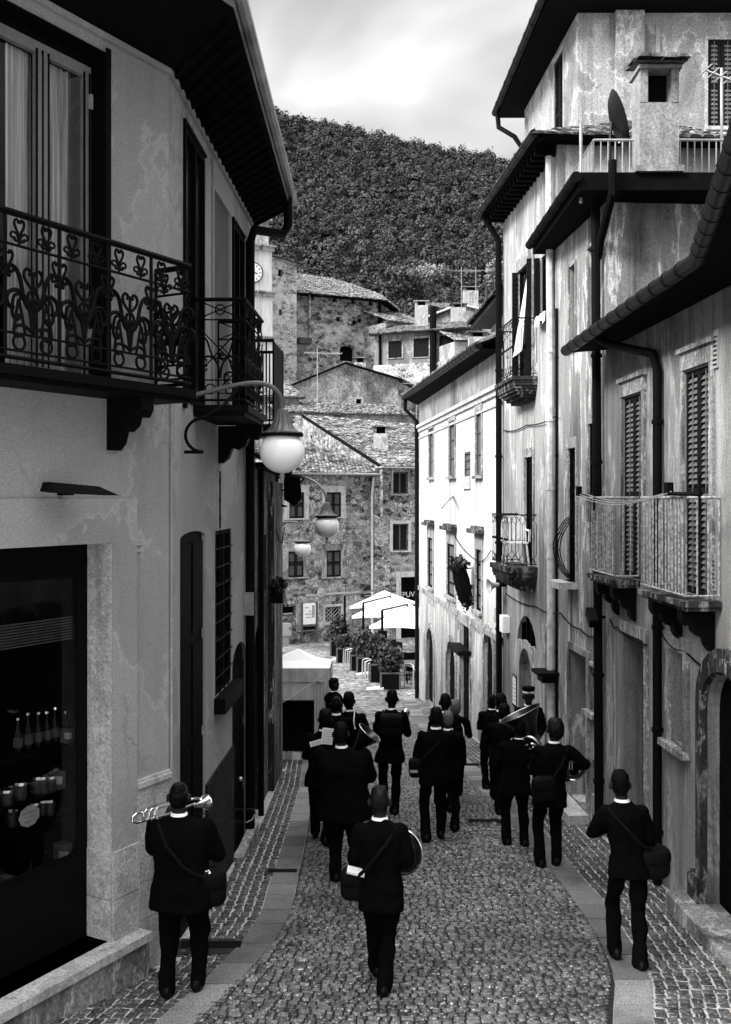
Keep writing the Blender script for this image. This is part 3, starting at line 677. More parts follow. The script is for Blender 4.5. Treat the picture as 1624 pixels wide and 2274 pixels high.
for p in ([(a,c0,-1.2),(b,c0,-1.2),(b,c1,-1.2),(a,c1,-1.2)], [(b,c0,-.28),(b,c0,-1.2),(b,c1,-1.2),(b,c1,-.28)], [(a,c0,-.28),(b,c0,-.28),(b,c0,-1.2),(a,c0,-1.2)], [(a,c1,-.28),(b,c1,-.28),(b,c1,-1.2),(a,c1,-1.2)]):
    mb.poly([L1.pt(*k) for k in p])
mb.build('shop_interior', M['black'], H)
mb = MB()
for k in range(9): L1.box(mb, shop[0], gu-.02, shop[3]-.62-k*.022, shop[3]-.61-k*.022, o-.06, o-.035)
mb.build('venetian_blind', M['woodm'], SF)
# shelves with jars and bottles behind the glass
mb = MB(); shz = [L1.px(120,y,-.5)[1] for y in (1650,1745,1800,1930)]
for z in shz: L1.box(mb, shop[0], gu+.1, z-.02, z, -.75, -.36)
SHF = mb.build('shop_shelf', M['wood'], SF)
jl = ['dark bottle with a white label on the upper shelf of the shop window', 'dark bottle with a white label on the middle shelf of the shop window']
bot = None; jar = None
def bottle(px, z, o, s):
    global bot
    if bot is None:
        mb = MB(); mb.lathe([(.036,0),(.038,.02),(.038,.16),(.015,.21),(.013,.27),(.016,.272),(.016,.29)], (0,0,0), 10)
        bot = mb.build('bottle', M['glass'], None, True, org=(0,0,0)); mb = MB(); mb.lathe([(.0395,.05),(.0395,.13)], (0,0,0), 10); l = mb.build('bottle_label', M['labeld'], None); l.parent = bot
        mb = MB(); mb.lathe([(.017,.272),(.017,.292),(0,.293)], (0,0,0), 8); l2 = mb.build('bottle_cap', M['silver'], None); l2.parent = bot; b = bot
    else:
        b = bot.copy(); COL.objects.link(b)
        for ch in list(bot.children): c = ch.copy(); COL.objects.link(c); c.parent = b
    b.location = L1.pt(L1.u(px, o), z, o); b.scale = (s,s,s); b.rotation_euler = (0,0,R.uniform(0,6))
    return tag(b, 'dark glass bottle with pale label standing behind the shop window glass', 'bottle', 'bottles in the shop window')
for px in (40, 62, 84, 104, 122, 146): bottle(px, shz[0]+.001, -.5, R.uniform(.8,1.05))
for px in (70, 100, 150, 158): bottle(px, shz[0]-.29*1.02-.02 if False else shz[3]+.001, -.42, R.uniform(.7,.9))
def jarf(px, z, o):
    global jar
    if jar is None:
        mb = MB(); mb.lathe([(.04,0),(.045,.01),(.045,.085),(.038,.095)], (0,0,0), 10); jar = mb.build('jar', M['tin'], None, True, org=(0,0,0))
        mb = MB(); mb.lathe([(.042,.096),(.042,.115),(0,.116)], (0,0,0), 10); l = mb.build('jar_lid', M['silver'], None); l.parent = jar; b = jar
    else:
        b = jar.copy(); COL.objects.link(b); c = jar.children[0].copy(); COL.objects.link(c); c.parent = b
    b.location = L1.pt(L1.u(px, o), z, o); return tag(b, 'small grey jar with shiny lid in rows low in the shop window', 'jar', 'jars in the shop window')
for z in shz[1:3]:
    for px in (14, 30, 46, 62, 78, 94, 110):
        if R.random() < .85: j_ = jarf(px+R.uniform(-3,3), z+.001, -.45+R.uniform(-.05,.04)); k_ = R.uniform(.8,1.25); j_.scale = (k_*R.uniform(.85,1.1),)*2+(k_,)
for px, zz, w_, h_, lb in ((128,shz[1],.10,.14,'small pale carton at the right end of the middle shelf in the shop window'),(140,shz[3],.14,.22,'tilted tall carton at the bottom of the shop window'),(20,shz[3],.2,.12,'flat wide box at the bottom left of the shop window'),(150,shz[0],.09,.11,'square carton hanging beside the bottles on the upper shelf')):
    mb = MB(); c_ = L1.pt(L1.u(px,-.42), zz+h_/2+.002, -.42); mb.box(c_, (w_,.08,h_), Matrix.Rotation(-.5,3,'Z')); bx = thing('carton', lb, 'box', c_); mb.build('carton_body', M['woodm'], bx); mb = MB(); mb.box(c_+Vector((0.02,-.05,.01)), (w_*.6,.03,h_*.45), Matrix.Rotation(-.5,3,'Z')); mb.build('carton_label', M['steel'], bx)
# the cloud-shaped sign in the window
su, sz = L1.px(65,1812,-.33); S_ = thing('shop_sign', 'small cloud-shaped pale card sign hanging low in the shop window', 'sign', L1.pt(su, sz, -.33))
mb = MB(); pts = []
for k in range(48):
    a = 2*math.pi*k/48; rr = 1+.09*abs(math.sin(a*4.5)); pts.append(L1.pt(su+.098*rr*math.cos(a), sz+.078*rr*math.sin(a), -.33))
mb.prism(pts, L1.pt(0,0,.004)-L1.pt(0,0,0)); cd = mb.build('card', M['steel'], S_)
nx_ = L1.pt(1,0,0)-L1.pt(0,0,0); nz_ = L1.pt(0,0,1)-L1.pt(0,0,0)
for t_, s_, dz in (('Confetti', .044, .032), ('e non Sanno', .026, -.006), ('Pelino', .044, -.04)):
    text('lettering', t_, s_, L1.pt(su, sz+dz, -.3245), 'ink', cd, nx_, nz_, .0005)
# flood light over the shop
u0, u1 = L1.u(78), L1.u(186); z = L1.px(130,1100)[1]; FL = thing('flood_light', 'black flood light fitting lying on the ledge above the shop window', 'flood light', L1.pt((u0+u1)/2, z, .08))
mb = MB(); p = [L1.pt(u0+.0,z+.03,.05), L1.pt(u0+.02,z+.1,.06), L1.pt(u1-.12,z+.07,.2), L1.pt(u1,z+.0,.3), L1.pt(u1-.1,z+.0,.3), L1.pt(u0+.03,z+.02,.1)]
mb.prism(p, L1.pt(0,0,.1)-L1.pt(.02,0,0)); mb.build('lamp_housing', M['iron'], FL)
mb = MB(); L1.box(mb, (u0+u1)/2-.03, (u0+u1)/2+.03, z-.0, z+.05, .003, .12); mb.build('lamp_bracket', M['iron'], FL)
# number plate, conduit pipes, stone dado
u, z = L1.px(307,1212); NP = thing('house_number_plate', 'small square stone plate reading 4 beside the shop pilaster', 'number plate', L1.pt(u, z, .01))
mb = MB(); L1.box(mb, u-.045, u+.045, z-.055, z+.055, .002, .012); pl_ = mb.build('plate', M['stL'], NP)
text('lettering', '4', .085, L1.pt(u-.008, z-.002, .0135), 'ink', pl_, nx_, nz_); text('lettering', 'a', .035, L1.pt(u+.028, z+.028, .0135), 'ink', pl_, nx_, nz_)
mb = MB(); ud0 = uS+.006; zd = L1.px(340,1737)[1]; zz = gz(9)-.5; edges = [zz, ZC-3.62, ZC-3.30, ZC-2.98, ZC-2.68, zd]
for a, b in zip(edges, edges[1:]):
    if b > a+.02: L1.box(mb, ud0, u1e-.001, a+.004, b-.004, .002, .024)
mb.build('stone_dado', M['stL'], H)
mb = MB(); L1.box(mb, ud0, u1e+.004, zd, zd+.045, .002, .045); L1.box(mb, ud0, u1e, zd+.045, zd+.07, .002, .03); mb.build('dado_moulding', M['stL'], H)
pipe(H, [L2.pt(.02, ZC+.86, .02), L2.pt(.02, zd+.07, .02)], .012, 'plL', 'conduit', 6, 3)
pipe(H, [L2.pt(L2.u(470), ZE-.1, .02), L2.pt(L2.u(470), ZF, .02)], .014, 'plL', 'conduit', 6, 4)
pipe(H, [L2.pt(L2.u(487), ZC+.3, .012), L2.pt(L2.u(487), gw[3]+.02, .012)], .009, 'iron', 'conduit', 5, 3)
# drainpipe at the far corner and its elbow from the gutter
upx = L2.u(556,.07); e0 = Vector((-1.06, 14.0, ZC+4.1)); ze = ZC+3.5
pipe(H, [e0, e0-Vector((0,0,.38)), e0-Vector((.07,0,.50)), L2.pt(upx, ze+.05, .12), L2.pt(upx, ze-.12, .07), L2.pt(upx, gz(14)+.02, .07)], .062, 'iron', 'drainpipe', 10)
mb = MB(); L2.box(mb, L2.u(543)-.05, L2.u(543)+.12, ZC-1.55, ZC-1.25, .003, .12); mb.build('meter_box', M['steel'], H)
# cornice strip, soffit and roof
mb = MB(); L1.box(mb, 0, u1e, ZE-.05, ZE, .002, .04); L2.box(mb, .02, L2.L, ZE-.05, ZE, .002, .04); mb.build('cornice', M['plL'], H)
c0 = Vector((-1.09, 8.45, 0)); k1 = Vector((-1.09-.566*5.4, 8.45-5.4, 0)); e1 = Vector((-1.06, 14.35, 0))
def at(v, z): return Vector((v.x, v.y, z))
zt = ZC+4.06; a1, a2, a3 = L1.pt(-.3,ZE,0), L1.pt(u1e,ZE,0), L2.pt(L2.L+.25,ZE,0)
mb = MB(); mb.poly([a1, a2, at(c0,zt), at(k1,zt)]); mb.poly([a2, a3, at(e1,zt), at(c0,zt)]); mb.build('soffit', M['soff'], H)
rg1, rg2, rg3 = Vector((-6.8,2.5,ZC+6.4)), Vector((-5.2,9.5,ZC+6.4)), Vector((-5.2,14.35,ZC+6.4))
mb = MB(); up = Vector((0,0,.1)); mb.poly([at(k1,zt)+up, at(c0,zt)+up, rg2, rg1]); mb.poly([at(c0,zt)+up, at(e1,zt)+up, rg3, rg2]); mb.poly([at(e1,zt)+up, rg3, Vector((-9,14.35,zt)), a3])
mb.poly([rg1, rg2, rg3, Vector((-9.5,14.35,zt)), Vector((-11,4,zt))]); mb.build('roof', M['tileD'], H)
mb = MB()
for a, b in ((k1, c0), (c0, e1)):
    d_ = (b-a).normalized(); n_ = Vector((d_.y, -d_.x, 0))
    mb.prism([at(a,zt-.02), at(a,zt+.13), at(b,zt+.13), at(b,zt-.02)], n_*.012)
    mb.tube([at(a+n_*.05,zt+.09), at(b+n_*.05,zt+.09)], .06, 8)
mb.build('gutter', M['fasc'], H, True)
n = 22
for k in range(n):
    t = (k+.5)/n; a = a2.lerp(a3, t); b = at(c0.lerp(e1, t), zt); mb = MB()
    d_ = (b-a); mb.tube([a+d_*.02+Vector((0,0,-.03)), a+d_*.93+Vector((0,0,-.03))], .032, 4); mb.build('rafter', M['soff'], H)
# balconies
b0 = L1.u(-60, .42); b1 = L1.u(427, .42)
balcony(H, L1, b0-1.2, min(b1, u1e-.02), ZF, .40, 1.05, 'ornate', 'iron', (L1.u(250),), .0125, .07, 7, (0,1))
s0, s1 = L2.u(430)+.0, L2.u(583, .515)
balcony(H, L2, s0, s1, ZF, .515, 1.05, 'frieze', 'iron', (L2.u(487), ), .0105, .07, 4, (1,1))
balcony(H, L2, 3.75, 4.78, ZF, .47, 1.05, 'bars', 'iron', (), .011, .07, None, (1,1), 'iron', True)
# ------------------------------------------------------------------ left: the old dark house beyond, its pitted pilaster and tile eave
L3 = Wall((-1.575, 14.12), (-1.655, 19.2), 1); zt3 = ZC+.42
H3 = thing('old_house', 'low dark old house with pitted streaked walls and tile eave beyond the corner house', 'house', (-1.6, 16.5, gz(16.5)))
mb = MB(); dk = L3.rect(570,577,1180,1800); ops = [(.5,1.45,gz(15)-.4,ZC-1.9,.2,.3), (1.8,2.5,ZC-1.6,ZC-.6,.15,0)]
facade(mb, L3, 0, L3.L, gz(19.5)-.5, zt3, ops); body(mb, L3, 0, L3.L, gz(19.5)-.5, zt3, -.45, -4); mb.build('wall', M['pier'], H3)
door(H3, L3, ops[0][:4], .18, 'wood', .3, 1, 3, False); window(H3, L3, ops[1][:4], .12, 'glass', 'wood', .05)
mb = MB(); L3.box(mb, 2.9, L3.L-.002, gz(19.5)-.4, zt3-.15, .003, .1); mb.build('pilaster', M['pier'], H3)
mb = MB(); L3.box(mb, -.0, L3.L+.1, zt3, zt3+.07, -4, .28); mb.build('eave_board', M['soff'], H3)
mb = MB(); tiles(mb, L3.pt(.02,zt3+.08,.36), L3.pt(L3.L+.1,zt3+.08,.36), L3.pt(.02,zt3+1.0,-2.5), L3.pt(L3.L+.1,zt3+1.0,-2.5), .2, .36, .06); mb.build('roof', M['tile'], H3)
pipe(H3, [L3.pt(1.0, zt3, .05), L3.pt(1.0, gz(15.2), .05)], .045, 'iron', 'drainpipe')
mb = MB(); mb.tube([L3.pt(3.2,ZC-.55,.115), L3.pt(3.7,ZC-.75,.13), L3.pt(4.3,ZC-.82,.14), L3.pt(5.0,ZC-.55,.14)], .012, 5); mb.build('cable', M['iron'], H3)
u, z = L3.px(606,1322,.12); FB = thing('flower_box', 'small black flower box hung high on the pitted pilaster', 'flower box', L3.pt(u, z, .15))
mb = MB(); L3.box(mb, u-.3, u+.25, z-.1, z+.06, .101, .3); mb.build('box', M['iron'], FB)
def leaves(mb, c, rx, ry, rz, n, s, rnd=R):
    for _ in range(n):
        while True:
            q = Vector((rnd.uniform(-1,1), rnd.uniform(-1,1), rnd.uniform(-1,1)))
            if q.length < 1: break
        q = q*(.55+.45*rnd.random()); p = Vector(c)+Vector((q.x*rx, q.y*ry, q.z*rz))
        a = Vector((rnd.gauss(0,1), rnd.gauss(0,1), rnd.gauss(0,.7))).normalized(); b = a.orthogonal().normalized()
        k = s*rnd.uniform(.6,1.4); w = a.cross(b)*k*.45
        mb.add([p, p+b*k*.5+w, p+b*k, p+b*k*.5-w], [(0,1,2,3)])
mb = MB(); leaves(mb, L3.pt(u,z+.14,.2), .12,.3,.14, 260, .08); mb.build('foliage', M['plant'], FB)
SG = thing('hanging_sign', 'blank black pointed sign board hanging under the second lamp arm', 'sign', L3.pt(L3.L, ZC+.2, .3))
mb = MB(); p = [L3.pt(L3.L+.06, zt3-.02, .12), L3.pt(L3.L+.06, zt3-.02, .42), L3.pt(L3.L+.06, ZC-.02, .46), L3.pt(L3.L+.06, ZC-.16, .32), L3.pt(L3.L+.06, ZC-.04, .12)]
mb.prism(p, (0,.05,0)); mb.build('sign_board', M['iron'], SG); mb = MB(); mb.tube([L3.pt(L3.L+.03,zt3,.0), L3.pt(L3.L+.08,zt3,.46)], .014, 5); mb.build('sign_bar', M['iron'], SG)
L4 = Wall((-2.55, 19.6), (-2.62, 28.5), 1); H4 = thing('low_house', 'low grey house set back behind the tent, mostly hidden', 'house', (-2.6, 24, gz(24)))
mb = MB(); facade(mb, L4, 0, L4.L, gz(29)-.5, ZC-.2, []); body(mb, L4, 0, L4.L, gz(29)-.5, ZC-.2, -.45, -3); mb.build('wall', M['rub'], H4)
slab_roof(H4, [L4.pt(0,ZC-.2,.02), L4.pt(L4.L,ZC-.2,.02), L4.pt(L4.L,ZC+.3,-3), L4.pt(0,ZC+.3,-3)], .1, 'tileD')
# ------------------------------------------------------------------ globe street lamps on the left walls
def lamp(root_wall, u, zr, gx, gy, gd, label, flip=0):
    g = P(gx, gy, gd); r = .22; T = thing('street_lamp', label, 'street lamp', root_wall.pt(u, zr, 0), 'globe street lamps on the left walls')
    mb = MB(); mb.ball(g, (r,r,r*.96), 32, 20); mb.build('globe', M['globe'], T, True)
    mb = MB(); t = g.z+r*.80
    mb.lathe([(r*.80,t-.015),(r*.90,t-.01),(r*.90,t+.012),(r*.72,t+.022),(r*.56,t+.05),(r*.42,t+.11),(r*.33,t+.18),(r*.25,t+.23),(r*.12,t+.25),(r*.12,t+.34),(0,t+.35)], (g.x,g.y,0), 32, (0,0,1), .035)
    mb.build('lamp_shade', M['lampm'], T, True, ang=25)
    mb = MB(); mb.lathe([(r*.84,t-.03),(r*.94,t-.025),(r*.94,t+.0),(r*.84,t+.004)], (g.x,g.y,0), 32); mb.build('shade_ring', M['iron'], T, True)
    mb = MB(); mb.lathe([(.0,-r*.96-.10),(.012,-r*.96-.09),(.024,-r*.96-.03),(.02,-r*.93)], g, 8); mb.build('finial', M['steel'], T)
    a = root_wall.pt(u, zr, .0); top = Vector((g.x, g.y, t+.30)); pts = []
    p0, p1, p2, p3 = a, a.lerp(Vector((top.x,top.y,a.z)), .45)+Vector((0,0,.10)), Vector((top.x,top.y,top.z+.34))+(a-top)*.08, top
    for k in range(21):
        s = k/20; pts.append(p0*(1-s)**3+p1*3*s*(1-s)**2+p2*3*s*s*(1-s)+p3*s**3)
    mb = MB(); mb.tube(pts, .024, 8); mb.build('lamp_arm', M['lampm'], T, True)
    mb = MB(); lo = root_wall.pt(u-.05, zr-.52, .02); m_ = pts[9]
    curl = []
    for k in range(15):
        s = k/14; A_ = math.pi*(.5+1.0*s); c0_ = root_wall.pt(u-.05, zr-.36, .20); curl.append(c0_+(root_wall.pt(0,0,1)-root_wall.pt(0,0,0))*.17*math.cos(A_)*1.0+Vector((0,0,.16*math.sin(A_))))
    mb.tube([m_, m_.lerp(curl[0], .5)-Vector((0,0,.05))]+curl+[lo], .016, 6); mb.build('arm_scroll', M['iron'], T, True)
    mb = MB(); root_wall.box(mb, u-.05, u+.05, zr-.1, zr+.1, .003, .03); mb.build('wall_plate', M['iron'], T)
    return T
lamp(L2, .62, ZC+.95, 627, 1003, 10.0, 'nearest and largest white globe lamp on a curved arm under the balconies')
lamp(L3, L3.L-.2, ZC+.36, 726, 1168, 18.2, 'white globe lamp on a long arm above the hanging black sign, second in the row')
lamp(L4, 6.4, ZC-.75, 672, 1218, 26, 'smallest and farthest white globe lamp, on a bracket above the tent')
# ------------------------------------------------------------------ right: near house with louvred shutters and rusty balconies
N1 = Wall((3.431-.234*4.5, 4.5), (3.431, 9.0), -1); R1 = Wall((3.431, 9.0), (3.234, 13.8), -1)
H1 = thing('shuttered_house', 'stained grey house with tall louvred shutters, rusty bar balconies and dark arched door', 'house', (3.4, 11, gz(11)))
zE1 = ZC+1.98; zB = ZC-.99; zlo = gz(14)-.5
wA = R1.rect(1385,1429,879,1200); wA = (wA[0], wA[1], zB, wA[3], .12, 0)
wB = R1.rect(1521,1580,818,1200); wB = (wB[0], wB[1], zB, wB[3], .12, 0)
dC = R1.rect(1385,1434,1412,1800); dC = (dC[0], dC[1], gz(12.5)-.1, dC[3], .30, 0)
wD = R1.rect(1491,1523,1445,1655); wD = (*wD, .22, 0)
zA = R1.px(1606,1488)[1]; aE = (.03, R1.u(1572), gz(9.5)+.12, zA, .13, .42)
mb = MB(); facade(mb, R1, 0, R1.L, zlo, zE1, [wA, wB, dC, wD, aE]); facade(mb, N1, 0, N1.L, zlo, zE1, [])
mb.prism([(*R1.pt(0,0,-.45).xy, zlo), (*R1.pt(R1.L,0,-.45).xy, zlo), (9.5,13.8,zlo), (9.5,4.5,zlo), (*N1.pt(0,0,-.45).xy, zlo)], (0,0,zE1-zlo)); mb.build('wall', M['plR1'], H1)
for r in (wA, wB):
    shutters(H1, R1, r, -.055, 'shut', 'slat', 2, .045, .062)
    mb = MB(); u0, u1, z0_, z1 = r[:4]
    R1.box(mb, u0-.10, u0, z0_, z1+.02, .002, .03); R1.box(mb, u0-.12, u1+.06, z1+.02, z1+.20, .002, .035); R1.box(mb, u0-.15, u1+.09, z1+.20, z1+.25, .002, .07); R1.box(mb, u1, u1+.05, z0_, z1+.02, .002, .03)
    mb.build('window_surround', M['stD'], H1)
pane(H1, R1, dC, -.295, 'wood', 0, 'door'); mb = MB()
R1.box(mb, dC[0]+.02, dC[0]+.30, dC[2], dC[3]-.03, -.10, -.06); dl = mb.build('door_leaf', M['shut'], H1)
mb = MB()
for k in range(26): z = dC[2]+.2+k*.09; R1.box(mb, dC[0]+.05, dC[0]+.27, z, z+.03, -.059, -.045)
mb.build('slats', M['shut'], dl)
mb = MB(); R1.box(mb, dC[0]-.13, dC[0]-.01, dC[2], dC[3], .002, .03); R1.box(mb, dC[0]-.13, dC[1]+.10, dC[3]+.0, dC[3]+.14, .002, .035); mb.build('door_surround', M['stD'], H1)
window(H1, R1, wD, .2, 'panel', 'wood', .045, (1,1)); surround(H1, R1, wD, .13, .035, 'stD', True, .17)
# arched portal
door(H1, R1, aE[:4], .12, 'wood', .42, 1, 4)
def arch_band(root, W, r, rise, w, o0, o1, mat, name='door_surround', z_from=None):
    u0, u1, zb, zt = r[:4]; p = arch_pts(u0, u1, zt, rise, 12); q_ = arch_pts(u0-w, u1+w, zt+w, rise+w*1.0, 12); zb = z_from if z_from is not None else zb
    p = [(u0, zb)]+p+[(u1, zb)]; q_ = [(u0-w, zb)]+q_+[(u1+w, zb)]; mb = MB()
    for (a, b, c, d) in zip(p, p[1:], q_[1:], q_):
        mb.hexa([W.pt(a[0],a[1],o0), W.pt(b[0],b[1],o0), W.pt(c[0],c[1],o0), W.pt(d[0],d[1],o0), W.pt(a[0],a[1],o1), W.pt(b[0],b[1],o1), W.pt(c[0],c[1],o1), W.pt(d[0],d[1],o1)])
    return mb.build(name, M[mat], root)
zb_ = R1.px(1580,1958)[1]
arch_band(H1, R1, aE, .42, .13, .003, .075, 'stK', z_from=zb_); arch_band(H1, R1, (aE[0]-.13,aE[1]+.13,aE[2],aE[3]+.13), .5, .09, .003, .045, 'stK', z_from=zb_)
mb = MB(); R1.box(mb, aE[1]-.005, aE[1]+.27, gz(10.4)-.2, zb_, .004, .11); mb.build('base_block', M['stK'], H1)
mb = MB(); R1.box(mb, -.6, aE[1]+.36, gz(10.6)-.3, gz(9.5)+.12, .004, .30); mb.build('door_step', M['stD'], H1)
# eaves, gutter, roof
def off(W, u, z, o): return W.pt(u, z, o)
g0, g1, g2 = N1.pt(0,zE1+.08,.5), Vector((2.93,8.9,zE1+.06)), R1.pt(4.75,zE1-.04,.5)
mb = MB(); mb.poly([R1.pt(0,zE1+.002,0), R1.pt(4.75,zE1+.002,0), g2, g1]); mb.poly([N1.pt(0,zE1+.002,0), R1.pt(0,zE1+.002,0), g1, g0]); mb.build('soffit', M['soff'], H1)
mb = MB(); up = Vector((0,0,.09)); rA, rB, rC = Vector((9.2,4.5,zE1+1.7)), Vector((9.2,9,zE1+1.7)), Vector((9.2,13.75,zE1+1.5))
mb.poly([g0+up, g1+up, rB, rA]); mb.poly([g1+up, g2+up, rC, rB]); mb.poly([g2+up, rC, R1.pt(4.75,zE1,-5)]); mb.build('roof', M['tileD'], H1)
gutter(H1, [g0+Vector((-.05,0,.03)), g1+Vector((-.05,0,.03)), g2+Vector((-.05,0,.03))], .075, 'gut', rings=.36)
u = R1.u(1462, .06); gz_ = gz(R1.d(u))
pipe(H1, [R1.pt(R1.u(1405),zE1-.02,.42), R1.pt(R1.u(1415),zE1-.12,.36), R1.pt(u+.08,ZC+1.62,.09), R1.pt(u,ZC+1.42,.07), R1.pt(u,gz_+.02,.07)], .052, 'iron', clips=5)
for uu, z0_, z1 in ((R1.u(1593), ZC+1.25, ZC+1.62), (R1.u(1588), ZC-.9, ZC-.55)):
    mb = MB(); R1.box(mb, uu-.05, uu+.05, z0_, z1, .002, .02); vt = mb.build('wall_vent', M['steel'], H1); mb = MB()
    for k in range(7): z = z0_+.03+k*(z1-z0_-.06)/7; R1.box(mb, uu-.04, uu+.04, z, z+.012, .02, .028)
    mb.build('vent_slat', M['iron'], vt)
def bu(d): return (d-9)/math.cos(.041)
balcony(H1, R1, bu(9.78), bu(11.15), zB, .34, .99, 'bars', 'stK', (bu(10.0), bu(10.9)), .0085, .055, None, (1,1), 'ironr')
balcony(H1, R1, bu(12.3), bu(13.45), zB, .30, .99, 'bars', 'stK', (bu(12.5), bu(13.2)), .0085, .055, None, (1,1), 'ironr')
# drying rods and lines over the balconies
for a, b, lb in ((9.35,10.2,'nearer'), (13.0,13.75,'farther')):
    T = thing('drying_rack', 'black pole bracket for clothes lines on the top rail of the %s bar balcony' % lb, 'drying rack', R1.pt(bu(a), ZC+.03, .3)); mb = MB()
    mb.tube([R1.pt(bu(a),ZC+.03,.36), R1.pt(bu(b),ZC+.04,.40)], .022, 6); mb.build('rod', M['iron'], T)
    mb = MB(); mb.tube([R1.pt(bu(a)+.03,ZC-.16,.36), R1.pt(bu(a)+.03,ZC+.2,.36)], .012, 5); mb.build('rack_post', M['iron'], T)
    mb = MB(); mb.box(R1.pt(bu(b)-.1,ZC+.1,.40), (.06,.12,.1)); mb.build('pulley', M['iron'], T)
for k in range(3):
    mb = MB(); mb.tube([R1.pt(bu(10+3.4*s),ZC+.06-.10*math.sin(math.pi*s)-.02*k,.41+.04*k) for s in [i/10 for i in range(11)]], .006, 5)
    solo(mb, 'clothes_line', M['alu'], 'thin clothes lines sagging between the two drying racks', 'clothes line', R1.pt(bu(11.7),ZC,.4), 'clothes lines on the right')
# ------------------------------------------------------------------ right: second house with the roof terrace, third house with small balconies (one line of wall)
RM = Wall((3.234, 13.8), (2.757, 20.5), -1); uM = lambda d: (d-13.8)/math.cos(.071); zlo = gz(21)-.5; E = RM.L
H2 = thing('terrace_house', 'peeling streaked house with a railed roof terrace between two drainpipes, right side', 'house', (3.2, 15, gz(15)))
z2 = ZC+3.98; um = uM(16.3)
uA = RM.rect(1266,1279,590,765); uB = RM.rect(1307,1329,545,748); mA = RM.rect(1264,1281,995,1290); mB_ = RM.rect(1309,1327,940,1160)
gD = RM.rect(1268,1305,1450,1760); gD = (gD[0], gD[1], gz(15.3)+.22, gD[3]); sW = RM.rect(1309,1325,1480,1580); hT = RM.rect(1313,1325,1690,1767)
ops = [(*uA,.07,0), (*uB,.07,0), (*mA,.07,0), (*mB_,.07,0), (*gD,.25,0), (*sW,.18,0), (*hT,.2,0)]
mb = MB(); facade(mb, RM, 0, um, zlo, z2, ops); body(mb, RM, 0, um, zlo, z2, -.45, -6.5); mb.build('wall', M['plR2'], H2)
for r in (uA, uB): pane(H2, RM, r, -.068, 'plR1', 0, 'blind_window'); surround(H2, RM, r, .05, .02, 'stD')
for r in (mA, mB_): window(H2, RM, r, .06, 'glass', 'wood', .04, (0,2)); surround(H2, RM, r, .07, .025, 'stD', True, .16)
door(H2, RM, gD, .24, 'wood', 0, 2, 3); window(H2, RM, sW, .15, 'glass', 'wood', .04, (0,1)); surround(H2, RM, sW, .06, .02, 'stD'); pane(H2, RM, hT, -.18, 'iron', 0, 'hatch')
mb = MB(); RM.box(mb, gD[0]-.13, gD[0], gz(15.5)-.2, gD[3], .002, .03); RM.box(mb, gD[1], gD[1]+.13, gz(15.5)-.2, gD[3], .002, .03); RM.box(mb, gD[0]-.13, gD[1]+.13, gD[3], gD[3]+.1, .002, .03); mb.build('door_surround', M['stD'], H2)
mb = MB(); RM.box(mb, gD[0]-.16, gD[1]+.16, zlo, gD[2], .031, .32); mb.build('door_step', M['stL'], H2)
# bulging grille on the middle window
gr = MB(); u0, u1, z0_, z1 = mA; zt_ = z0_+.95
for k in range(4):
    u = u0+.02+(u1-u0-.04)*k/3; gr.tube([RM.pt(u, zt_-(zt_-z0_-.03)*s, .03+.22*math.sin(math.pi*s)**.8) for s in [i/10 for i in range(11)]], .009, 5)
for s in (.25,.5,.75): gr.tube([RM.pt(u0, zt_-(zt_-z0_)*s, .03+.22*math.sin(math.pi*s)**.8), RM.pt(u1, zt_-(zt_-z0_)*s, .03+.22*math.sin(math.pi*s)**.8)], .007, 5)
gr.build('window_grille', M['iron'], H2)
mb = MB(); RM.box(mb, u0-.1, u1+.12, z0_-.1, z0_, .003, .30); mb.build('sill', M['stL'], H2)
pipe(H2, [RM.pt(.06,z2+.1,.12), RM.pt(.06,gz(13.9)+.02,.07)], .062, 'iron', clips=6)
pipe(H2, [RM.pt(um-.06,ZC+3.0,.03), RM.pt(um-.06,gz(16.2)+.02,.03)], .022, 'iron', 'cable_pipe', clips=5)
cp = Vector((0,0,0))
mb = MB(); sl0 = [(2.77,13.25), (2.74,16.75), (3.6,16.75), (9.7,16.2), (9.7,13.25)]; mb.prism([(a,b,z2) for a, b in sl0], (0,0,.23)); mb.build('roof_slab', M['soff'], H2)
gutter(H2, [(2.72,13.2,z2+.16), (2.69,16.8,z2+.16)], .07, 'iron')
zt2 = z2+.23; mb = MB(); rail_face(mb, (3.02,13.55,0), (9.6,13.55,0), .50, zt2+.02, 'bars', .009); TR = mb.build('terrace_railing', M['steel'], H2)
mb = MB(); rail_face(mb, (3.02,13.55,0), (3.02,16.2,0), .50, zt2+.02, 'bars', .009); mb.build('terrace_railing', M['steel'], H2)
mb = MB(); mb.tube([(2.86,13.6,zt2-.3), (2.86,13.6,zt2+.75)], .022, 6); mb.build('mast', M['steel'], H2)
pipe(H2, [(3.17,13.15,zt2+.12), (3.17,13.15,z2-.08), (3.16,13.72,z2-.5), RM.pt(.06,z2-.75,.09)], .055, 'iron')
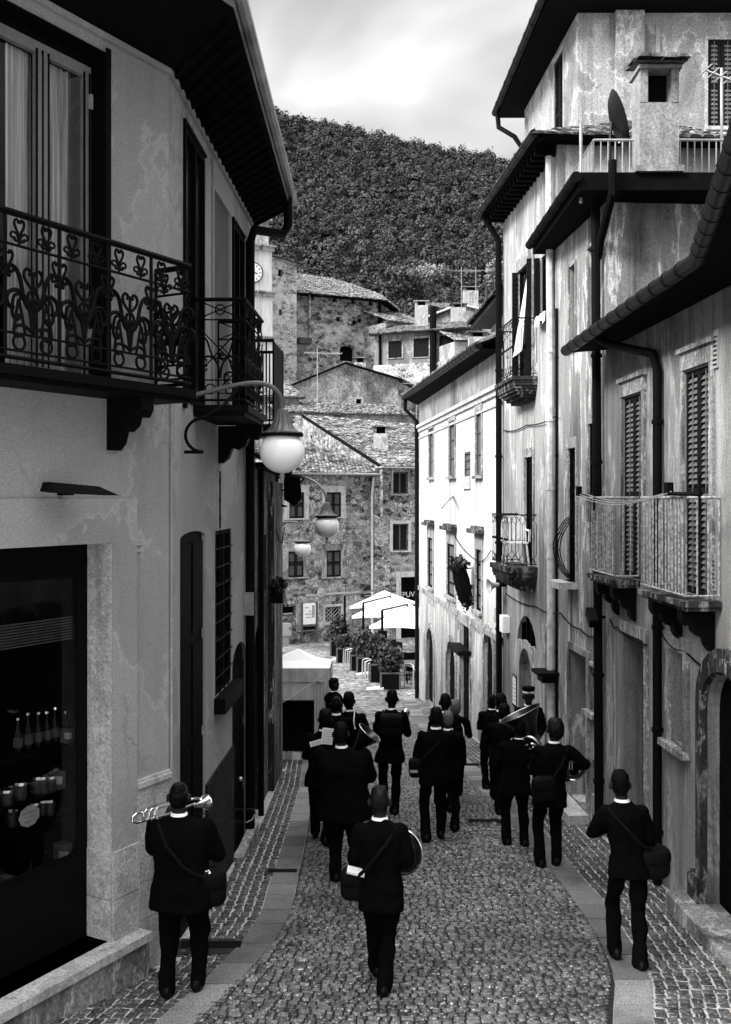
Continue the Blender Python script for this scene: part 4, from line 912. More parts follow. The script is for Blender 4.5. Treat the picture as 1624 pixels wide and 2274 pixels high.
# chimney with its tiled hood
mb = MB(); cx, cy = (1455-CX)/F*13.42, 13.42; zc0 = zt2
mb.box((cx,cy,zc0+.04), (.62,.46,.08)); mb.box((cx,cy,zc0+.48), (.50,.42,.82))
for sx in (-1, 1): mb.box((cx+sx*.20,cy,zc0+1.1), (.10,.42,.44))
mb.box((cx,cy+.16,zc0+1.1), (.30,.08,.44)); mb.box((cx,cy,zc0+1.34), (.56,.5,.045)); ch = mb.build('chimney', M['plR4'], H2); mb = MB(); mb.box((cx,cy+.06,zc0+1.1), (.298,.12,.436)); mb.build('flue_shade', M['black'], ch)  # black block in the hood opening, its inner shade put into the colour
mb = MB(); tiles(mb, (cx-.33,cy-.36,zc0+1.37), (cx+.33,cy-.36,zc0+1.37), (cx-.33,cy+.3,zc0+1.50), (cx+.33,cy+.3,zc0+1.50), .16, .32, .06); mb.build('chimney_tiles', M['tile'], ch)
# satellite dish and antenna on the terrace
dc = P(1374, 265, 14.2); T = thing('satellite_dish', 'dark satellite dish tilted beside the chimney on the roof terrace', 'satellite dish', (dc.x, dc.y, zt2))
mb = MB(); ax = Vector((.93,-.1,.30)).normalized(); mb.lathe([(0,-.09),(.16,-.075),(.30,-.035),(.40,.02),(.41,.015),(.31,-.05),(.16,-.092),(0,-.105)], dc, 24, ax); mb.build('dish', M['gut'], T, True)
mb = MB(); mb.tube([dc-ax*.1, (dc.x-.12,dc.y,dc.z-.3), (dc.x-.12,dc.y,zt2)], .022, 6); mb.build('mast', M['gut'], T)
mb = MB(); mb.tube([dc+Vector((0,0,-.33)), dc+ax*.36+Vector((0,0,-.1))], .011, 5); mb.tube([dc+ax*.36+Vector((0,0,-.1)), dc+ax*.44+Vector((0,0,-.07))], .035, 8); mb.build('feed_arm', M['alu'], T)
def antenna(base, h, label, L=1.0, dirv=(1,.3,0), n=8, mat='alu', r=.015):
    T = thing('television_antenna', label, 'antenna', base); b = Vector(base); dv = Vector(dirv).normalized(); s = dv.cross(Vector((0,0,1)))
    mb = MB(); mb.tube([b, b+Vector((0,0,h))], r, 5); mb.build('mast', M[mat], T)
    mb = MB(); c_ = b+Vector((0,0,h*.93)); mb.tube([c_-dv*L*.35, c_+dv*L*.65], r*.7, 5)
    for k in range(n): q_ = c_+dv*L*(k/(n-1)-.35); e_ = s*(.28-.02*k)*L; mb.tube([q_-e_, q_+e_], r*.5, 4)
    mb.build('aerial', M[mat], T); return T
antenna((P(1603,300,13.9).x, 13.9, zt2), 1.62, 'tall bright television antenna on the roof terrace at the right edge', .7, (.8,.1,-.25), 7, 'alu', .02)
# third house
H3r = thing('balcony_house', 'pale streaked house with two small ornate balconies and a fan grille over its arched door', 'house', (2.95, 18, gz(18)))
z3 = ZC+5.62; zb1, zb2 = ZC+2.09, ZC-1.20
d1 = RM.rect(1152,1184,590,800); d1 = (d1[0], d1[1], zb1, d1[3]); wC = RM.rect(1202,1230,560,701); d2 = RM.rect(1167,1185,1015,1200); d2 = (d2[0], d2[1], zb2, d2[3])
fan = RM.rect(1148,1193,1368,1432); pd = RM.rect(1156,1184,1440,1680); pd = (pd[0], pd[1], gz(18.6)+.05, pd[3]); nd_ = RM.rect(1210,1231,1404,1660); nd_ = (nd_[0], nd_[1], gz(17)+.05, nd_[3])
ops = [(*d1,.08,0), (*wC,.08,0), (*d2,.08,0), (*fan,.14,(fan[1]-fan[0])*.45), (*pd,.45,(pd[1]-pd[0])*.5), (*nd_,.3,.15)]
mb = MB(); facade(mb, RM, um, E, zlo, z3, ops); body(mb, RM, um, E, zlo, z3, -.46, -4); mb.build('wall', M['plR3'], H3r)
window(H3r, RM, d1, .07, 'glass', 'wood', .05, (1,2)); window(H3r, RM, wC, .07, 'glass', 'wood', .05, (1,1)); window(H3r, RM, d2, .07, 'glass', 'wood', .05, (1,2))
surround(H3r, RM, d2, .09, .025, 'stD', False, .16); surround(H3r, RM, d1, .10, .03, 'stD', False, .22)
for r, k in ((d1,1), (wC,1)):
    u0, u1, z0_, z1 = r; mb = MB(); RM.box(mb, u1-.01, u1+.025, z0_, z1, .02, .12); sh = mb.build('shutter', M['shut'], H3r); mb = MB()
    for j in range(22): z = z0_+.06+j*(z1-z0_-.1)/22; RM.box(mb, u1-.02, u1-.011, z, z+.03, .03, .11)
    mb.build('slats', M['shut'], sh)
    mb = MB(); mb.hexa([RM.pt(u0-.005,z0_,.02), RM.pt(u0+.03,z0_,.02), RM.pt(u0+.03,z0_,.11), RM.pt(u0-.005,z0_,.11), RM.pt(u0-.005,z1,.02), RM.pt(u0+.03,z1,.02), RM.pt(u0+.03,z1,.11), RM.pt(u0-.005,z1,.11)]); mb.build('shutter', M['shut'], H3r)
mb = MB(); mb.poly([RM.pt(d1[0]+.14,d1[3]-.12,.05), RM.pt(d1[0]+.06,d1[3]-.12,.07), RM.pt(d1[0]+.06,zb1+.5,.18), RM.pt(d1[1]-.12,zb1+.5,.14)]); mb.build('door_curtain', M['tentg'], H3r)
mb = MB(); RM.box(mb, wC[0]-.05, wC[1]+.05, wC[2]-.05, wC[2], -.02, .1); mb.build('sill', M['stL'], H3r)
mb = MB(); u0, u1 = wC[0]+.08, wC[1]-.03; n = 8
for k in range(n):
    a, b = u0+(u1-u0)*k/n, u0+(u1-u0)*(k+1)/n; w0, w1 = .12+.02*math.sin(k*2.3), .12+.02*math.sin((k+1)*2.3)
    mb.poly([RM.pt(a,wC[2]+.01,-.05), RM.pt(b,wC[2]+.01,-.05), RM.pt(b,wC[2]+.02,w1), RM.pt(a,wC[2]+.02,w0)]); mb.poly([RM.pt(a,wC[2]+.02,w0), RM.pt(b,wC[2]+.02,w1), RM.pt(b,wC[2]-.13-.05*math.sin(k*1.7+1.7),w1+.01), RM.pt(a,wC[2]-.13-.05*math.sin(k*1.7),w0+.01)])
solo(mb, 'bedding', M['tentw'], 'white bedding hung out over the sill of the upper window', 'bedding', RM.pt(u0, wC[2], .05))
pane(H3r, RM, fan, -.13, 'black', (fan[1]-fan[0])*.45, 'fan_light'); mb = MB()
for k in range(9): u = fan[0]+(fan[1]-fan[0])*(k+.5)/9; hgt = math.sin(math.pi*(k+.5)/9)**.6; RM.box(mb, u-.025, u+.025, fan[2], fan[2]+(fan[3]-fan[2])*(.45+.5*hgt), -.12, -.08+.04*(k % 2))
mb.build('fan_grille', M['wood'], H3r)
arch_band(H3r, RM, (*pd,), (pd[1]-pd[0])*.5, .16, .003, .03, 'plR3')
door(H3r, RM, pd, .43, 'woodl', (pd[1]-pd[0])*.5, 2, 3, False); mb = MB(); mb.lathe([(0,0),(.07,.005),(.075,.03),(0,.04)], RM.pt((pd[0]+pd[1])/2+.15, gz(18.6)+1.55, -.40), 14, RM.pt(0,0,1)-RM.pt(0,0,0)); mb.build('door_knocker', M['brassd'], H3r)
door(H3r, RM, nd_, .28, 'wood', .15, 1, 3, False)
pf = RM.rect(1142,1150,1503,1566); T = thing('poster_frame', 'narrow framed poster on the wall left of the pale arched door', 'poster', RM.pt(pf[0], pf[2], 0)); mb = MB(); RM.box(mb, pf[0]-.03, pf[1]+.03, pf[2]-.03, pf[3]+.03, .003, .03); fr_ = mb.build('frame', M['iron'], T)
mb = MB(); RM.box(mb, pf[0]+.02, pf[1]-.02, pf[2]+.02, pf[3]-.02, .031, .034); mb.build('poster', M['paper'], T)
mb = MB()
for k in range(7): z = pf[2]+.08+k*.075; RM.box(mb, pf[0]+.05, pf[1]-.05-.04*(k % 3), z, z+.03, .035, .0365)
mb.build('printing', M['steel'], T)
u, z = RM.px(1221,1493,.1); mb = MB(); RM.box(mb, u-.25, u+.25, z-.02, z+.03, .004, .34); RM.box(mb, u-.18, u+.18, z-.14, z-.02, .004, .26); solo(mb, 'wall_shelf', M['iron'], 'black bracket ledge jutting out beside the dark doorway', 'ledge', RM.pt(u,z,0))
pp = um+.16
pipe(H3r, [RM.pt(pp,z3,.1), RM.pt(pp,ZC+2.9,.08), RM.pt(pp,gz(16.5)+.02,.07)], .058, 'pipeL', clips=7)
pipe(H3r, [RM.pt(E-.03,z3+.0,.4), RM.pt(E-.03,z3-.5,.1), RM.pt(E-.03,gz(20.4)+.02,.09)], .062, 'iron', clips=6)
eo = RM.pt(um-.25,z3,.40); ef = RM.pt(E+.25,z3,.42); bk = RM.pt(um-.25,z3,-3.2); bf = RM.pt(E+.25,z3,-3.2)
slab_roof(H3r, [eo, ef, bf, bk], .05, 'soff', 'soffit'); up = Vector((0,0,.06))
mb = MB(); tiles(mb, eo+up, ef+up, RM.pt(um+1.1,z3+.75,-1.6), RM.pt(E,z3+.75,-1.6), .2, .36, .055, seed=4); tiles(mb, bk+up, eo+up, RM.pt(um+1.1,z3+.75,-1.6), RM.pt(um+1.1,z3+.75,-1.6)+Vector((-.02,0,0)), .2, .36, .055, seed=5); mb.build('roof', M['tile'], H3r)
gutter(H3r, [eo+Vector((-.05,-.05,.06)), ef+Vector((-.05,0,.06))], .07, 'gut', rings=.5); mb = MB()
for k in range(16):
    u = um+(E-um)*(k+.5)/16; mb2 = MB(); RM.box(mb2, u-.05, u+.05, z3-.14, z3-.002, .004, .34); mb2.build('rafter', M['soff'], H3r)
balcony(H3r, RM, uM(17.62), uM(19.1), zb1, .41, 1.0, 'lyre', 'stK', (), .0065, .06, None, (1,1), 'iron', False, True)
balcony(H3r, RM, uM(17.62), uM(19.05), zb2, .51, .90, 'lyre', 'stK', (), .0065, .09, None, (1,1), 'iron', False, True)
# plastic chair on the lower balcony
T = thing('plastic_chair', 'white plastic armchair on the small lower balcony', 'chair', RM.pt(uM(18.2), zb2, .26)); b = RM.pt(uM(18.2), zb2, .26)
mb = MB(); mb.box(b+Vector((0,0,.4)), (.40,.38,.03)); mb.build('seat', M['white'], T); mb = MB()
for k in range(5): mb.box(b+Vector((-.16+.08*k,.2,.65)), (.045,.025,.42))
mb.tube([b+Vector((-.22,.2,.42)), b+Vector((-.2,.22,.78)), b+Vector((-.1,.23,.87)), b+Vector((.1,.23,.87)), b+Vector((.2,.22,.78)), b+Vector((.22,.2,.42))], .022, 6); mb.build('backrest', M['white'], T)
for sx in (-1, 1):
    for sy in (-1, 1): mb = MB(); mb.tube([b+Vector((sx*.17,sy*.16,.4)), b+Vector((sx*.21,sy*.2,0))], .02, 6); mb.build('leg', M['white'], T)
    mb = MB(); mb.tube([b+Vector((sx*.21,.2,.62)), b+Vector((sx*.23,-.15,.62)), b+Vector((sx*.22,-.18,.42))], .02, 6); mb.build('armrest', M['white'], T)
# ------------------------------------------------------------------ right: white house on the corner of the square
RW = Wall((2.757, 20.5), (1.72, 32.9), -1); HW = thing('white_house', 'bright white house with tall narrow windows and a moulded cornice, corner of the square', 'house', (2.2, 27, gz(27)))
zW = ZC+3.0; zs = ZC-2.88; zlo = gz(34)-.5; zc = ZC+2.22
up_ = [RW.rect(954.5,964,951,1060), RW.rect(999,1012,935,1058), RW.rect(1032,1045,1003,1058), RW.rect(1058.5,1071,912,1056)]
lo_ = [RW.rect(952,963,1194,1304), RW.rect(995,1012,1208,1325), RW.rect(1059,1071.5,1220,1357)]
gd_ = [RW.rect(949,964,1395,1555), RW.rect(994,1013,1424,1575), RW.rect(1024,1045,1388,1600), RW.rect(1076,1097,1402,1640)]
gd_ = [(a, b, gz(RW.d((a+b)/2))+.08, d) for a, b, c, d in gd_]
mb = MB(); facade(mb, RW, 0, RW.L, zc, zW, []); mb.build('eave_shade_wall', M['plR1'], HW); mb = MB(); facade(mb, RW, 0, RW.L, zs, zc, [(*r,.06,0) for r in up_+lo_]); body(mb, RW, 0, RW.L, zlo, zW, -.46, -3.6); mb.build('wall', M['plW'], HW)  # greyer plaster above the cornice paints in the shade under the eave
mb = MB(); facade(mb, RW, 0, RW.L, zlo, zs, [(*r,.10,(0 if i == 2 else (r[1]-r[0])*.45)) for i, r in enumerate(gd_)]); mb.build('ground_storey_wall', M['plWl'], HW)
for r in up_: window(HW, RW, r, .05, 'panel', 'woodm', .05, (0,2))
for r in (up_[0], up_[1], up_[3]): surround(HW, RW, r, .10, .03, 'stD', True, .25)
mb = MB(); RW.box(mb, up_[2][0]-.06, up_[2][1]+.06, up_[2][2]-.3, up_[2][2]-.01, .003, .05); mb.build('sill', M['stL'], HW)
for r in lo_:
    window(HW, RW, r, .05, 'panel', 'wood', .05, (0,3)); surround(HW, RW, r, .11, .035, 'stD', True, .35)
    mb = MB(); a, b, c, d = r; RW.box(mb, a-.22, b+.22, d+.36, d+.46, .003, .2); RW.box(mb, a-.17, b+.17, d+.46, d+.52, .003, .12); mb.build('window_hood', M['stK'], HW)
    mb = MB(); RW.box(mb, a-.11, b+.11, c-.5, c-.08, .003, .025); mb.build('apron_panel', M['stD'], HW)
for i, r in enumerate(gd_):
    ar = 0 if i == 2 else (r[1]-r[0])*.45; door(HW, RW, r, .08, 'wood', ar, 2 if i else 1, 3, False)
    if i != 2: arch_band(HW, RW, r, ar, .16, .003, .035, 'stD')
    else: mb = MB(); RW.box(mb, r[0]-.15, r[1]+.1, r[3]-.62, r[3]-.52, .003, .32); mb.build('door_canopy', M['iron'], HW); surround(HW, RW, r, .13, .035, 'stD', False)
mb = MB(); RW.box(mb, 0, RW.L, zc, zc+.09, .003, .10); RW.box(mb, 0, RW.L, zc-.12, zc, .003, .05); RW.box(mb, 0, RW.L, zc-.34, zc-.28, .003, .03); mb.build('cornice', M['stL'], HW)
mb = MB(); RW.box(mb, 0, RW.L, zs-.06, zs+.07, .003, .05); mb.build('string_course', M['stD'], HW)
e0_, e1_ = Vector((2.37,21.0,ZC+3.07)), Vector((1.29,33.3,ZC+3.2)); w0_, w1_ = RW.pt(.3,zW,.0), RW.pt(RW.L+.35,zW,0)
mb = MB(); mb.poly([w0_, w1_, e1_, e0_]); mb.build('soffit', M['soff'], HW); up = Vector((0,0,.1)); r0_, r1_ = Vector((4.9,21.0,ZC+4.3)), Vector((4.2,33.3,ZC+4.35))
mb = MB(); tiles(mb, e0_+up, e1_+up, r0_, r1_, .22, .4, .06, seed=9); mb.poly([e1_, e1_+up, r1_, w1_+Vector((2.4,0,.2)), w1_]); mb.build('roof', M['tile'], HW)
gutter(HW, [e0_+Vector((-.05,0,.05)), e1_+Vector((-.05,0,.05))], .085, 'gut', rings=.45)
pipe(HW, [e1_+Vector((0,-.1,0)), e1_+Vector((0,-.1,-.35)), RW.pt(RW.L-.02,ZC+2.45,.08), RW.pt(RW.L-.02,gz(32.9),.07)], .065, 'iron')
uW = Wall((3.15, 20.6), (3.0, 24.5), -1); mb = MB(); uW.box(mb, 0, uW.L, ZC+3.0, ZC+4.15, -1.5, 0); mb.build('upper_wall', M['plR3'], HW)
mb = MB(); tiles(mb, uW.pt(-.1,ZC+4.15,.45), uW.pt(uW.L+.2,ZC+4.15,.45), uW.pt(-.1,ZC+4.75,-1.5), uW.pt(uW.L+.2,ZC+4.75,-1.5), .22, .4, .06); uW.box(mb, -.1, uW.L+.2, ZC+4.06, ZC+4.14, -.4, .45); mb.build('upper_roof', M['tileD'], HW)
# small fittings on these walls
def small(name, W, px, py, o, w, h, dpt, mat, label, cat):
    u, z = W.px(px, py, o); mb = MB(); W.box(mb, u-w/2, u+w/2, z-h/2, z+h/2, .003, dpt); o_ = mb
    T = thing(name, label, cat, W.pt(u, z, 0)); mb.build('casing', M[mat], T); mb = MB(); W.box(mb, u-w*.36, u+w*.36, z-h*.36, z+h*.36, dpt, dpt+.006); mb.build('cover', M[mat], T); return T
small('meter_box', RW, 1111, 1366, 0, .22, .3, .1, 'plWl', 'pale meter box on the white wall beside the black drainpipe', 'meter box')
small('meter_box', RM, 1129, 1385, 0, .32, .32, .14, 'white', 'white meter box on the streaked wall right of the black drainpipe', 'meter box')
small('wall_plaque', RW, 1050.5, 1486, 0, .16, .5, .02, 'plWl', 'small worn plaque left of the rightmost arched door of the white house', 'plaque')
small('wall_plaque', RW, 1019, 1386, 0, .13, .3, .02, 'stD', 'dark little plaque above the doors of the white house', 'plaque')
small('wall_plaque', RW, 941, 1432, 0, .5, .8, .02, 'steel', 'grey notice plaque at the far end of the white house', 'plaque')
c_ = P(1099, 1303, 20.1); T = thing('loudspeaker', 'grey horn loudspeaker fixed to the black drainpipe', 'loudspeaker', RM.pt(E-.03, c_.z, .1)); ax = Vector((-1,-.25,-.12)).normalized(); st = Vector((2.64,20.15,c_.z+.04))
mb = MB(); mb.lathe([(.035,0),(.05,.10),(.075,.17),(.14,.23),(.145,.232),(.07,.165),(.0,.12)], st, 20, ax); mb.build('horn', M['steel'], T, True)
mb = MB(); mb.tube([st-ax*.14, st+ax*.02], .055, 10); mb.build('driver', M['iron'], T); mb = MB(); mb.tube([st-ax*.1, RM.pt(E-.05,c_.z+.05,.12)], .02, 5); mb.build('bracket', M['iron'], T)
# tall leafy wall ornament on the white house
u, z = RW.px(1020, 1262, .35); T = thing('wall_planter', 'long black tilted planter with a leafy top on the white wall', 'planter', RW.pt(u, z, 0)); a, b = RW.pt(u,z,.36), RW.pt(RW.u(1040,.12), RW.px(1040,1346,.12)[1], .14)
mb = MB(); mb.tube([a, a.lerp(b,.3), a.lerp(b,.55), a.lerp(b,.8), b], [.17,.20,.19,.17,.10], 8); mb.build('basket', M['iron'], T, True); mb = MB(); leaves(mb, a+Vector((0,0,.08)), .25,.25,.2, 300, .10); leaves(mb, a.lerp(b,.75), .2,.2,.4, 150, .09); mb.build('foliage', M['plant'], T)
mb = MB()
for s in (0,.45,.85): q_ = a.lerp(b,s); mb2 = MB(); mb2.tube([q_, q_-RW.pt(0,0,.3)+RW.pt(0,0,0)], .015, 5); mb2.build('bracket', M['iron'], T)
u, z = RW.px(993, 1115, .2); mb = MB(); mb.tube([RW.pt(RW.u(1006), RW.px(1006,1102)[1], .0), RW.pt(RW.u(996,.3), RW.px(996,1110,.3)[1], .3), RW.pt(RW.u(981,.5), RW.px(981,1128,.5)[1], .5)], .03, 6); solo(mb, 'flag_holder', M['ironr'], 'short bent pole sticking out of the white wall between the window rows', 'pole', RW.pt(u,z,0))
def cable(pts, W, sag, label, mat='iron', r=.011):
    mb = MB(); q_ = [W.pt(*W.px(x, y, o), o) if False else W.pt(W.px(x,y,o)[0], W.px(x,y,o)[1], o) for x, y, o in pts]
    for a, b in zip(q_, q_[1:]): mb.tube([a.lerp(b, k/10)-Vector((0,0,sag*math.sin(math.pi*k/10))) for k in range(11)], r, 5)
    solo(mb, 'cable', M[mat], label, 'cable', q_[0])
cable([(998,1168,.04),(1056,1243,.03),(1091,1222,.04)], RW, .12, 'thin cable looping between the hooded windows of the white house')
cable([(1119,956,.03),(1170,944,.03),(1240,921,.05)], RM, .05, 'twisted cable strung from the black drainpipe to the pale pipe, high up')
cable([(1123,1318,.05),(1190,1347,.03),(1245,1361,.05),(1290,1398,.03),(1325,1412,.03)], RM, .05, 'sagging cable running across the pale pipe to the security camera')
cable([(1355,1375,.02),(1370,1392,.03),(1437,1432,.05)], R1, .05, 'black cable drooping beside the middle drainpipe')
cable([(1470,1408,.04),(1520,1445,.03),(1620,1500,.03)], R1, .06, 'black cable hanging over the framed ground floor window')
u, z = RM.px(1328,1371,.12); T = thing('security_camera', 'small black security camera by the drainpipe on the peeling wall', 'camera', RM.pt(u,z,0)); mb = MB(); mb.box(RM.pt(u,z,.2), (.12,.3,.12), Matrix.Rotation(.5,3,'X')); mb.build('camera_housing', M['iron'], T); mb = MB(); mb.tube([RM.pt(u+.05,z,.0), RM.pt(u,z,.2)], .02, 5); mb.build('bracket', M['iron'], T)
# ------------------------------------------------------------------ right: tall speckled house rising behind
R4s = Wall((4.04, 19.5), (3.79, 24.4), -1); R4e = Wall((13, 19.5), (4.04, 19.5), -1); H4r = thing('tall_house', 'tall pale speckled house with dark shutters rising above the terrace, top right', 'house', (7, 21, gz(21)))
z4 = ZC+9.35; s1 = R4s.rect(1232,1252,125,275); s2 = R4s.rect(1172,1190,235,320); s1 = (s1[0],s1[1],ZC+6.9,s1[3]); s2 = (s2[0],s2[1],ZC+6.9,ZC+8.4); e1w = R4e.rect(1570,1640,85,285)
if R4e.N.y > 0: R4e.N = -R4e.N
e1w = R4e.rect(1572,1632,88,283)
mb = MB(); facade(mb, R4s, 0, R4s.L, ZC+3, z4, [(*s1,.1,0), (*s2,.1,0)], 0); facade(mb, R4e, 0, R4e.L, ZC+3, z4, [(*e1w,.1,0)], 0)
mb.prism([(13,24.4,ZC+3), (3.79,24.4,ZC+3), (*R4s.pt(R4s.L,0,-.4).xy,ZC+3), (4.45,19.9,ZC+3), (13,19.9,ZC+3)], (0,0,6.35)); mb.poly([(3.79,24.4,ZC+3),(3.79,24.4,z4),(4.2,24.4,z4),(4.2,24.4,ZC+3)]); mb.build('wall', M['plR4'], H4r)
for W_2, r in ((R4s, s1), (R4s, s2), (R4e, e1w)): shutters(H4r, W_2, r, -.05, 'shut', 'slat' if W_2 is R4e else 'shut', 2, .06, .085); surround(H4r, W_2, r, .06, .02, 'stL')
mb = MB(); ua, ub = R4e.u(1365), R4e.u(1428); R4e.box(mb, min(ua,ub), max(ua,ub), ZC+3, z4, .003, .12); mb.build('chimney_breast', M['plR4'], H4r)
mb = MB(); R4e.box(mb, R4e.u(1461)-.04, R4e.u(1461)+.04, ZC+8.0, ZC+9.0, .003, .03); mb.build('wall_bracket', M['steel'], H4r)
mb = MB(); ov = [(3.40,19.0), (3.22,24.9), (5,24.9), (13,24.9), (13,19.0)]; mb.prism([(a,b,z4-.12) for a, b in ov], (0,0,.1)); mb.build('soffit', M['soff'], H4r)
mb = MB(); tiles(mb, (3.40,19.0,z4), (3.22,24.9,z4), (7.5,20.5,z4+1.6), (7.5,24.9,z4+1.6), .22, .4, .06); tiles(mb, (13,19.0,z4), (3.40,19.0,z4), (13,20.5,z4+1.6), (7.5,20.5,z4+1.6), .22, .4, .06); mb.build('roof', M['tile'], H4r)
gutter(H4r, [(3.34,18.95,z4+.02), (3.16,24.95,z4+.02)], .09, 'gut', rings=.55); pipe(H4r, [(3.2,24.8,z4-.1), (3.22,24.75,z4-.4), (3.55,24.4,z4-.75), (3.72,24.42,z4-1.0), (3.72,24.42,ZC+4)], .06, 'iron')
# ------------------------------------------------------------------ the square: stone house facing us
def px_wall(x0, d0, x1, d1): return Wall(((x0-CX)/F*d0, d0), ((x1-CX)/F*d1, d1), 1)
SL = px_wall(560, 52, 832, 56.5); SR = px_wall(833, 56.0, 985, 57.5); zq = gz(58)-.6
HS = thing('stone_house', 'rough rubble stone house with shuttered windows and mossy tile roofs facing the square', 'house', (1, 56, gz(56)))
zS1 = SL.px(740,1054)[1]; zS2 = SR.px(890,1040)[1]
wl = [SL.rect(642,675.5,1093,1151), SL.rect(725,757.5,1093,1148), SL.rect(640,674.5,1224,1282), SL.rect(725,757.5,1222,1281)]
sm = SL.rect(722,757,1347,1381); pq = SL.rect(626,656.5,1347,1367)
mb = MB(); facade(mb, SL, 0, SL.L, zq, zS1, [(*r,.15,0) for r in wl]+[(*sm,.2,0), (*pq,.25,0)]); body(mb, SL, 0, SL.L, zq, zS1, -.45, -6); mb.build('wall', M['rub'], HS)
wr = [SR.rect(873,906,1048,1097), SR.rect(872,907,1163,1223)]; dR = SR.rect(890,931,1281,1420); dR = (dR[0], dR[1], gz(56.5), dR[3])
mb = MB(); facade(mb, SR, 0, SR.L, zq, zS2, [(*r,.18,0) for r in wr]+[(*dR,.3,0)]); body(mb, SR, 0, SR.L, zq, zS2, -.45, -7); mb.build('wall', M['rub'], HS)
for i, r in enumerate(wl): shutters(HS, SL, r, -.06, 'shut', 'woodm', 2, .09, .12); surround(HS, SL, r, .28, .04, 'stL' if i < 2 else 'stD', True, .35)
for r in wr: window(HS, SR, r, .16, 'glass', 'woodm', .07, (1,0))
surround(HS, SR, wr[0], .14, .03, 'stD'); surround(HS, SR, wr[1], .16, .05, 'stL', True, .18)
for r in wr:
    mb = MB(); n = 12
    for k in range(n):
        a, b = r[0]+(r[1]-r[0])*k/n, r[0]+(r[1]-r[0])*(k+1)/n; mb.poly([SR.pt(a,r[2]+.05,-.14+.03*(k % 2)), SR.pt(b,r[2]+.05,-.14+.03*((k+1) % 2)), SR.pt(b,r[3]-.05,-.14+.03*((k+1) % 2)), SR.pt(a,r[3]-.05,-.14+.03*(k % 2))])
    mb.build('curtain', M['shut'], HS)
door(HS, SR, dR, .28, 'wood', 0, 2, 2, False); surround(HS, SR, dR, .26, .06, 'stL', False, .3); text('lettering', 'VESPUV', .42, SR.pt((dR[0]+dR[1])/2-.3, SR.px(900,1322)[1], -.25), 'signg', HS, SR.pt(1,0,0)-SR.pt(0,0,0))
surround(HS, SL, sm, .13, .04, 'stL', False, .13, True); window(HS, SL, sm, .18, 'glass', 'stL', .05, (1,0)); mb = MB()
a, b, c, d = sm
for k in range(-3, 5):
    for s in (1, -1):
        p = []
        for t in range(13):
            uu = a+(b-a)*(k+s*t*.33)/4; zz = c+(d-c)*t/12
            if a <= uu <= b: p.append(SL.pt(uu, zz, -.05))
        if len(p) > 1: mb.tube([p[0], p[-1]], .022, 4)
mb.build('window_grille', M['steel'], HS)
pane(HS, SL, pq, -.24, 'black', 0, 'cellar_opening'); mb = MB(); SL.box(mb, pq[0]+.15, pq[1]-.12, pq[2]+.05, pq[2]+.12, -.15, -.1); mb.build('cellar_bar', M['stL'], HS)
mb = MB(); z0_ = SL.px(700,1322)[1]; SL.box(mb, SL.u(622), SL.L-.02, zq, z0_, .002, .035)
# lower render band, with a ragged gap around the cellar and the small window
for (x0, x1) in ((657, 721), (759, 831)): pass
mb = MB(); u0, u1, u2, u3 = SL.u(658), sm[0]-.14, sm[1]+.14, SL.L-.02; zb_ = SL.px(700,1400)[1]
for a_, b_ in ((u0,u1), (u2,u3)): m2 = MB(); SL.box(m2, a_, b_, zb_, z0_, .003, .03); m2.build('render_patch', M['plG'], HS)
mb = MB(); SL.box(mb, 3.2, SL.L-.1, z0_-.02, z0_+.08, .031, .07); mb.build('string_course', M['stL'], HS)
mb = MB(); mb.lathe([(.15,0),(.24,.02),(.26,.06),(.15,.07)], SL.pt(SL.u(712), SL.px(712,1316)[1], 0), 16, SL.N.to_3d()); mb.build('round_vent', M['stL'], HS)
pipe(HS, [SL.pt(SL.L-.25,zS1-.1,.3), SL.pt(SL.L-.25,zS1-1.2,.12), SL.pt(SL.L-.2,gz(56),.10)], .09, 'pipeL')
# roofs: lean-to on the left, long tiled slope on the right, rubble gable between them
eL0, eL1 = SL.pt(-.3,zS1+.08,.5), SL.pt(SL.L+.2,zS1+.08,.5); rL0, rL1 = P(560,940,61), P(846,1042,57.2)
mb = MB(); tiles(mb, eL0, eL1, rL0, rL1, .24, .42, .07, .05, 21); mb.build('roof', M['tile'], HS)
mb = MB(); SL.box(mb, -.3, SL.L+.2, zS1, zS1+.07, -.2, .45); mb.tube([SL.pt(-.3,zS1+.04,.55), SL.pt(SL.L+.2,zS1+.04,.55)], .07, 8); mb.build('gutter', M['steel'], HS)
eR0, eR1 = SR.pt(.25,zS2+.08,.5), SR.pt(SR.L+3,zS2+.08,.5); rR0, rR1 = P(672,922,68), P(1000,950,70)
mb = MB(); tiles(mb, eR0, eR1, rR0, rR1, .24, .42, .07, .05, 22); mb.build('roof', M['tile'], HS)
mb = MB(); SR.box(mb, .1, SR.L, zS2, zS2+.07, -.2, .45); mb.tube([SR.pt(.1,zS2+.04,.55), SR.pt(SR.L,zS2+.04,.55)], .07, 8); mb.build('gutter', M['steel'], HS)
A_, B_ = eR0.copy(), rR0.copy(); mb = MB(); mb.poly([A_-Vector((0,0,.05)), B_-Vector((0,0,.05)), Vector((B_.x,B_.y,ZC-1)), Vector((A_.x,A_.y,ZC-1))]); mb.poly([B_, Vector((B_.x-8,B_.y,B_.z-.4)), Vector((B_.x-8,B_.y,ZC-1)), Vector((B_.x,B_.y,ZC-1))]); mb.build('gable_wall', M['rub'], HS)
mb = MB(); mb.tube([A_+Vector((0,-.05,-.05)), B_+Vector((0,-.05,-.05))], .10, 6); mb.build('verge', M['soff'], HS)
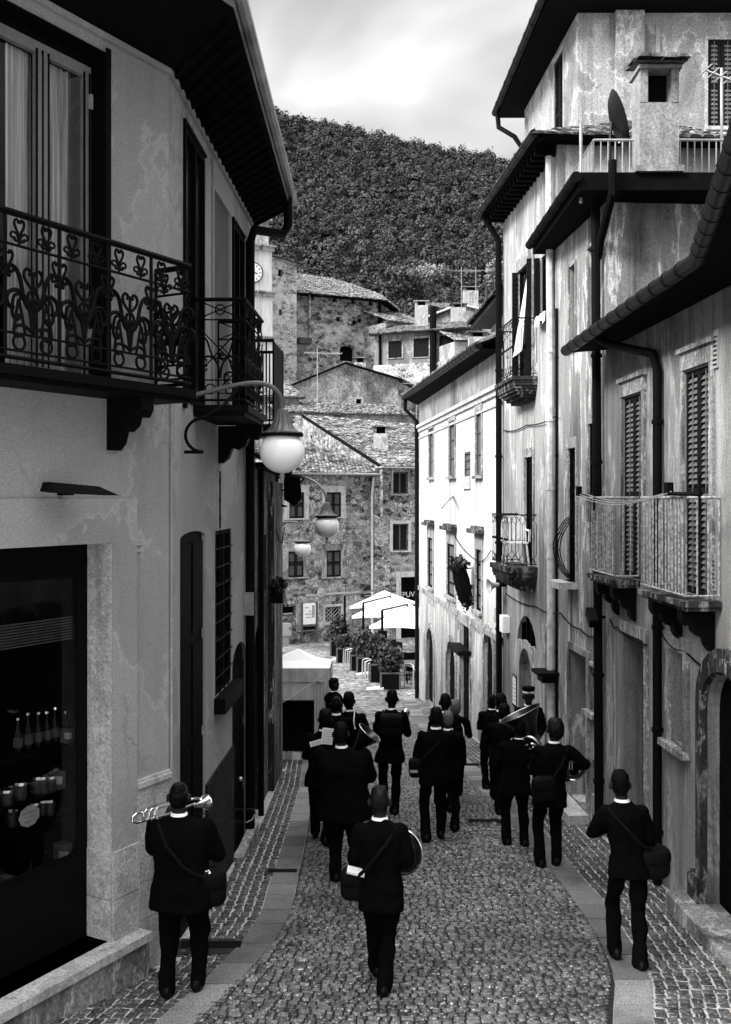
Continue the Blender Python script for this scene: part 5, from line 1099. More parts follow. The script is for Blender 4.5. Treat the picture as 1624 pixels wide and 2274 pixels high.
def chimney(root, px, py, d, w, h, mat='plG', top='tile', name='chimney'):
    b = P(px, py, d); mb = MB(); mb.box(b+Vector((0,0,h/2-.3)), (w,w*.8,h+.6)); c_ = mb.build(name, M[mat], root); mb = MB()
    for s in (-1,1): mb.box(b+Vector((s*w*.4,0,h+.2)), (w*.2,w*.7,.4))
    mb.box(b+Vector((0,0,h+.43)), (w*1.25,w*1.05,.07)); mb.build('chimney_hood', M[top], c_); mb = MB(); mb.box(b+Vector((0,.05,h+.2)), (w*.58,w*.4,.38)); mb.build('flue_shade', M['black'], c_); return c_  # black block between the hood legs stands in for the shade inside
chimney(HS, 846, 1005, 60, .85, 1.1, 'plR4'); b = P(912,975,69); mb = MB(); mb.box(b+Vector((-.22,0,.1)), (.14,.3,.6)); mb.box(b+Vector((.22,0,.1)), (.14,.3,.6)); mb.box(b, (.5,.3,.25)); mb.build('chimney_pots', M['iron'], HS)
# board on posts, cabinet and sign by its wall
T = thing('notice_board', 'white notice board on two tall posts in front of the stone house', 'notice board', SL.pt(SL.u(687), gz(54), .3)); bx0, bx1 = SL.u(672.5,.35), SL.u(701,.35); bz0, bz1 = SL.px(687,1386,.35)[1], SL.px(687,1340,.35)[1]
mb = MB(); SL.box(mb, bx0, bx1, bz0, bz1, .32, .37); bd = mb.build('board', M['white'], T)
for uu in (bx0-.06, bx1+.06): mb = MB(); SL.box(mb, uu-.055, uu+.055, gz(54.5)-.1, bz1+.08, .30, .40); mb.build('post', M['woodm'], T)
mb = MB(); SL.box(mb, bx0, bx1, bz0-.3, bz0-.12, .32, .36); mb.build('cross_rail', M['iron'], T); xd = SL.pt(1,0,0)-SL.pt(0,0,0)
for s_, sz_, fx, fy in (('ITINE', .11, .3, .80), ('AL', .13, .55, .62), ('BOSCO', .14, .5, .48), ('STRADA', .11, .5, .32)): text('lettering', s_, sz_, SL.pt(bx0+(bx1-bx0)*fx, bz0+(bz1-bz0)*fy, .372), 'ink', bd, xd)
mb = MB(); SL.box(mb, bx0+(bx1-bx0)*.7, bx1-.06, bz0+.35, bz1-.1, .371, .375); mb.build('side_column', M['steel'], bd)
T = thing('electrical_cabinet', 'pale grey electrical cabinet standing on a block against the stone house', 'cabinet', SL.pt(SL.u(632), gz(53), .3)); z1 = SL.px(632,1385,.4)[1]; z0_ = SL.px(632,1412,.4)[1]
mb = MB(); SL.box(mb, SL.u(617,.4), SL.u(645,.4), z0_, z1, .1, .5); cb = mb.build('cabinet_body', M['alu'], T); mb = MB(); SL.box(mb, SL.u(618,.4), SL.u(641,.4), gz(53)-.3, z0_, .1, .45); mb.build('cabinet_plinth', M['steel'], T)
mb = MB(); SL.box(mb, SL.u(641,.4), SL.u(642.5,.4), z0_+.3, z0_+.45, .5, .53); mb.build('cabinet_lock', M['iron'], cb)
T = thing('tavern_sign', 'dark hanging sign with pale lettering above the parasols on the stone house', 'sign', SL.pt(SL.u(815), ZC-5, .1)); a, b, c, d = SL.rect(800,830,1312,1325); mb = MB(); SL.box(mb, a, b, c, d, .05, .10); mb.lathe([(0,0),(.3,.02),(.3,.04),(0,.05)], SL.pt((a+b)/2,d,.05), 14, SL.N.to_3d()); sb_ = mb.build('sign_board', M['signb'], T)
text('lettering', 'Sulla Piazza', .13, SL.pt((a+b)/2, (c+d)/2+.07, .102), 'signg', sb_, xd); text('lettering', 'wine bar', .12, SL.pt((a+b)/2, (c+d)/2-.09, .102), 'signg', sb_, xd)
# ------------------------------------------------------------------ the roofs and houses climbing behind
def house_front(name, label, x0, x1, d0, d1, ytop, zbot, wins, mat, eave=.5, seed=1, rise=1.6, back=7, rl=.42, tmat='tile', lintels=True, dep=.15, kind='dark'):
    W = px_wall(x0, d0, x1, d1); zt = W.px((x0+x1)/2, ytop)[1]; c = W.pt(W.L/2, zbot, 0); T = thing(name, label, 'house', c)
    ops = [W.rect(*w) for w in wins]; mb = MB(); facade(mb, W, 0, W.L, zbot, zt, [(*r,dep,0) for r in ops]); body(mb, W, 0, W.L, zbot, zt, -.45, -back); mb.build('wall', M[mat], T)
    for r in ops:
        if kind == 'dark': window(T, W, r, dep-.02, 'glass', 'wood', .08, (1,0))
        else: shutters(T, W, r, -.05, 'shut', 'shut', 2, .09, .14)
        if lintels: surround(T, W, r, .12, .05, 'stD', True, .2)
    mb = MB(); tiles(mb, W.pt(-.4,zt+.06,eave), W.pt(W.L+.4,zt+.06,eave), W.pt(-.4,zt+rise,-back), W.pt(W.L+.4,zt+rise,-back), .26, rl, .07, .05, seed); W.box(mb, -.4, W.L+.4, zt-.02, zt+.05, -.3, eave); mb.build('roof', M[tmat], T)
    return T, W, zt
T, W_, zt_ = house_front('tiled_shed', 'long low tiled roof between the stone house and the plastered gable', 625, 915, 73, 76, 921, ZC-2, [], 'plG', .5, 31, 1.25, 5)
T, W_, zt_ = house_front('small_house', 'small pale house with a drooping tile roof left of the plastered gable', 560, 664, 76, 77, 884, ZC-3, [(600,612,890,906)], 'plR4', .6, 32, 1.6, 5)
# plastered gable house
GW = px_wall(625, 84, 884, 88); TG = thing('gable_house', 'broad mottled plaster gable with one small window below the church', 'house', GW.pt(5, ZC-2, 0)); wg = GW.rect(791,803,886,901)
zl, za, zr_ = GW.px(625,868)[1], GW.px(765,808)[1], GW.px(884,844)[1]; ua = GW.u(765); zb_ = ZC-2
mb = MB(); zm_ = min(zl, zr_)-.05; facade(mb, GW, 0, GW.L, zb_, zm_, [(*wg,.25,0)]); mb.poly([GW.pt(0,zm_), GW.pt(GW.L,zm_), GW.pt(GW.L,zr_), GW.pt(ua,za), GW.pt(0,zl)]); body(mb, GW, 0, GW.L, zb_, zm_, -.45, -10)
mb.build('wall', M['plG'], TG); pane(TG, GW, wg, -.24, 'black'); surround(TG, GW, wg, .15, .03, 'stL', True)
bk = Vector((3.2, 13, 0)); pL, pA, pR = GW.pt(-.2,zl+.05,.3), GW.pt(ua,za+.05,.3), GW.pt(GW.L+.3,zr_+.0,.3)
mb = MB(); tiles(mb, pR, pR+bk, pA, pA+bk, .28, .45, .07, .05, 33); tiles(mb, pL+bk, pL, pA+bk, pA, .28, .45, .07, .05, 34); mb.build('roof', M['tile'], TG)
mb = MB(); mb.tube([pL, pA, pR], .10, 5); mb.build('verge', M['soff'], TG)
mb = MB(); mb.poly([GW.pt(GW.L,zb_), GW.pt(GW.L,zr_-.1), GW.pt(GW.L,zr_-.1)+bk, GW.pt(GW.L,zb_)+bk]); mb.build('side_wall', M['rubC'], TG)
chimney(TG, 800, 815, 90, 1.0, .35, 'plG')
antenna(P(705,915,71), 4.4, 'tall thin television antenna in front of the plastered gable', 2.6, (1,.1,0), 5, 'alu', .024)
antenna(P(925,955,69), 3.4, 'thin television antenna at the right of the plastered gable', 1.4, (-1,.2,0), 4, 'steel', .02)
# house with the dark shuttered windows, on a stone base
T, W_, zt_ = house_front('shuttered_town_house', 'plastered house with three dark shuttered windows above a pale stone base', 832, 1060, 98, 94, 738, ZC+9, [(863,893,757,795), (919,953,751,793), (976,1009,745,787)], 'plH', .9, 35, 2.2, 8, kind='shut')
W2 = W_; mb = MB(); W2.box(mb, 0, W2.L, ZC+3, ZC+12.6, .02, .35); mb.build('stone_base', M['rubB'], T)
pipe(T, [W2.pt(W2.u(966),zt_+2.2,.5), W2.pt(W2.u(966),ZC+8,.5)], .33, 'iron', 'stove_pipe'); pipe(T, [W2.pt(W2.u(845),zt_,.1), W2.pt(W2.u(845),ZC+11,.1)], .14, 'iron')
chimney(T, 936, 716, 101, 1.25, 1.6, 'plR4', 'steel')
W3 = px_wall(1010, 92, 1075, 93); TT = thing('chimney_house', 'small pale house end with a big white tile hooded chimney, right of the shuttered windows', 'house', W3.pt(1, ZC+8, 0)); mb = MB(); W3.box(mb, 0, W3.L, ZC+5, W3.px(1040,760)[1], -5, 0); mb.build('wall', M['plR4'], TT)
mb = MB(); z_ = W3.px(1040,760)[1]; tiles(mb, W3.pt(-.3,z_+.05,.5), W3.pt(W3.L+2,z_+.05,.5), W3.pt(-.3,z_+2.2,-5), W3.pt(W3.L+2,z_+2.2,-5), .28, .45, .07, .05, 40); mb.build('roof', M['tile'], TT); chimney(TT, 1060, 770, 90, 1.5, .8, 'plR4')
# gabled house above it
KW = px_wall(945, 122, 1125, 118); TK = thing('upper_gable_house', 'low wide gabled house with one tiny window and two white chimneys, high under the wood', 'house', KW.pt(4, ZC+16, 0)); zl, za, zr_ = KW.px(945,712)[1], KW.px(1025,679)[1], KW.px(1125,704)[1]; ua = KW.u(1025)
wk = KW.rect(1053,1062,694,707); mb = MB(); zm_ = min(zl,zr_)-.3; mb.poly([KW.pt(0,ZC+12), KW.pt(KW.L,ZC+12), KW.pt(KW.L,zr_), KW.pt(ua,za), KW.pt(0,zl)]); mb.poly([KW.pt(KW.L,ZC+12), KW.pt(KW.L,zr_), KW.pt(KW.L,zr_,-9), KW.pt(KW.L,ZC+12,-9)]); mb.build('wall', M['plH'], TK)
mb = MB(); KW.box(mb, wk[0], wk[1], wk[2], wk[3], .01, .05); mb.build('window', M['iron'], TK)
pL, pA, pR = KW.pt(-.4,zl+.1,.5), KW.pt(ua,za+.1,.5), KW.pt(KW.L+.4,zr_+.1,.5); bk = KW.pt(0,0,-10)-KW.pt(0,0,0)
mb = MB(); tiles(mb, pR, pR+bk, pA, pA+bk, .35, .55, .09, .05, 36); tiles(mb, pL+bk, pL, pA+bk, pA, .35, .55, .09, .05, 37); mb.build('roof', M['tile'], TK); mb = MB(); mb.tube([pL, pA, pR], .16, 5); mb.build('verge', M['stL'], TK)
chimney(TK, 1018, 722, 115, 1.6, 1.9, 'plR4'); chimney(TK, 1045, 678, 126, 1.8, 1.7, 'plR4')
T, W_, zt_ = house_front('top_house', 'dark gabled house with a tile roof right at the edge of the wood', 985, 1130, 138, 140, 690, ZC+18, [], 'plH', .7, 38, 2.6, 9)
T, W_, zt_ = house_front('roof_row_house', 'low stone house with rough tile roofs beside the church apse', 862, 965, 108, 112, 722, ZC+12, [], 'rubC', .6, 39, 3.2, 8)
for x_, y_, d_, h_, lb in ((1045,715,112,6.0,'taller of two aerials above the town roofs left of the big chimney'), (1077,690,118,5.0,'slimmer of two aerials above the town roofs, next to the big chimney')): antenna(P(x_-20,y_,d_), h_, lb, 3.2, (1,.1,0), 8, 'steel', .03)
# ------------------------------------------------------------------ church and clock tower
CH = thing('church', 'large rubble stone church with small square holes and a curved tile roof', 'church', P(760, 900, 110)); CHd = 112
C1 = px_wall(657, 108, 842, 112); C2 = px_wall(842, 112, 872, 118); zc = C1.px(750,655)[1]; dz = P(0,880,108).z
dw = C1.rect(755,786,768,802); hol = [C1.rect(x-5,x+5,y-5,y+5) for x, y in ((693,659),(744,666),(785,670),(824,674),(799,712),(752,709),(775+13,716),(829,763),(720-2,745))][:8]
mb = MB(); facade(mb, C1, 0, C1.L, dz, zc, [(*dw,.5,.35)]+[(*h_,.6,0) for h_ in hol]); facade(mb, C2, 0, C2.L, dz, zc, []); mb.prism([(*C1.pt(0,0,-.6).xy,dz), (*C1.pt(C1.L,0,-.6).xy,dz), (*C2.pt(C2.L,0,-.6).xy,dz), (6,132,dz), (-8,132,dz)], (0,0,zc-dz)); mb.build('wall', M['rubC'], CH)
pane(CH, C1, dw, -.45, 'wood', .35, 'door')
for h_ in hol: pane(CH, C1, h_, -.58, 'black', 0, 'putlog_hole')
mb = MB(); pts = [C1.pt(-.2,zc-.3,.9), C1.pt(C1.L+.4,zc-.3,.9), C2.pt(C2.L+.3,zc-.3,.9)]; top = [P(650,606,124), P(745,620,126), P(812,655,124)]
tiles(mb, pts[0], pts[1], top[0], top[1], .34, .55, .09, .06, 51); tiles(mb, pts[1], pts[2], top[1], top[2]+Vector((2,0,0)), .34, .55, .09, .06, 52); mb.build('roof', M['tile'], CH)
mb = MB(); mb.poly([pts[0]-Vector((0,0,.1)), pts[1]-Vector((0,0,.1)), C1.pt(C1.L,zc-.4,0), C1.pt(0,zc-.4,0)]); mb.poly([pts[1]-Vector((0,0,.1)), pts[2]-Vector((0,0,.1)), C2.pt(C2.L,zc-.4,0), C2.pt(0,zc-.4,0)]); mb.build('soffit', M['soff'], CH)
mb = MB(); C1.box(mb, .1, C1.u(686), C1.px(670,765)[1], C1.px(670,752)[1], .0, .9); mb.build('lean_to_roof', M['tileD'], CH); mb = MB(); C1.box(mb, C1.u(683), C1.u(686), C1.px(670,752)[1], zc-.4, .003, .6); mb.build('buttress', M['rubC'], CH)
pipe(CH, [C1.pt(C1.u(846)-.2,zc-.3,.15), C1.pt(C1.u(846)-.2,dz+4,.15)], .2, 'iron')
B1 = px_wall(596, 104, 659, 106); zbk = B1.px(630,575)[1]; bw = [B1.rect(618,628,598,614), B1.rect(620,627,687,700)]
BT = thing('bell_block', 'tall plain rubble block with two little square windows between tower and church', 'church', P(630, 900, 105)); mb = MB(); facade(mb, B1, 0, B1.L, dz-2, zbk, [(*r,.4,0) for r in bw]); body(mb, B1, 0, B1.L, dz-2, zbk, -.45, -6); mb.build('wall', M['rubB'], BT)
for r in bw: pane(BT, B1, r, -.38, 'iron', 0, 'window')
mb = MB(); tiles(mb, B1.pt(-.2,zbk+.1,.4), B1.pt(B1.L+.4,zbk-.3,.4), B1.pt(-.2,zbk+.8,-6), B1.pt(B1.L+.4,zbk+.4,-6), .32, .5, .09, .05, 53); mb.build('roof', M['tile'], BT)
TW = thing('clock_tower', 'pale plastered bell tower with a clock, half hidden by the corner house', 'tower', P(575, 900, 100)); tc = P(566, 900, 101); h0, h1 = P(0,900,100).z-2, P(0,488,100).z
def ringbox(mb, s, z0_, z1): 
    c_, s_ = math.cos(.42), math.sin(.42); p = [Vector((tc.x+(a*c_-b*s_)*s, tc.y+(a*s_+b*c_)*s, z0_)) for a, b in ((-1,-1),(1,-1),(1,1),(-1,1))]; mb.prism(p, (0,0,z1-z0_))
mb = MB(); zs_ = [P(0,y,100).z for y in (755,655,553)]; ringbox(mb, 1.42, h0, zs_[0]); ringbox(mb, 1.38, zs_[0], zs_[1]); ringbox(mb, 1.34, zs_[1], zs_[2]); mb.build('tower_shaft', M['plW'], TW)
for z_ in zs_: mb = MB(); ringbox(mb, 1.56, z_-.18, z_+.22); ringbox(mb, 1.7, z_+.22, z_+.36); mb.build('cornice', M['stD'], TW)
mb = MB(); ringbox(mb, 1.1, zs_[2]+.36, h1); bf = mb.build('belfry', M['plR4'], TW); mb = MB(); ringbox(mb, 1.34, h1, h1+.25); ringbox(mb, 1.0, h1+.25, h1+1.0); mb.build('tower_cap', M['stD'], TW)
c_, s_ = math.cos(.42), math.sin(.42); nL = Vector((-s_*-1*0-c_*0+s_,-c_,0)); fc = Vector((tc.x+s_*1.36, tc.y-c_*1.36, 0)); nrm = Vector((s_,-c_,0)); lat = Vector((c_,s_,0)); ck = fc+Vector((0,0,P(0,607,100).z))-lat*.62
mb = MB(); mb.lathe([(0,0),(.98,.0),(1.0,.05),(.88,.06),(0,.06)], ck, 32, nrm); cf = mb.build('clock_face', M['white'], TW); mb = MB(); mb.tube([ck+nrm*.06+(lat*math.cos(k*math.pi/18)+Vector((0,0,math.sin(k*math.pi/18))))*.97 for k in range(37)], .05, 5); mb.build('clock_rim', M['iron'], cf)
mb = MB()
for k in range(12): a = k*math.pi/6; r_ = lat*math.sin(a)+Vector((0,0,math.cos(a))); mb.tube([ck+nrm*.08+r_*.62, ck+nrm*.08+r_*.82], .045, 4)
mb.build('clock_numerals', M['ink'], cf); mb = MB(); mb.tube([ck+nrm*.1, ck+nrm*.1+Vector((0,0,.7))], .04, 4); mb.tube([ck+nrm*.1, ck+nrm*.1+lat*.45+Vector((0,0,-.1))], .05, 4); mb.build('clock_hand', M['ink'], cf)
# a few single trees at the edge of the wood
def tree(px, py, d, h, w, label, g='trees at the foot of the wood'):
    b = P(px, py, d); b.z -= h*.2; T = thing('tree', label, 'tree', b, g); mb = MB(); mb.tube([b, b+Vector((.1,0,h*.35)), b+Vector((0,.1,h*.7))], [.28,.2,.1], 7)
    for k in range(5): a = k*1.3; mb.tube([b+Vector((0,0,h*(.35+.06*k))), b+Vector((math.cos(a)*w*.5,math.sin(a)*w*.5,h*(.6+.05*k)))], [.1,.04], 5)
    mb.build('trunk', M['bark'], T); mb = MB()
    for k in range(9): a = k*2.4; r_ = w*.42*math.sqrt(k/9); leaves(mb, b+Vector((math.cos(a)*r_, math.sin(a)*r_, h*(.55+.4*R.random()))), w*.34,w*.34,h*.2, 230, .42)
    mb.build('crown', M['plant'] if R.random() < .5 else M['plantl'], T)
tree(1112, 668, 152, 7, 5, 'dark round tree behind the topmost roof, at the right'); tree(900, 690, 165, 7, 6, 'pale feathery tree left of the tall aerials'); tree(935, 675, 175, 8, 6, 'bushy tree above the brick-capped chimney'); tree(1080, 650, 170, 8, 6, 'bushy tree behind the white chimney of the high gable house')
# ------------------------------------------------------------------ cafe terrace on the square
def parasol(x, y, d, cx, cy, half, rot, label):
    b = G(x, y) if False else Vector(((x-CX)/F*d, d, gz(d))); T = thing('parasol', label, 'parasol', b, 'white cantilever parasols on the square')
    zt_ = P(0, cy[0], d).z; top = Vector((b.x, b.y, zt_)); mb = MB(); mb.box(b+Vector((0,0,.05)), (.9,.9,.1)); mb.build('base', M['iron'], T)
    mb = MB(); mb.box((b.x,b.y,(b.z+zt_)/2), (.10,.10,zt_-b.z)); mb.build('pole', M['wood'], T)
    dc_ = d+half*1.25; c = Vector(((cx-CX)/F*dc_, dc_, P(0, cy[1], dc_).z)); mb = MB(); mb.tube([top, (c.x,c.y,c.z+.12), (c.x,c.y,c.z)], .045, 6); mb.build('arm', M['woodm'], T)
    mb = MB(); mb.box((b.x,b.y-.08,b.z+1.15), (.2,.14,.28)); mb.tube([(b.x-.1,b.y-.1,b.z+1.3), (b.x-.25,b.y-.12,b.z+1.2), (b.x-.22,b.y-.12,b.z+.95), (b.x-.05,b.y-.1,b.z+1.0)], .025, 5); mb.build('crank', M['iron'], T)
    rim = []; N_ = 4
    for k in range(N_): a = rot+k*math.pi/2; rim.append(c+Vector((math.cos(a)*half*1.41, math.sin(a)*half*1.41, -.62)))
    mb = MB(); apx = c+Vector((0,0,.05)); n = 8
    for k in range(4):
        a, e = rim[k], rim[(k+1)%4]
        for j in range(n):
            p0, p1 = a.lerp(e, j/n), a.lerp(e, (j+1)/n); s0, s1 = math.sin(math.pi*j/n)*.10, math.sin(math.pi*(j+1)/n)*.10
            q0, q1 = p0+(c-p0)*s0, p1+(c-p1)*s1
            m0, m1 = apx.lerp(q0,.5)-Vector((0,0,.03)), apx.lerp(q1,.5)-Vector((0,0,.03)); mb.poly([apx, m0, m1]); mb.poly([m0, q0, q1, m1]); mb.poly([q0, q0-Vector((0,0,.1)), q1-Vector((0,0,.1)), q1])
    mb.build('canopy', M['tentw'], T)
    for k in range(4): mb = MB(); mb.tube([apx-Vector((0,0,.06)), rim[k]-Vector((0,0,.05))], .02, 4); mb.build('rib', M['wood'], T)
    return T
parasol(766, 1400, 47, 853, (1323, 1313), 1.35, .55, 'farthest white parasol, its dark pole left of the others')
parasol(807, 1416, 43, 868, (1339, 1330), 1.45, .6, 'middle white parasol, between the two others')
parasol(849, 1425, 38.5, 905, (1355, 1349), 1.25, .55, 'nearest white parasol, beside the white house')
def planter(px, py, w, l, h, label, shrub, sl, n=700, sh=.75, seed=1):
    b = G(px, py); T = thing('planter', label, 'planter', b, 'timber planters around the cafe terrace'); mb = MB(); t = .04
    for sx, sy, wx, wy in ((-1,0,t,l),(1,0,t,l),(0,-1,w,t),(0,1,w,t)): mb.box(b+Vector((sx*(w/2-t/2), sy*(l/2+t/2), h/2)), (wx, wy, h))
    mb.box(b+Vector((0,0,h*.8)), (w-.05,l-.05,.05)); mb.build('planter_box', M['planter'], T); mb = MB()
    for sx in (-1,1): mb.box(b+Vector((sx*w/2,-l/2-t,h/2)), (.07,.04,h+.02))
    mb.box(b+Vector((0,-l/2-t,h-.03)), (w,.05,.06)); mb.build('planter_frame', M['woodm'], T)
    S = thing('shrub', sl, 'shrub', b+Vector((0,0,h*.83)), 'shrubs in the planters'); q = random.Random(seed); mb = MB()
    for k in range(7): a = q.uniform(0,6.28); mb.tube([b+Vector((q.uniform(-.1,.1),q.uniform(-.1,.1),h*.83)), b+Vector((math.cos(a)*w*.35,math.sin(a)*l*.35,h+sh*q.uniform(.5,.9)))], [.02,.008], 4)
    mb.build('stems', M['bark'], S); mb = MB()
    for k in range(5): leaves(mb, b+Vector((q.uniform(-.3,.3)*w,q.uniform(-.3,.3)*l,h+sh*q.uniform(.25,.7))), w*.66,l*.66,sh*.56, n//3, .12, q)
    mb.build('foliage', M['plant'], S)
    if seed % 2: mb = MB(); leaves(mb, b+Vector((0,0,h+sh*.5)), w*.55,l*.55,sh*.55, n//7, .10, q); mb.build('pale_leaves', M['plantl'], S)
planter(750, 1457, .75,.7,.8, 'farthest dark planter, at the left corner of the terrace', 'dark shrub in the farthest planter below the first parasol pole', 'x' if 0 else 800, .95, 3) if False else None
PL = [(750,1456,.70,1.0), (765,1471,.62,.62), (797,1488,.62,.62), (811,1494,.62,.62), (841,1514,.66,.8)]
WORD = ['farthest', 'second farthest', 'middle', 'second nearest of the row', 'tall']
for i, (x, y, h, sh) in enumerate(PL):
    planter(x, y, .62, .6, h+.05, ['dark planter farthest from the lane, under the first parasol pole','dark planter just before the first pair of metal chairs','dark planter between the two pairs of metal chairs, farther one','dark planter right behind the second pair of metal chairs','dark planter hidden behind the big front planter'][i], 0, ['tall dark shrub under the first parasol pole','low shrub before the first pair of metal chairs','thin leafy shrub under the middle parasol','bushy shrub left of the nearest parasol pole','dense shrub above the front planter'][i], 700, [1.0,.45,.8,.9,1.0][i], i+2)
planter(867, 1529, .66, .62, .62, 'biggest dark planter at the front corner of the terrace', 0, 'bright tipped shrub spilling over the front planter', 1000, .95, 9)
def metal_chair(px, py, rz, label, sc=1.0):
    b = G(px, py); T = thing('metal_chair', label, 'chair', b, 'metal cafe chairs'); T.rotation_euler = (0,0,rz); o = Vector((0,0,0)); r = .018*1.3
    def bld(mb, n, m): 
        me = mb.mesh(n, (0,0,0), True); me.materials.append(M[m]); ob = bpy.data.objects.new(n, me); COL.objects.link(ob); ob.parent = T
    mb = MB(); mb.tube([(-.24,.24,0),(-.24,.22,.66),(-.22,.2,.80),(0,.18,.86),(.22,.2,.80),(.24,.22,.66),(.24,.24,0)], r, 6); bld(mb, 'back_frame', 'alu')
    for s in (-1,1): mb = MB(); mb.tube([(s*.24,-.24,0),(s*.24,-.22,.62),(s*.24,-.1,.66),(s*.24,.22,.66)], r, 6); bld(mb, 'leg', 'alu')
    mb = MB(); mb.box((0,0,.44), (.46,.44,.03)); bld(mb, 'seat', 'iron'); mb = MB(); mb.box((0,.2,.66), (.40,.02,.16)); bld(mb, 'backrest', 'iron'); T.scale = (sc,)*3
metal_chair(777, 1474, -1.4, 'metal chair behind the farther terrace planters, left one of the first pair'); metal_chair(786, 1478, -1.4, 'metal chair behind the farther terrace planters, right one of the first pair')
metal_chair(821, 1504, -1.4, 'metal chair before the front planter, left one of the second pair'); metal_chair(829, 1508, -1.4, 'metal chair before the front planter, right one of the second pair')
metal_chair(920, 1527, 2.2, 'metal chair alone beside the white house corner')
def dark_chair(x, y, d, rz, label):
    b = Vector(((x-CX)/F*d, d, gz(d))); T = thing('dark_chair', label, 'chair', b, 'dark chairs at the cafe tables'); T.rotation_euler = (0,0,rz)
    def bld(mb, n): me = mb.mesh(n); me.materials.append(M['iron']); ob = bpy.data.objects.new(n, me); COL.objects.link(ob); ob.parent = T
    mb = MB(); mb.box((0,0,.45), (.45,.45,.05)); bld(mb, 'seat'); mb = MB(); mb.box((0,.22,.78), (.45,.04,.36)); bld(mb, 'backrest')
    for sx in (-1,1):
        for sy in (-1,1): mb = MB(); mb.box((sx*.2,sy*.2,.22), (.04,.04,.44)); bld(mb, 'leg')
dark_chair(871, 1440, 44, .2, 'dark chair behind the first cloth covered table'); dark_chair(889, 1436, 43.5, 2.6, 'dark chair turned sideways right of the first covered table'); dark_chair(850, 1415, 49, 0, 'dark chair farthest back under the parasols'); dark_chair(915, 1478, 38, .4, 'dark chair between the two nearest tables')
def table(x, d, zt_, w, label):
    b = Vector(((x-CX)/F*d, d, gz(d))); T = thing('cafe_table', label, 'table', b, 'cafe tables'); mb = MB(); mb.box(b+Vector((0,0,.72)), (w,w,.04)); mb.build('tabletop', M['wood'], T)
    for sx in (-1,1):
        for sy in (-1,1): mb = MB(); mb.box(b+Vector((sx*w*.42,sy*w*.42,.35)), (.05,.05,.7)); mb.build('leg', M['wood'], T)
    mb = MB(); z = b.z+.745; n = 6; hw = w/2+.03
    mb.poly([(b.x-hw,b.y-hw,z),(b.x+hw,b.y-hw,z),(b.x+hw,b.y+hw,z),(b.x-hw,b.y+hw,z)])
    for k in range(4):
        a = k*math.pi/2; c_, s_ = math.cos(a), math.sin(a); q = lambda u, v_: (b.x+u*c_-v_*s_, b.y+u*s_+v_*c_)
        for j in range(n):
            u0, u1 = -hw+2*hw*j/n, -hw+2*hw*(j+1)/n; d0, d1 = .16+.2*abs(2*j/n-1), .16+.2*abs(2*(j+1)/n-1); mb.poly([(*q(u0,-hw),z),(*q(u1,-hw),z),(*q(u1,-hw-.03),z-d1),(*q(u0,-hw-.03),z-d0)])
    solo(mb, 'tablecloth', M['cloth2'], 'dark tablecloth on '+label.replace('square ',''), 'tablecloth', (b.x,b.y,z), 'dark tablecloths')
table(865, 42, 0, .95, 'square cafe table nearest the middle parasol pole'); table(900, 39.5, 0, 1.1, 'square cafe table at the centre of the terrace'); table(928, 37, 0, .95, 'square cafe table closest to the white house')
for x, y, lb in ((845,1533,'stone slab ramp before the big front planter'), (820,1500,'stone slab ramp beside the second pair of metal chairs'), (765,1466,'stone slab ramp beside the farthest planters')):
    b = G(x-12, y-2); mb = MB(); mb.hexa([b+Vector(q) for q in ((-.3,-.25,-.05),(.3,-.25,-.05),(.3,.25,-.05),(-.3,.25,-.05),(-.3,-.25,.02),(.3,-.25,.10),(.3,.25,.10),(-.3,.25,.02))]); solo(mb, 'stone_ramp', M['stL'], lb, 'ramp', b)
# ------------------------------------------------------------------ white canvas stall tent
td = 20.3; x0, x1 = (566-CX)/F*td, (733-CX)/F*td; bz = gz(td); dp = 1.1; ev = P(0,1484,td).z; ap = P(663,1440,td+.55); TN = thing('market_tent', 'small white peaked canvas tent with a dark open front, against the left wall', 'tent', ((x0+x1)/2, td+.8, bz))
ap = Vector((ap.x, td+dp/2, ap.z)); c4 = [Vector((x0,td,ev)), Vector((x1,td,ev)), Vector((x1,td+dp,ev)), Vector((x0,td+dp,ev))]
mb = MB()
for k in range(4):
    a, b = c4[k], c4[(k+1)%4]; n = 8
    for j in range(n):
        p0, p1 = a.lerp(b,j/n), a.lerp(b,(j+1)/n); m0, m1 = ap.lerp(p0,.5)-Vector((0,0,.05)), ap.lerp(p1,.5)-Vector((0,0,.05)); mb.poly([ap,m0,m1]); mb.poly([m0,p0,p1,m1])
mb.build('roof_canvas', M['tentw'], TN, True, ang=60); mb = MB()
for k in range(4):
    a, b = c4[k], c4[(k+1)%4]; o_ = ((a+b)/2-Vector((ap.x,ap.y,ev))).normalized()*.02; n = 20
    for j in range(n):
        p0, p1 = a.lerp(b,j/n)+o_, a.lerp(b,(j+1)/n)+o_; w0, w1 = o_*1.2*math.sin(j*1.9), o_*1.2*math.sin((j+1)*1.9); mb.poly([p0,p1,p1-Vector((0,0,.27))+w1,p0-Vector((0,0,.27))+w0])
mb.build('valance', M['tentg'], TN, True)
ox1 = (697-CX)/F*td; oz = P(0,1556,td).z
def wavy(mb, a, b, z0_, z1, amp, n=24, ph=0):
    a, b = Vector(a), Vector(b); d_ = (b-a); nn = Vector((d_.y,-d_.x)).normalized()
    for j in range(n):
        q0, q1 = a+d_*j/n+nn*amp*math.sin(j*1.3+ph), a+d_*(j+1)/n+nn*amp*math.sin((j+1)*1.3+ph); r0, r1 = a+d_*j/n+nn*amp*.3*math.sin(j*2.1), a+d_*(j+1)/n+nn*amp*.3*math.sin((j+1)*2.1)
        mb.poly([(q0.x,q0.y,z0_),(q1.x,q1.y,z0_),(r1.x,r1.y,z1),(r0.x,r0.y,z1)])
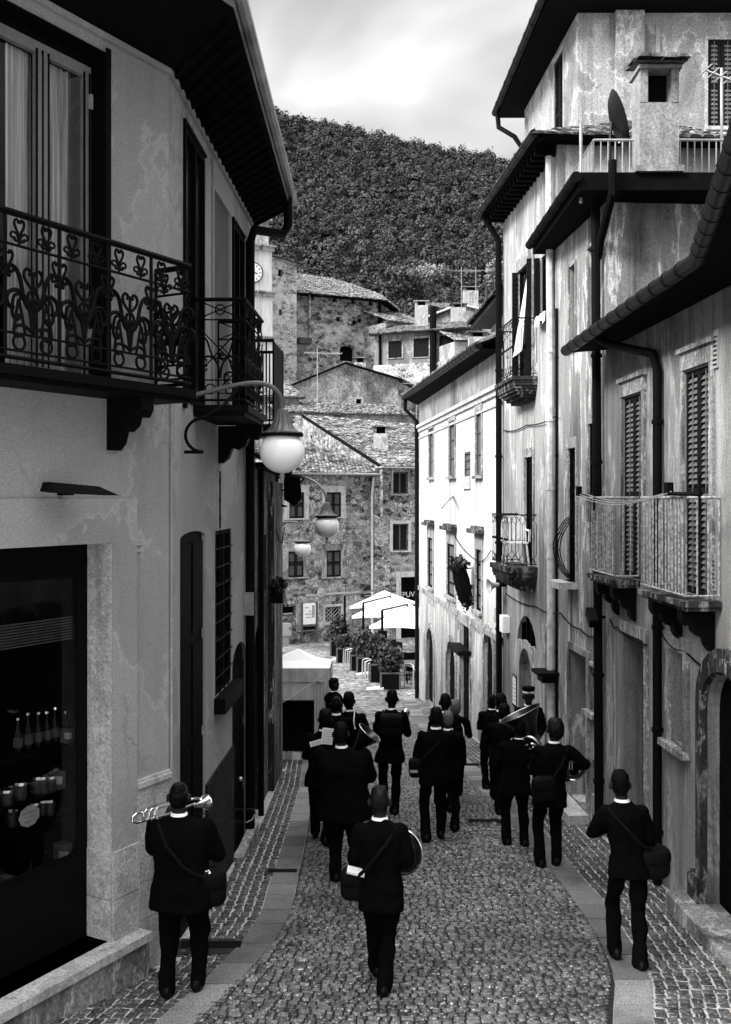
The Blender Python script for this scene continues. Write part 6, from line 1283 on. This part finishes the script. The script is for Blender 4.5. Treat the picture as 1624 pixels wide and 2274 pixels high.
mb = MB(); wavy(mb, (ox1,td), (x1,td), bz+.01, ev-.05, .035); wavy(mb, (x1,td), (x1,td+dp), bz+.01, ev-.05, .03); wavy(mb, (x0,td), (x0,td+dp), bz+.01, ev-.05, .03); wavy(mb, (x0,td+dp), (x1,td+dp), bz+.01, ev-.05, .03); wavy(mb, (x0,td), (ox1,td), oz, ev-.05, .02); mb.build('side_canvas', M['tentg'], TN, True)
mb = MB(); mb.poly([(x0,td+.25,bz+.12),(ox1-.04,td+.25,bz+.12),(ox1-.04,td+.25,oz),(x0,td+.25,oz)]); mb.build('interior_shade', M['black'], TN)  # black sheet behind the open front paints in the shade inside the tent
mb = MB(); wavy(mb, (x0,td-.01), (ox1+.03,td-.01), bz+.01, bz+.16, .05, 16); mb.build('hem_canvas', M['tentg'], TN, True)
mb = MB(); mb.tube([(x0,td-.03,oz),(ox1,td-.03,oz),(ox1,td-.03,bz)], .022, 5); mb.build('door_frame', M['iron'], TN)
mb = MB(); mb.tube([(x1-.12,td-.02,ev-.12), (x1-.8,td-.25,ev-.55), (x0-.1,td-.5,ev-1.0)], .008, 4); mb.build('guy_rope', M['white'], TN)
# ------------------------------------------------------------------ the marching band
def remesh(o, vox, it=4):
    m_ = o.modifiers.new('remesh', 'REMESH'); m_.mode = 'VOXEL'; m_.voxel_size = vox; m_.use_smooth_shade = True
    s_ = o.modifiers.new('smooth', 'SMOOTH'); s_.iterations = it; s_.factor = .5; return o
ftex = bpy.data.textures.new('cloth_folds', 'CLOUDS'); ftex.noise_scale = .16; ftex.noise_depth = 2
def folds(o):
    d_ = o.modifiers.new('folds', 'DISPLACE'); d_.texture = ftex; d_.strength = .045; d_.mid_level = .5; d_.texture_coords = 'LOCAL'
def ik(a, b, l1, l2, pole):
    a, b, pole = Vector(a), Vector(b), Vector(pole); d_ = b-a; L = min(d_.length, (l1+l2)*.999); u = d_.normalized()
    x = (l1*l1-l2*l2+L*L)/(2*L); h = math.sqrt(max(l1*l1-x*x, 0)); n = (pole-u*pole.dot(u)).normalized(); return a+u*x+n*h, a+u*L
def loft(mb, rings, n=28):
    vs = []
    for z, cx, cy, rx, ry in rings:
        for k in range(n):
            a = 2*math.pi*k/n; c, s = math.cos(a), math.sin(a); p = 2/2.5
            vs.append((cx+rx*math.copysign(abs(c)**p, c), cy+ry*math.copysign(abs(s)**p, s), z))
    m_ = len(rings); mb.add(vs, [(i*n+k, i*n+(k+1)%n, (i+1)*n+(k+1)%n, (i+1)*n+k) for i in range(m_-1) for k in range(n)]+[tuple(range(n-1,-1,-1)), tuple(range((m_-1)*n, m_*n))])
def sup(q, e=4): return 1/((abs(q.x)**e+abs(q.y)**e+abs(q.z)**e)**(1/e))
class Person:
    def __init__(s, label, px, fy, hy, hx=None, g=1.0, lf=(-.075,.24,0), rf=(.08,-.18,.03), lh=(-.10,.30,1.22), rh=(.10,.32,1.24), hair='short', hmat='hairK', yaw=0, fine=False, jl=.76, d=None, group='marching band musicians', lpole=(-.42,-.35,-.9), rpole=(.42,-.35,-.9), collar=True, peaked=False, flare=1.0, turn=0, hip=0):
        b = G(px, fy) if d is None else gpt((px-CX)/F*d, d); s.b = b; sc = (fy-hy)/F*b.y/1.75 if d is None else ((P(0,hy,d).z-b.z)/1.75); s.sc = sc
        sh = 0 if hx is None else ((hx-CX)/F*b.y-b.x)/sc; s.sh = sh; s.cs, s.sn = math.cos(yaw), math.sin(yaw)
        T = lambda p: s.w(p)
        mb = MB(); root = None; hd = 1.635
        hipL, hipR = (-.09, hip, .90), (.09, hip, .90); aL, aR = Vector(lf)+Vector((0,0,.09)), Vector(rf)+Vector((0,0,.09))
        kL, aL = ik(hipL, aL, .435, .42, (-.12,1,0)); kR, aR = ik(hipR, aR, .435, .42, (.12,1,0)); s.ankles = (aL, aR)
        w = .160*(1+(g-1)*.7); SL_, SR_ = (-w,-.01,1.41), (w,-.01,1.41)
        eL, hL = ik(SL_, lh, .30, .26, lpole); eR, hR = ik(SR_, rh, .30, .26, rpole); s.hands = (hL, hR)
        def cap(mb, a, b_, ra, rb, n=10): mb.cap(T(a), T(b_), ra*sc, rb*sc, n)
        def ball(mb, c, r, n=14, m_=10, fn=None): 
            Mz = Matrix.Rotation(yaw, 3, 'Z'); mb.ball(T(c), tuple(q*sc for q in r), n, m_, Mz, fn)
        # continuous body: head, neck, trunk, arms with hands, legs
        ball(mb, (0,.010,hd+.022), (.079,.098,.097), 20, 14); ball(mb, (0,.022,hd-.03), (.068,.082,.085), 16, 12); ball(mb, (0,.045,hd-.062), (.056,.060,.062)); ball(mb, (0,.108,hd-.012), (.013,.02,.026)); ball(mb, (0,.095,hd-.062), (.024,.014,.012))
        for e in (-1,1): ball(mb, (e*.090,.002,hd-.012), (.014,.026,.036)); ball(mb, (e*.030,.095,hd+.012), (.014,.010,.008))
        cap(mb, (0,-.015,1.42), (0,.0,1.57), .062, .054); ball(mb, (0,0,1.26), (.14*g,.09*g,.2)); ball(mb, (0,hip,.98), (.125*g,.09*g,.16))
        for S_, E_, H_, e, hnd in ((SL_,eL,hL,-1,lh),(SR_,eR,hR,1,rh)):
            cap(mb, S_, E_, .045, .038); cap(mb, E_, H_, .037, .027); dr = (Vector(H_)-Vector(E_)).normalized(); side = dr.cross(Vector((0,0,1))); side = side.normalized() if side.length > .1 else Vector((1,0,0)); dn = side.cross(dr)
            pc = Vector(H_)+dr*.045; cap(mb, Vector(H_)+dr*.01, Vector(H_)+dr*.075, .03, .034)
            for f in range(4):
                o0 = pc+dr*.04+side*(f-1.5)*.019; ln = (.034,.042,.040,.030)[f]; k1 = o0+dr*ln-dn*.008*0+dn*-.01; k2 = k1+(dr*.5-dn*.8).normalized()*ln*.75
                cap(mb, o0, k1, .0098, .009, 7); cap(mb, k1, k2, .009, .0078, 7)
            th = pc-side*.03*(-e)-dr*.02; cap(mb, th, th+(dr*.7-side*.5*(-e)-dn*.3).normalized()*.05, .0115, .009, 7)
        for h_, k_, a_ in ((hipL,kL,aL),(hipR,kR,aR)): cap(mb, h_, k_, .072, .05); cap(mb, k_, a_, .05, .036); cap(mb, a_, Vector(a_)+Vector((0,.10,-.05)), .034, .03)
        s.o = mb.build('person', M['skin'], None, False, None, b); tag(s.o, label, 'person', group); remesh(s.o, (.0085 if fine else .012)*max(sc,.8), 2)
        # suit
        mb = MB(); zt_ = 1.475; r = [(jl,hip,.196*flare,.140*flare), (jl+.05,hip,.194*flare,.138*flare), (.92,hip*.9,.180,.130), (1.03,hip*.6,.166,.120), (1.13,.0,.162,.116), (1.25,-.005,.176,.124), (1.35,-.01,.184,.122), (1.41,-.012,.170,.104), (1.455,-.015,.115,.082), (zt_,-.015,.080,.073), (zt_+.02,-.012,.072,.068)]
        rr = []
        for z, cy, rx, ry in r:
            gg = g if z < 1.4 else 1+(g-1)*.5; q = T((0,cy,z)); rr.append((q.z, q.x, q.y, rx*gg*sc, ry*(gg if z < 1.3 else 1+(gg-1)*.6)*sc))
        loft(mb, rr)
        for S_, E_, H_ in ((SL_,eL,hL),(SR_,eR,hR)):
            ga = 1+(g-1)*.5; S2 = Vector(S_)+Vector((math.copysign(.012,S_[0]),0,-.012)); ball(mb, S2, (.070*ga,.074*ga,.066)); cap(mb, S2, E_, .068*ga, .060*ga); cap(mb, E_, Vector(E_).lerp(H_, .93), .060*ga, .047)
        j = mb.build('jacket', M['cloth'], s.o); remesh(j, .014*max(sc,.8), 5); folds(j)
        mb = MB(); ball(mb, (0,hip,.92), (.155*g,.118*g,.15))
        for h_, k_, a_ in ((hipL,kL,aL),(hipR,kR,aR)):
            gl = 1+(g-1)*.7; cap(mb, (h_[0],h_[1],.88), k_, .089*gl, .072*gl); cap(mb, k_, Vector(k_).lerp(a_, .55), .072*gl, .066); cap(mb, Vector(k_).lerp(a_,.55), Vector(a_)+Vector((0,.008,-.02)), .066, .072)
        t = mb.build('trousers', M['cloth'], s.o); remesh(t, .014*max(sc,.8), 4); folds(t)
        for a_, e in ((aL,-1),(aR,1)):
            lift = a_[2]-.09; mb = MB(); tilt = -min(lift*4, .6); Mx = Matrix.Rotation(yaw, 3, 'Z') @ Matrix.Rotation(-e*.22, 3, 'Z') @ Matrix.Rotation(tilt, 3, 'X')
            c0_ = T((a_[0], a_[1]+.045, a_[2]-.05)); mb.ball(c0_, (.050*sc,.145*sc,.05*sc), 14, 10, Mx, lambda q: (1.0 if q.z > 0 else .86)*(1+.12*q.y*(q.y < 0))); mb.ball(T((a_[0],a_[1]-.02,a_[2]-.03)), (.046*sc,.075*sc,.065*sc), 12, 8, Mx)
            mb.build('shoe', M['shoe'], s.o, True)
        # shirt collar and hair
        if collar:
            mb = MB(); q0, q1 = T((0,-.012,1.490)), T((0,-.004,1.513)); n = 22; vs = []
            for k in range(n):
                a = 2*math.pi*k/n
                for q, rx, ry in ((q0,.073,.069),(q1,.064,.062),(q1,.060,.058)): vs.append((q.x+rx*sc*math.cos(a), q.y+ry*sc*math.sin(a), q.z-(.012*sc*max(0,math.sin(a)*s.cs) )))
            mb.add(vs, [(k*3+i, ((k+1)%n)*3+i, ((k+1)%n)*3+i+1, k*3+i+1) for k in range(n) for i in (0,1)]); mb.build('shirt_collar', M['shirt'], s.o, True)
        if hair:
            sd = R.random()*50; mb = MB(); lo = -.62 if hair == 'bob' else -.42
            def fn(q):
                q = q.normalized()
                v_ = min(sup(q, 3.0), 1.14)*(1-.10*max(0,-q.z))+.07*noise.noise(q*5+Vector((sd,0,0)))+(.12 if hair == 'curly' else .035)*noise.noise(q*13+Vector((0,sd,0)))
                if q.z > .35: v_ += .10*noise.noise(q*9+Vector((0,sd,sd)))
                if abs(q.x) > .55 and q.z < .12 and q.y > -.25: v_ *= .86
                if q.y > .30 and q.z < .50: v_ *= .82
                elif q.z < (lo if q.y > -.15 else -.86): v_ *= .80
                if hair == 'bald' and q.z > .15 : v_ *= .86
                return v_
            v0 = 0; k_ = dict(short=(.078,.102,.118), bald=(.076,.100,.112), bob=(.103,.116,.140), curly=(.096,.114,.132), thick=(.086,.110,.126))[hair]
            ball(mb, (0,.002,hd+.012-(.018 if hair == 'bob' else 0)), k_, 36, 26, fn); mb.build('hair', M[hmat], s.o, True, ang=80)
        if peaked:
            mb = MB(); q = T((0,.0,hd+.055)); mb.lathe([(.088*sc,0),(.092*sc,.03*sc),(.11*sc,.075*sc),(.10*sc,.095*sc),(0,.10*sc)], q, 20); c_ = mb.build('cap', M['cloth'], s.o, True); mb = MB(); mb.lathe([(.0885*sc,.0),(.0935*sc,.004*sc),(.0945*sc,.026*sc),(.0915*sc,.03*sc)], q, 20); mb.build('cap_band', M['white'], c_)
            mb = MB(); f = T((0,.11,hd+.05)); mb.ball(f, (.075*sc,.06*sc,.010*sc), 14, 6); mb.build('cap_peak', M['shoe'], c_)
    def w(s, p):                              # person space -> world
        x, y, z = p; k = min(max((z-.9)/.75, 0), 1.15); x += s.sh*k; x, y = x*s.cs-y*s.sn, x*s.sn+y*s.cs
        return s.b+Vector((x, y, z))*s.sc
def ap_(p, pts): return [p.w(q) for q in pts]
def bag(p, c, r, label, strap=None, yaw=0, flap=True):
    q = p.w(c); T = thing('shoulder_bag', label, 'bag', q, 'shoulder bags of the musicians'); k = p.sc; mb = MB(); mb.ball(q, (r[0]*k,r[1]*k,r[2]*k), 20, 14, Matrix.Rotation(yaw,3,'Z'), sup); mb.build('bag_body', M['bag'], T, True)
    mb = MB(); mb.ball(q+Vector((0,-.012,r[2]*.4*k)), (r[0]*1.03*k,r[1]*1.05*k,r[2]*.55*k), 20, 10, Matrix.Rotation(yaw,3,'Z'), sup); mb.build('bag_flap', M['leather'], T, True)
    if strap: mb = MB(); mb.tube(ap_(p, strap), .016*k, 6); mb.build('strap', M['leather'], T, True)
    return T
def circle(c, r, ax, a0=0, a1=2*math.pi, n=28, sq=1.0):
    ax = Vector(ax).normalized(); u = ax.orthogonal().normalized(); u = Vector((0,0,1))-ax*ax.z if abs(ax.z) < .9 else u; u.normalize(); v = ax.cross(u)
    return [Vector(c)+u*r*math.cos(a0+(a1-a0)*k/n)+v*r*sq*math.sin(a0+(a1-a0)*k/n) for k in range(n+1)]
def instrument(p, name, label, cat, at_): return thing(name, label, cat, p.w(at_), 'instruments of the band')
def bell(p, T, base, axis, L, r0, r1, mat='brass', flare=2.6):
    q = p.w(base); k = p.sc; prof = []
    for i in range(13): t = i/12; prof.append(((r0+(r1-r0)*t**flare)*k, L*t*k))
    inner = [(max(a-.006*k,.004), z) for a, z in prof[::-1]]; mb = MB(); mb.lathe(prof+inner, q, 28, axis); b_ = mb.build('bell', M[mat], T, True)
    mb = MB(); e = q+Vector(axis).normalized()*L*k; mb.tube(circle(e, r1*k, axis, n=30), .006*k, 6); mb.build('bell_rim', M['brass'] if mat != 'silver' else M['silver'], b_, True); return b_
# -- front three
p1 = Person('balding man in a dark suit with a trombone on his left shoulder', 405, 2213, 1738, 397, 1.34, lf=(-.12,-.02,0), rf=(.11,.10,0), lh=(-.16,.26,1.38), rh=(.20,.30,1.26), hair='bald', fine=True, jl=.74)
T = instrument(p1, 'trombone', 'silver trombone resting on the left shoulder of the balding man', 'trombone', (-.1,.1,1.5)); k = p1.sc; mb = MB()
for dx, dz, y0, y1 in ((0,0,-.22,.5), (.0,-.075,-.22,.62)): mb.tube(ap_(p1, [(-.30-dx,y0,1.565+dz),(-.13,.15,1.52+dz),(.02,y1,1.47+dz)]), .010*k, 8)
mb.tube(ap_(p1, [(-.30,-.22,1.565),(-.325,-.255,1.548),(-.328,-.258,1.512),(-.30,-.22,1.49)]), .0115*k, 8); mb.build('tuning_slide', M['silver'], T, True); mb = MB()
for i, o_ in enumerate((.06,.10,.14)): mb.tube(ap_(p1, [(-.30+o_,-.16+o_*.5,1.572),(-.318+o_,-.19+o_*.5,1.55),(-.318+o_,-.19+o_*.5,1.50),(-.30+o_,-.16+o_*.5,1.478)]), .010*k, 8)
mb.build('valve_tubing', M['silver'], T, True); mb = MB(); mb.tube(ap_(p1, [(.0,.5,1.47),(.10,.42,1.50),(.13,.30,1.53)]), .012*k, 8); mb.build('gooseneck', M['silver'], T, True); bell(p1, T, (.10,.20,1.50), (.42,.85,-.05), .15, .02, .06, 'silver', 2)
mb = MB(); mb.tube(ap_(p1, [(.10,.30,1.40),(.30,.75,1.30),(.47,1.10,1.20)]), .006*k, 6); mb.tube(ap_(p1, [(.47,1.10,1.20),(.485,1.14,1.15),(.46,1.10,1.10),(.40,1.05,1.085)]), .008*k, 6); mb.tube(ap_(p1, [(.10,.30,1.32),(.28,.75,1.22),(.40,1.05,1.085)]), .006*k, 6); mb.build('hand_slide', M['brassd'], T, True)
bag(p1, (.24,.0,.90), (.12,.07,.16), 'black bag at the right hip of the balding trombonist', [(-.17,-.05,1.45),(-.14,-.12,1.40),(-.08,-.165,1.28),(.05,-.185,1.12),(.20,-.10,1.0)], .3)
mb = MB(); q = p1.w((.22,-.06,1.0)); mb.ball(q, (.045,.03,.05), 14, 10, None, lambda v_: 1+.35*noise.noise(v_*4)); solo(mb, 'glove', M['paper'], 'crumpled white glove tucked into the bag of the trombonist', 'glove', q, smooth=True)
p2 = Person('short haired man with a coiled horn at his side, walking nearest in mid-street', 846, 2205, 1750, 843, 1.02, lf=(-.035,.30,0), rf=(.03,-.06,0), lh=(-.2,.28,1.0), rh=(.12,.22,1.10), hair='short', hmat='hairG', fine=True, jl=.72)
def horn(p, c, r, label, bdir=(.3,.9,.1), col='brassd', tilt=(.35,1,.05)):
    T = instrument(p, 'french_horn', label, 'horn', c); k = p.sc; mb = MB(); q = p.w(c)
    for i, (rr, o_) in enumerate(((r,0),(r*.93,.03),(r*.84,-.02))): mb.tube(circle(q+Vector((0,o_,0))*k, rr*k, tilt, .1*i, 5.9, 40, .92), .011*k, 8)
    mb.build('coil', M[col], T, True); mb = MB(); mb.tube(circle(q+Vector((.0,-.03,0))*k, (r+.012)*k, tilt, .2, 3.3, 40, .92), .008*k, 6); mb.build('cord', M['silver'], T, True)
    for i in range(3): mb = MB(); v_ = p.w((c[0]-.06+.035*i,c[1]+.02,c[2]-.02)); mb.tube([v_-Vector((0,0,.05))*k, v_+Vector((0,0,.05))*k], .014*k, 10); mb.build('valve', M['silver'], T, True)
    bell(p, T, (c[0]-.05,c[1]+.06,c[2]-r*.5), bdir, .26, .02, .15, col); return T
horn(p2, (.185,.17,1.16), .19, 'large coiled horn with a braided cord held by the man walking mid-street')
bag(p2, (-.24,.02,.93), (.10,.08,.14), 'black bag at the left hip of the man with the coiled horn', [(.14,-.06,1.44),(.05,-.15,1.32),(-.12,-.17,1.12),(-.2,-.08,1.02)], -.3)
def book(p, c, sz, label, name='music_book', rot=(0,0,0), lines=True):
    q = p.w(c); k = p.sc; T = thing(name, label, 'sheet music', q, 'sheet music of the band'); Mx = Matrix.Rotation(rot[2],3,'Z') @ Matrix.Rotation(rot[1],3,'Y') @ Matrix.Rotation(rot[0],3,'X'); mb = MB(); mb.box(q, (sz[0]*k, sz[1]*k, sz[2]*k), Mx); pg = mb.build('page', M['paper'], T)
    if lines:
        mb = MB()
        for i in range(7): mb.box(q+Mx @ Vector((0,-sz[1]*k*.5-.001,sz[2]*k*(.38-.125*i))), (sz[0]*k*.8,.001,sz[2]*k*.035), Mx)
        mb.build('staves', M['steel'], pg)
    return T
book(p2, (-.21,-.06,1.06), (.15,.10,.018), 'white music book sticking out of the bag of the man with the coiled horn', rot=(.2,.25,0), lines=False)
p3 = Person('slim dark haired man alone on the right stone strip with a round bag', 1396, 2142, 1714, 1377, .97, lf=(-.09,.12,0), rf=(.08,-.14,.0), lh=(-.10,.28,1.15), rh=(.10,.26,1.15), hair='short', fine=True, jl=.80, lpole=(-1,-.2,-.75))
bag(p3, (.24,.02,.93), (.135,.10,.15), 'round black bag at the right hip of the lone man on the right', [(-.15,-.06,1.44),(-.05,-.15,1.32),(.1,-.16,1.14),(.22,-.05,1.06)], .1)
# -- second rank
p4 = Person('stout man in a dark suit carrying a baritone horn, left of the middle', 766, 1955, 1607, 757, 1.62, lf=(-.10,-.06,0), rf=(.11,.22,0), hair='short', jl=.70, lh=(-.16,.32,1.18), rh=(.2,.32,1.22))
T = instrument(p4, 'baritone_horn', 'dark baritone horn with its bell above the shoulder of the stout man', 'horn', (.16,.25,1.3)); bell(p4, T, (.10,.16,1.36), (.50,-.05,.62), .33, .03, .15, 'brassd', 1.7); mb = MB(); k = p4.sc
mb.tube(circle(p4.w((.16,.28,1.2)), .17*k, (.2,1,0), 0, 6.2, 28, .6), .022*k, 8); mb.build('tubing', M['brass'], T, True)
for i in range(3): mb = MB(); v_ = p4.w((.20+.035*i,.16,1.40)); mb.tube([v_-Vector((0,0,.07))*k, v_+Vector((0,0,.04))*k], .014*k, 8); mb.build('valve', M['silver'], T, True)
book(p4, (-.17,.38,1.52), (.13,.006,.19), 'white sheet music held up left of the stout man', rot=(.1,.12,.1)); book(p4, (-.30,.40,1.44), (.16,.006,.06), 'narrow strip of sheet music beside the stout man', rot=(.1,-.25,.1))
p5 = Person('dark haired musician half hidden behind the stout man at the far left', 712, 1872, 1578, 723, 1.1, hair='thick')
p6 = Person('bald musician in a dark suit beside the tent, behind the stout man', 745, 1812, 1547, 747, 1.05, hair='bald')
p7 = Person('dark haired musician with a saxophone strap in front of the tent', 783, 1798, 1540, 775, 1.08, lf=(-.1,-.1,0), rf=(.1,.2,0), hair='thick', rh=(.14,.30,1.10))
T = instrument(p7, 'saxophone', 'saxophone of the dark haired man in front of the tent', 'saxophone', (.05,.3,1.1)); mb = MB(); k = p7.sc; mb.tube(ap_(p7, [(.0,.28,1.40),(.03,.34,1.38),(.06,.33,1.2),(.10,.30,.95),(.13,.33,.82),(.17,.38,.80),(.20,.42,.9)]), [.010*k,.012*k,.018*k,.026*k,.032*k,.036*k,.04*k], 10); mb.build('sax_body', M['brass'], T, True); bell(p7, T, (.195,.41,.88), (.35,.3,.8), .2, .04, .075, 'brass', 1.6)
mb = MB(); mb.tube(ap_(p7, [(.0,-.085,1.50),(.075,-.06,1.50),(.06,-.155,1.40),(.055,-.16,1.32),(.07,-.16,1.25)]), .010*k, 5); mb.build('neck_strap', M['white'], T, True)
p8 = Person('man in a flared dark jacket walking alone ahead in the middle of the lane', 866, 1806, 1534, 871, 1.0, lf=(-.08,.12,0), rf=(.07,-.12,.0), hair='short', hmat='hairK', jl=.74, flare=1.12, rh=(.15,.24,1.28))
T = instrument(p8, 'trumpet', 'trumpet held by the man walking alone ahead', 'trumpet', (.17,.3,1.3)); mb = MB(); k = p8.sc; mb.tube(ap_(p8, [(.15,.08,1.36),(.20,.30,1.33),(.22,.42,1.32)]), .012*k, 8); mb.tube(circle(p8.w((.20,.24,1.28)), .05*k, (1,.2,0), 0, 6.1, 18, 1.9), .009*k, 6); mb.build('tubing', M['silver'], T, True); bell(p8, T, (.21,.38,1.33), (.1,1,-.05), .16, .012, .06, 'silver')
for i in range(3): mb = MB(); v_ = p8.w((.185+.012*i,.16+.03*i,1.34)); mb.tube([v_-Vector((0,0,.06))*k, v_+Vector((0,0,.05))*k], .011*k, 8); mb.build('valve', M['silver'], T, True)
bag(p8, (0,-.20,1.30), (.16,.07,.17), 'dark instrument case on the back of the man walking alone ahead', [(-.13,-.14,1.42),(-.12,-.04,1.47),(-.12,.08,1.40)], 0)
p9 = Person('tall straight man with a bag at his left hip, right of the middle', 964, 1870, 1573, 969, 1.03, lf=(-.11,-.08,.02), rf=(.10,.16,0), hair='short', jl=.76, lh=(-.12,.25,1.1), lpole=(-.5,-.4,-.8))
bag(p9, (-.25,-.02,.98), (.085,.06,.13), 'black bag with a small pale tag at the left hip of the tall man', [(.14,-.06,1.44),(.0,-.15,1.30),(-.18,-.12,1.1)], 0)
mb = MB(); mb.box(p9.w((-.27,-.095,.95)), (.10,.006,.035)); solo(mb, 'bag_tag', M['steel'], 'small pale tag on the bag of the tall man', 'tag', p9.w((-.27,-.09,.95)))
p10 = Person('short fair haired youth between the tall man and the woman', 997, 1843, 1581, 995, .9, hair='short', hmat='hairB')
p11 = Person('short haired man walking ahead beside the white house doors', 987, 1800, 1543, 989, 1.05, hair='short')
p12 = Person('fair haired woman with a bob walking by the right stone strip', 1012, 1772, 1556, 1011, 1.02, lf=(-.06,-.1,0), rf=(.08,.15,0), hair='bob', hmat='hairB', jl=.60, collar=False, rh=(.18,.26,1.2))
T = instrument(p12, 'clarinet_strap', 'white cord hanging down the right side of the fair haired woman', 'cord', (.08,-.1,1.2)); mb = MB(); mb.tube(ap_(p12, [(.07,-.11,1.42),(.13,-.15,1.30),(.14,-.155,1.15),(.09,-.155,1.0)]), .010*p12.sc, 5); mb.build('cord', M['white'], T, True)
p13 = Person('man with folded arms position reading music, farthest forward on the right', 1089, 1752, 1545, 1094, 1.06, lf=(-.09,-.1,.0), rf=(.09,.18,0), hair='short', jl=.74)
book(p13, (.16,-.02,1.18), (.11,.006,.13), 'white sheet of music on the right arm of the man farthest forward on the right', rot=(.1,.1,0))
p14 = Person('dark haired musician right behind the two men at the drainpipe', 1112, 1785, 1543, 1113, 1.05, hair='thick')
p15 = Person('dark haired musician with a white strap, left of the sousaphone player', 1114, 1806, 1565, 1120, 1.1, lf=(-.05,-.16,0), rf=(.08,.16,0), hair='thick')
book(p15, (.14,-.14,1.16), (.05,.006,.17), 'narrow white slip of music on the back of the musician beside the sousaphone', rot=(0,0,.1), lines=False)
p16 = Person('sousaphone player in a dark suit, his head below the great bell', 1144, 1876, 1600, 1154, 1.16, lf=(-.12,-.05,0), rf=(.12,-.12,0), hair='short', jl=.72)
T = instrument(p16, 'sousaphone', 'dark sousaphone with a wide flaring bell tilted above the right group', 'sousaphone', (.1,.1,1.3)); k = p16.sc
bell(p16, T, (.33,.10,1.26), (-.42,.12,.88), .62, .055, .32, 'brassd', 2.2); mb = MB(); mb.tube(circle(p16.w((.16,.02,1.27)), .25*k, (.35,1,.05), -.4, 5.6, 40, .8), [.026*k+.001*i for i in range(41)], 10); mb.build('body_tube', M['brass'], T, True); mb = MB(); mb.tube(circle(p16.w((.18,-.10,1.28)), .17*k, (.3,1,.1), 0, 6.0, 30, .8), .018*k, 8); mb.tube(circle(p16.w((.20,-.12,1.30)), .10*k, (.4,1,.1), 0, 6.0, 24, .8), .016*k, 8); mb.build('coil', M['brass'], T, True)
p17 = Person('curly haired man with a horn under his right arm in the right group', 1220, 1925, 1600, 1234, 1.08, lf=(-.11,-.04,0), rf=(.09,.03,0), hair='curly', hmat='hairG', jl=.74, rh=(.30,.22,1.15), rpole=(.9,-.3,-.5))
horn(p17, (.26,.10,1.20), .17, 'coiled horn under the right arm of the curly haired man', (.2,.9,-.2))
bag(p17, (-.10,-.16,.98), (.15,.06,.15), 'flat black bag hanging behind the curly haired man', [(.15,-.06,1.44),(.08,-.17,1.25),(-.02,-.2,1.1)], .2)
p18 = Person('bandsman in a peaked cap facing us in front of the pale arched door', 1174, 1772, 1530, 1174, 1.0, hair='short', yaw=math.pi, peaked=True, lh=(-.14,.2,1.05), rh=(.14,.2,1.05), lf=(-.1,.05,0), rf=(.1,0,0), group=None)
p19 = Person('onlooker in black leaning by the right edge of the white tent', 742, 1720, 1508, 741, 1.05, d=19.9, hair='thick', yaw=-1.3, lh=(-.1,.2,1.0), rh=(.1,.2,1.0), lf=(-.1,.02,0), rf=(.1,0,0), group=None)
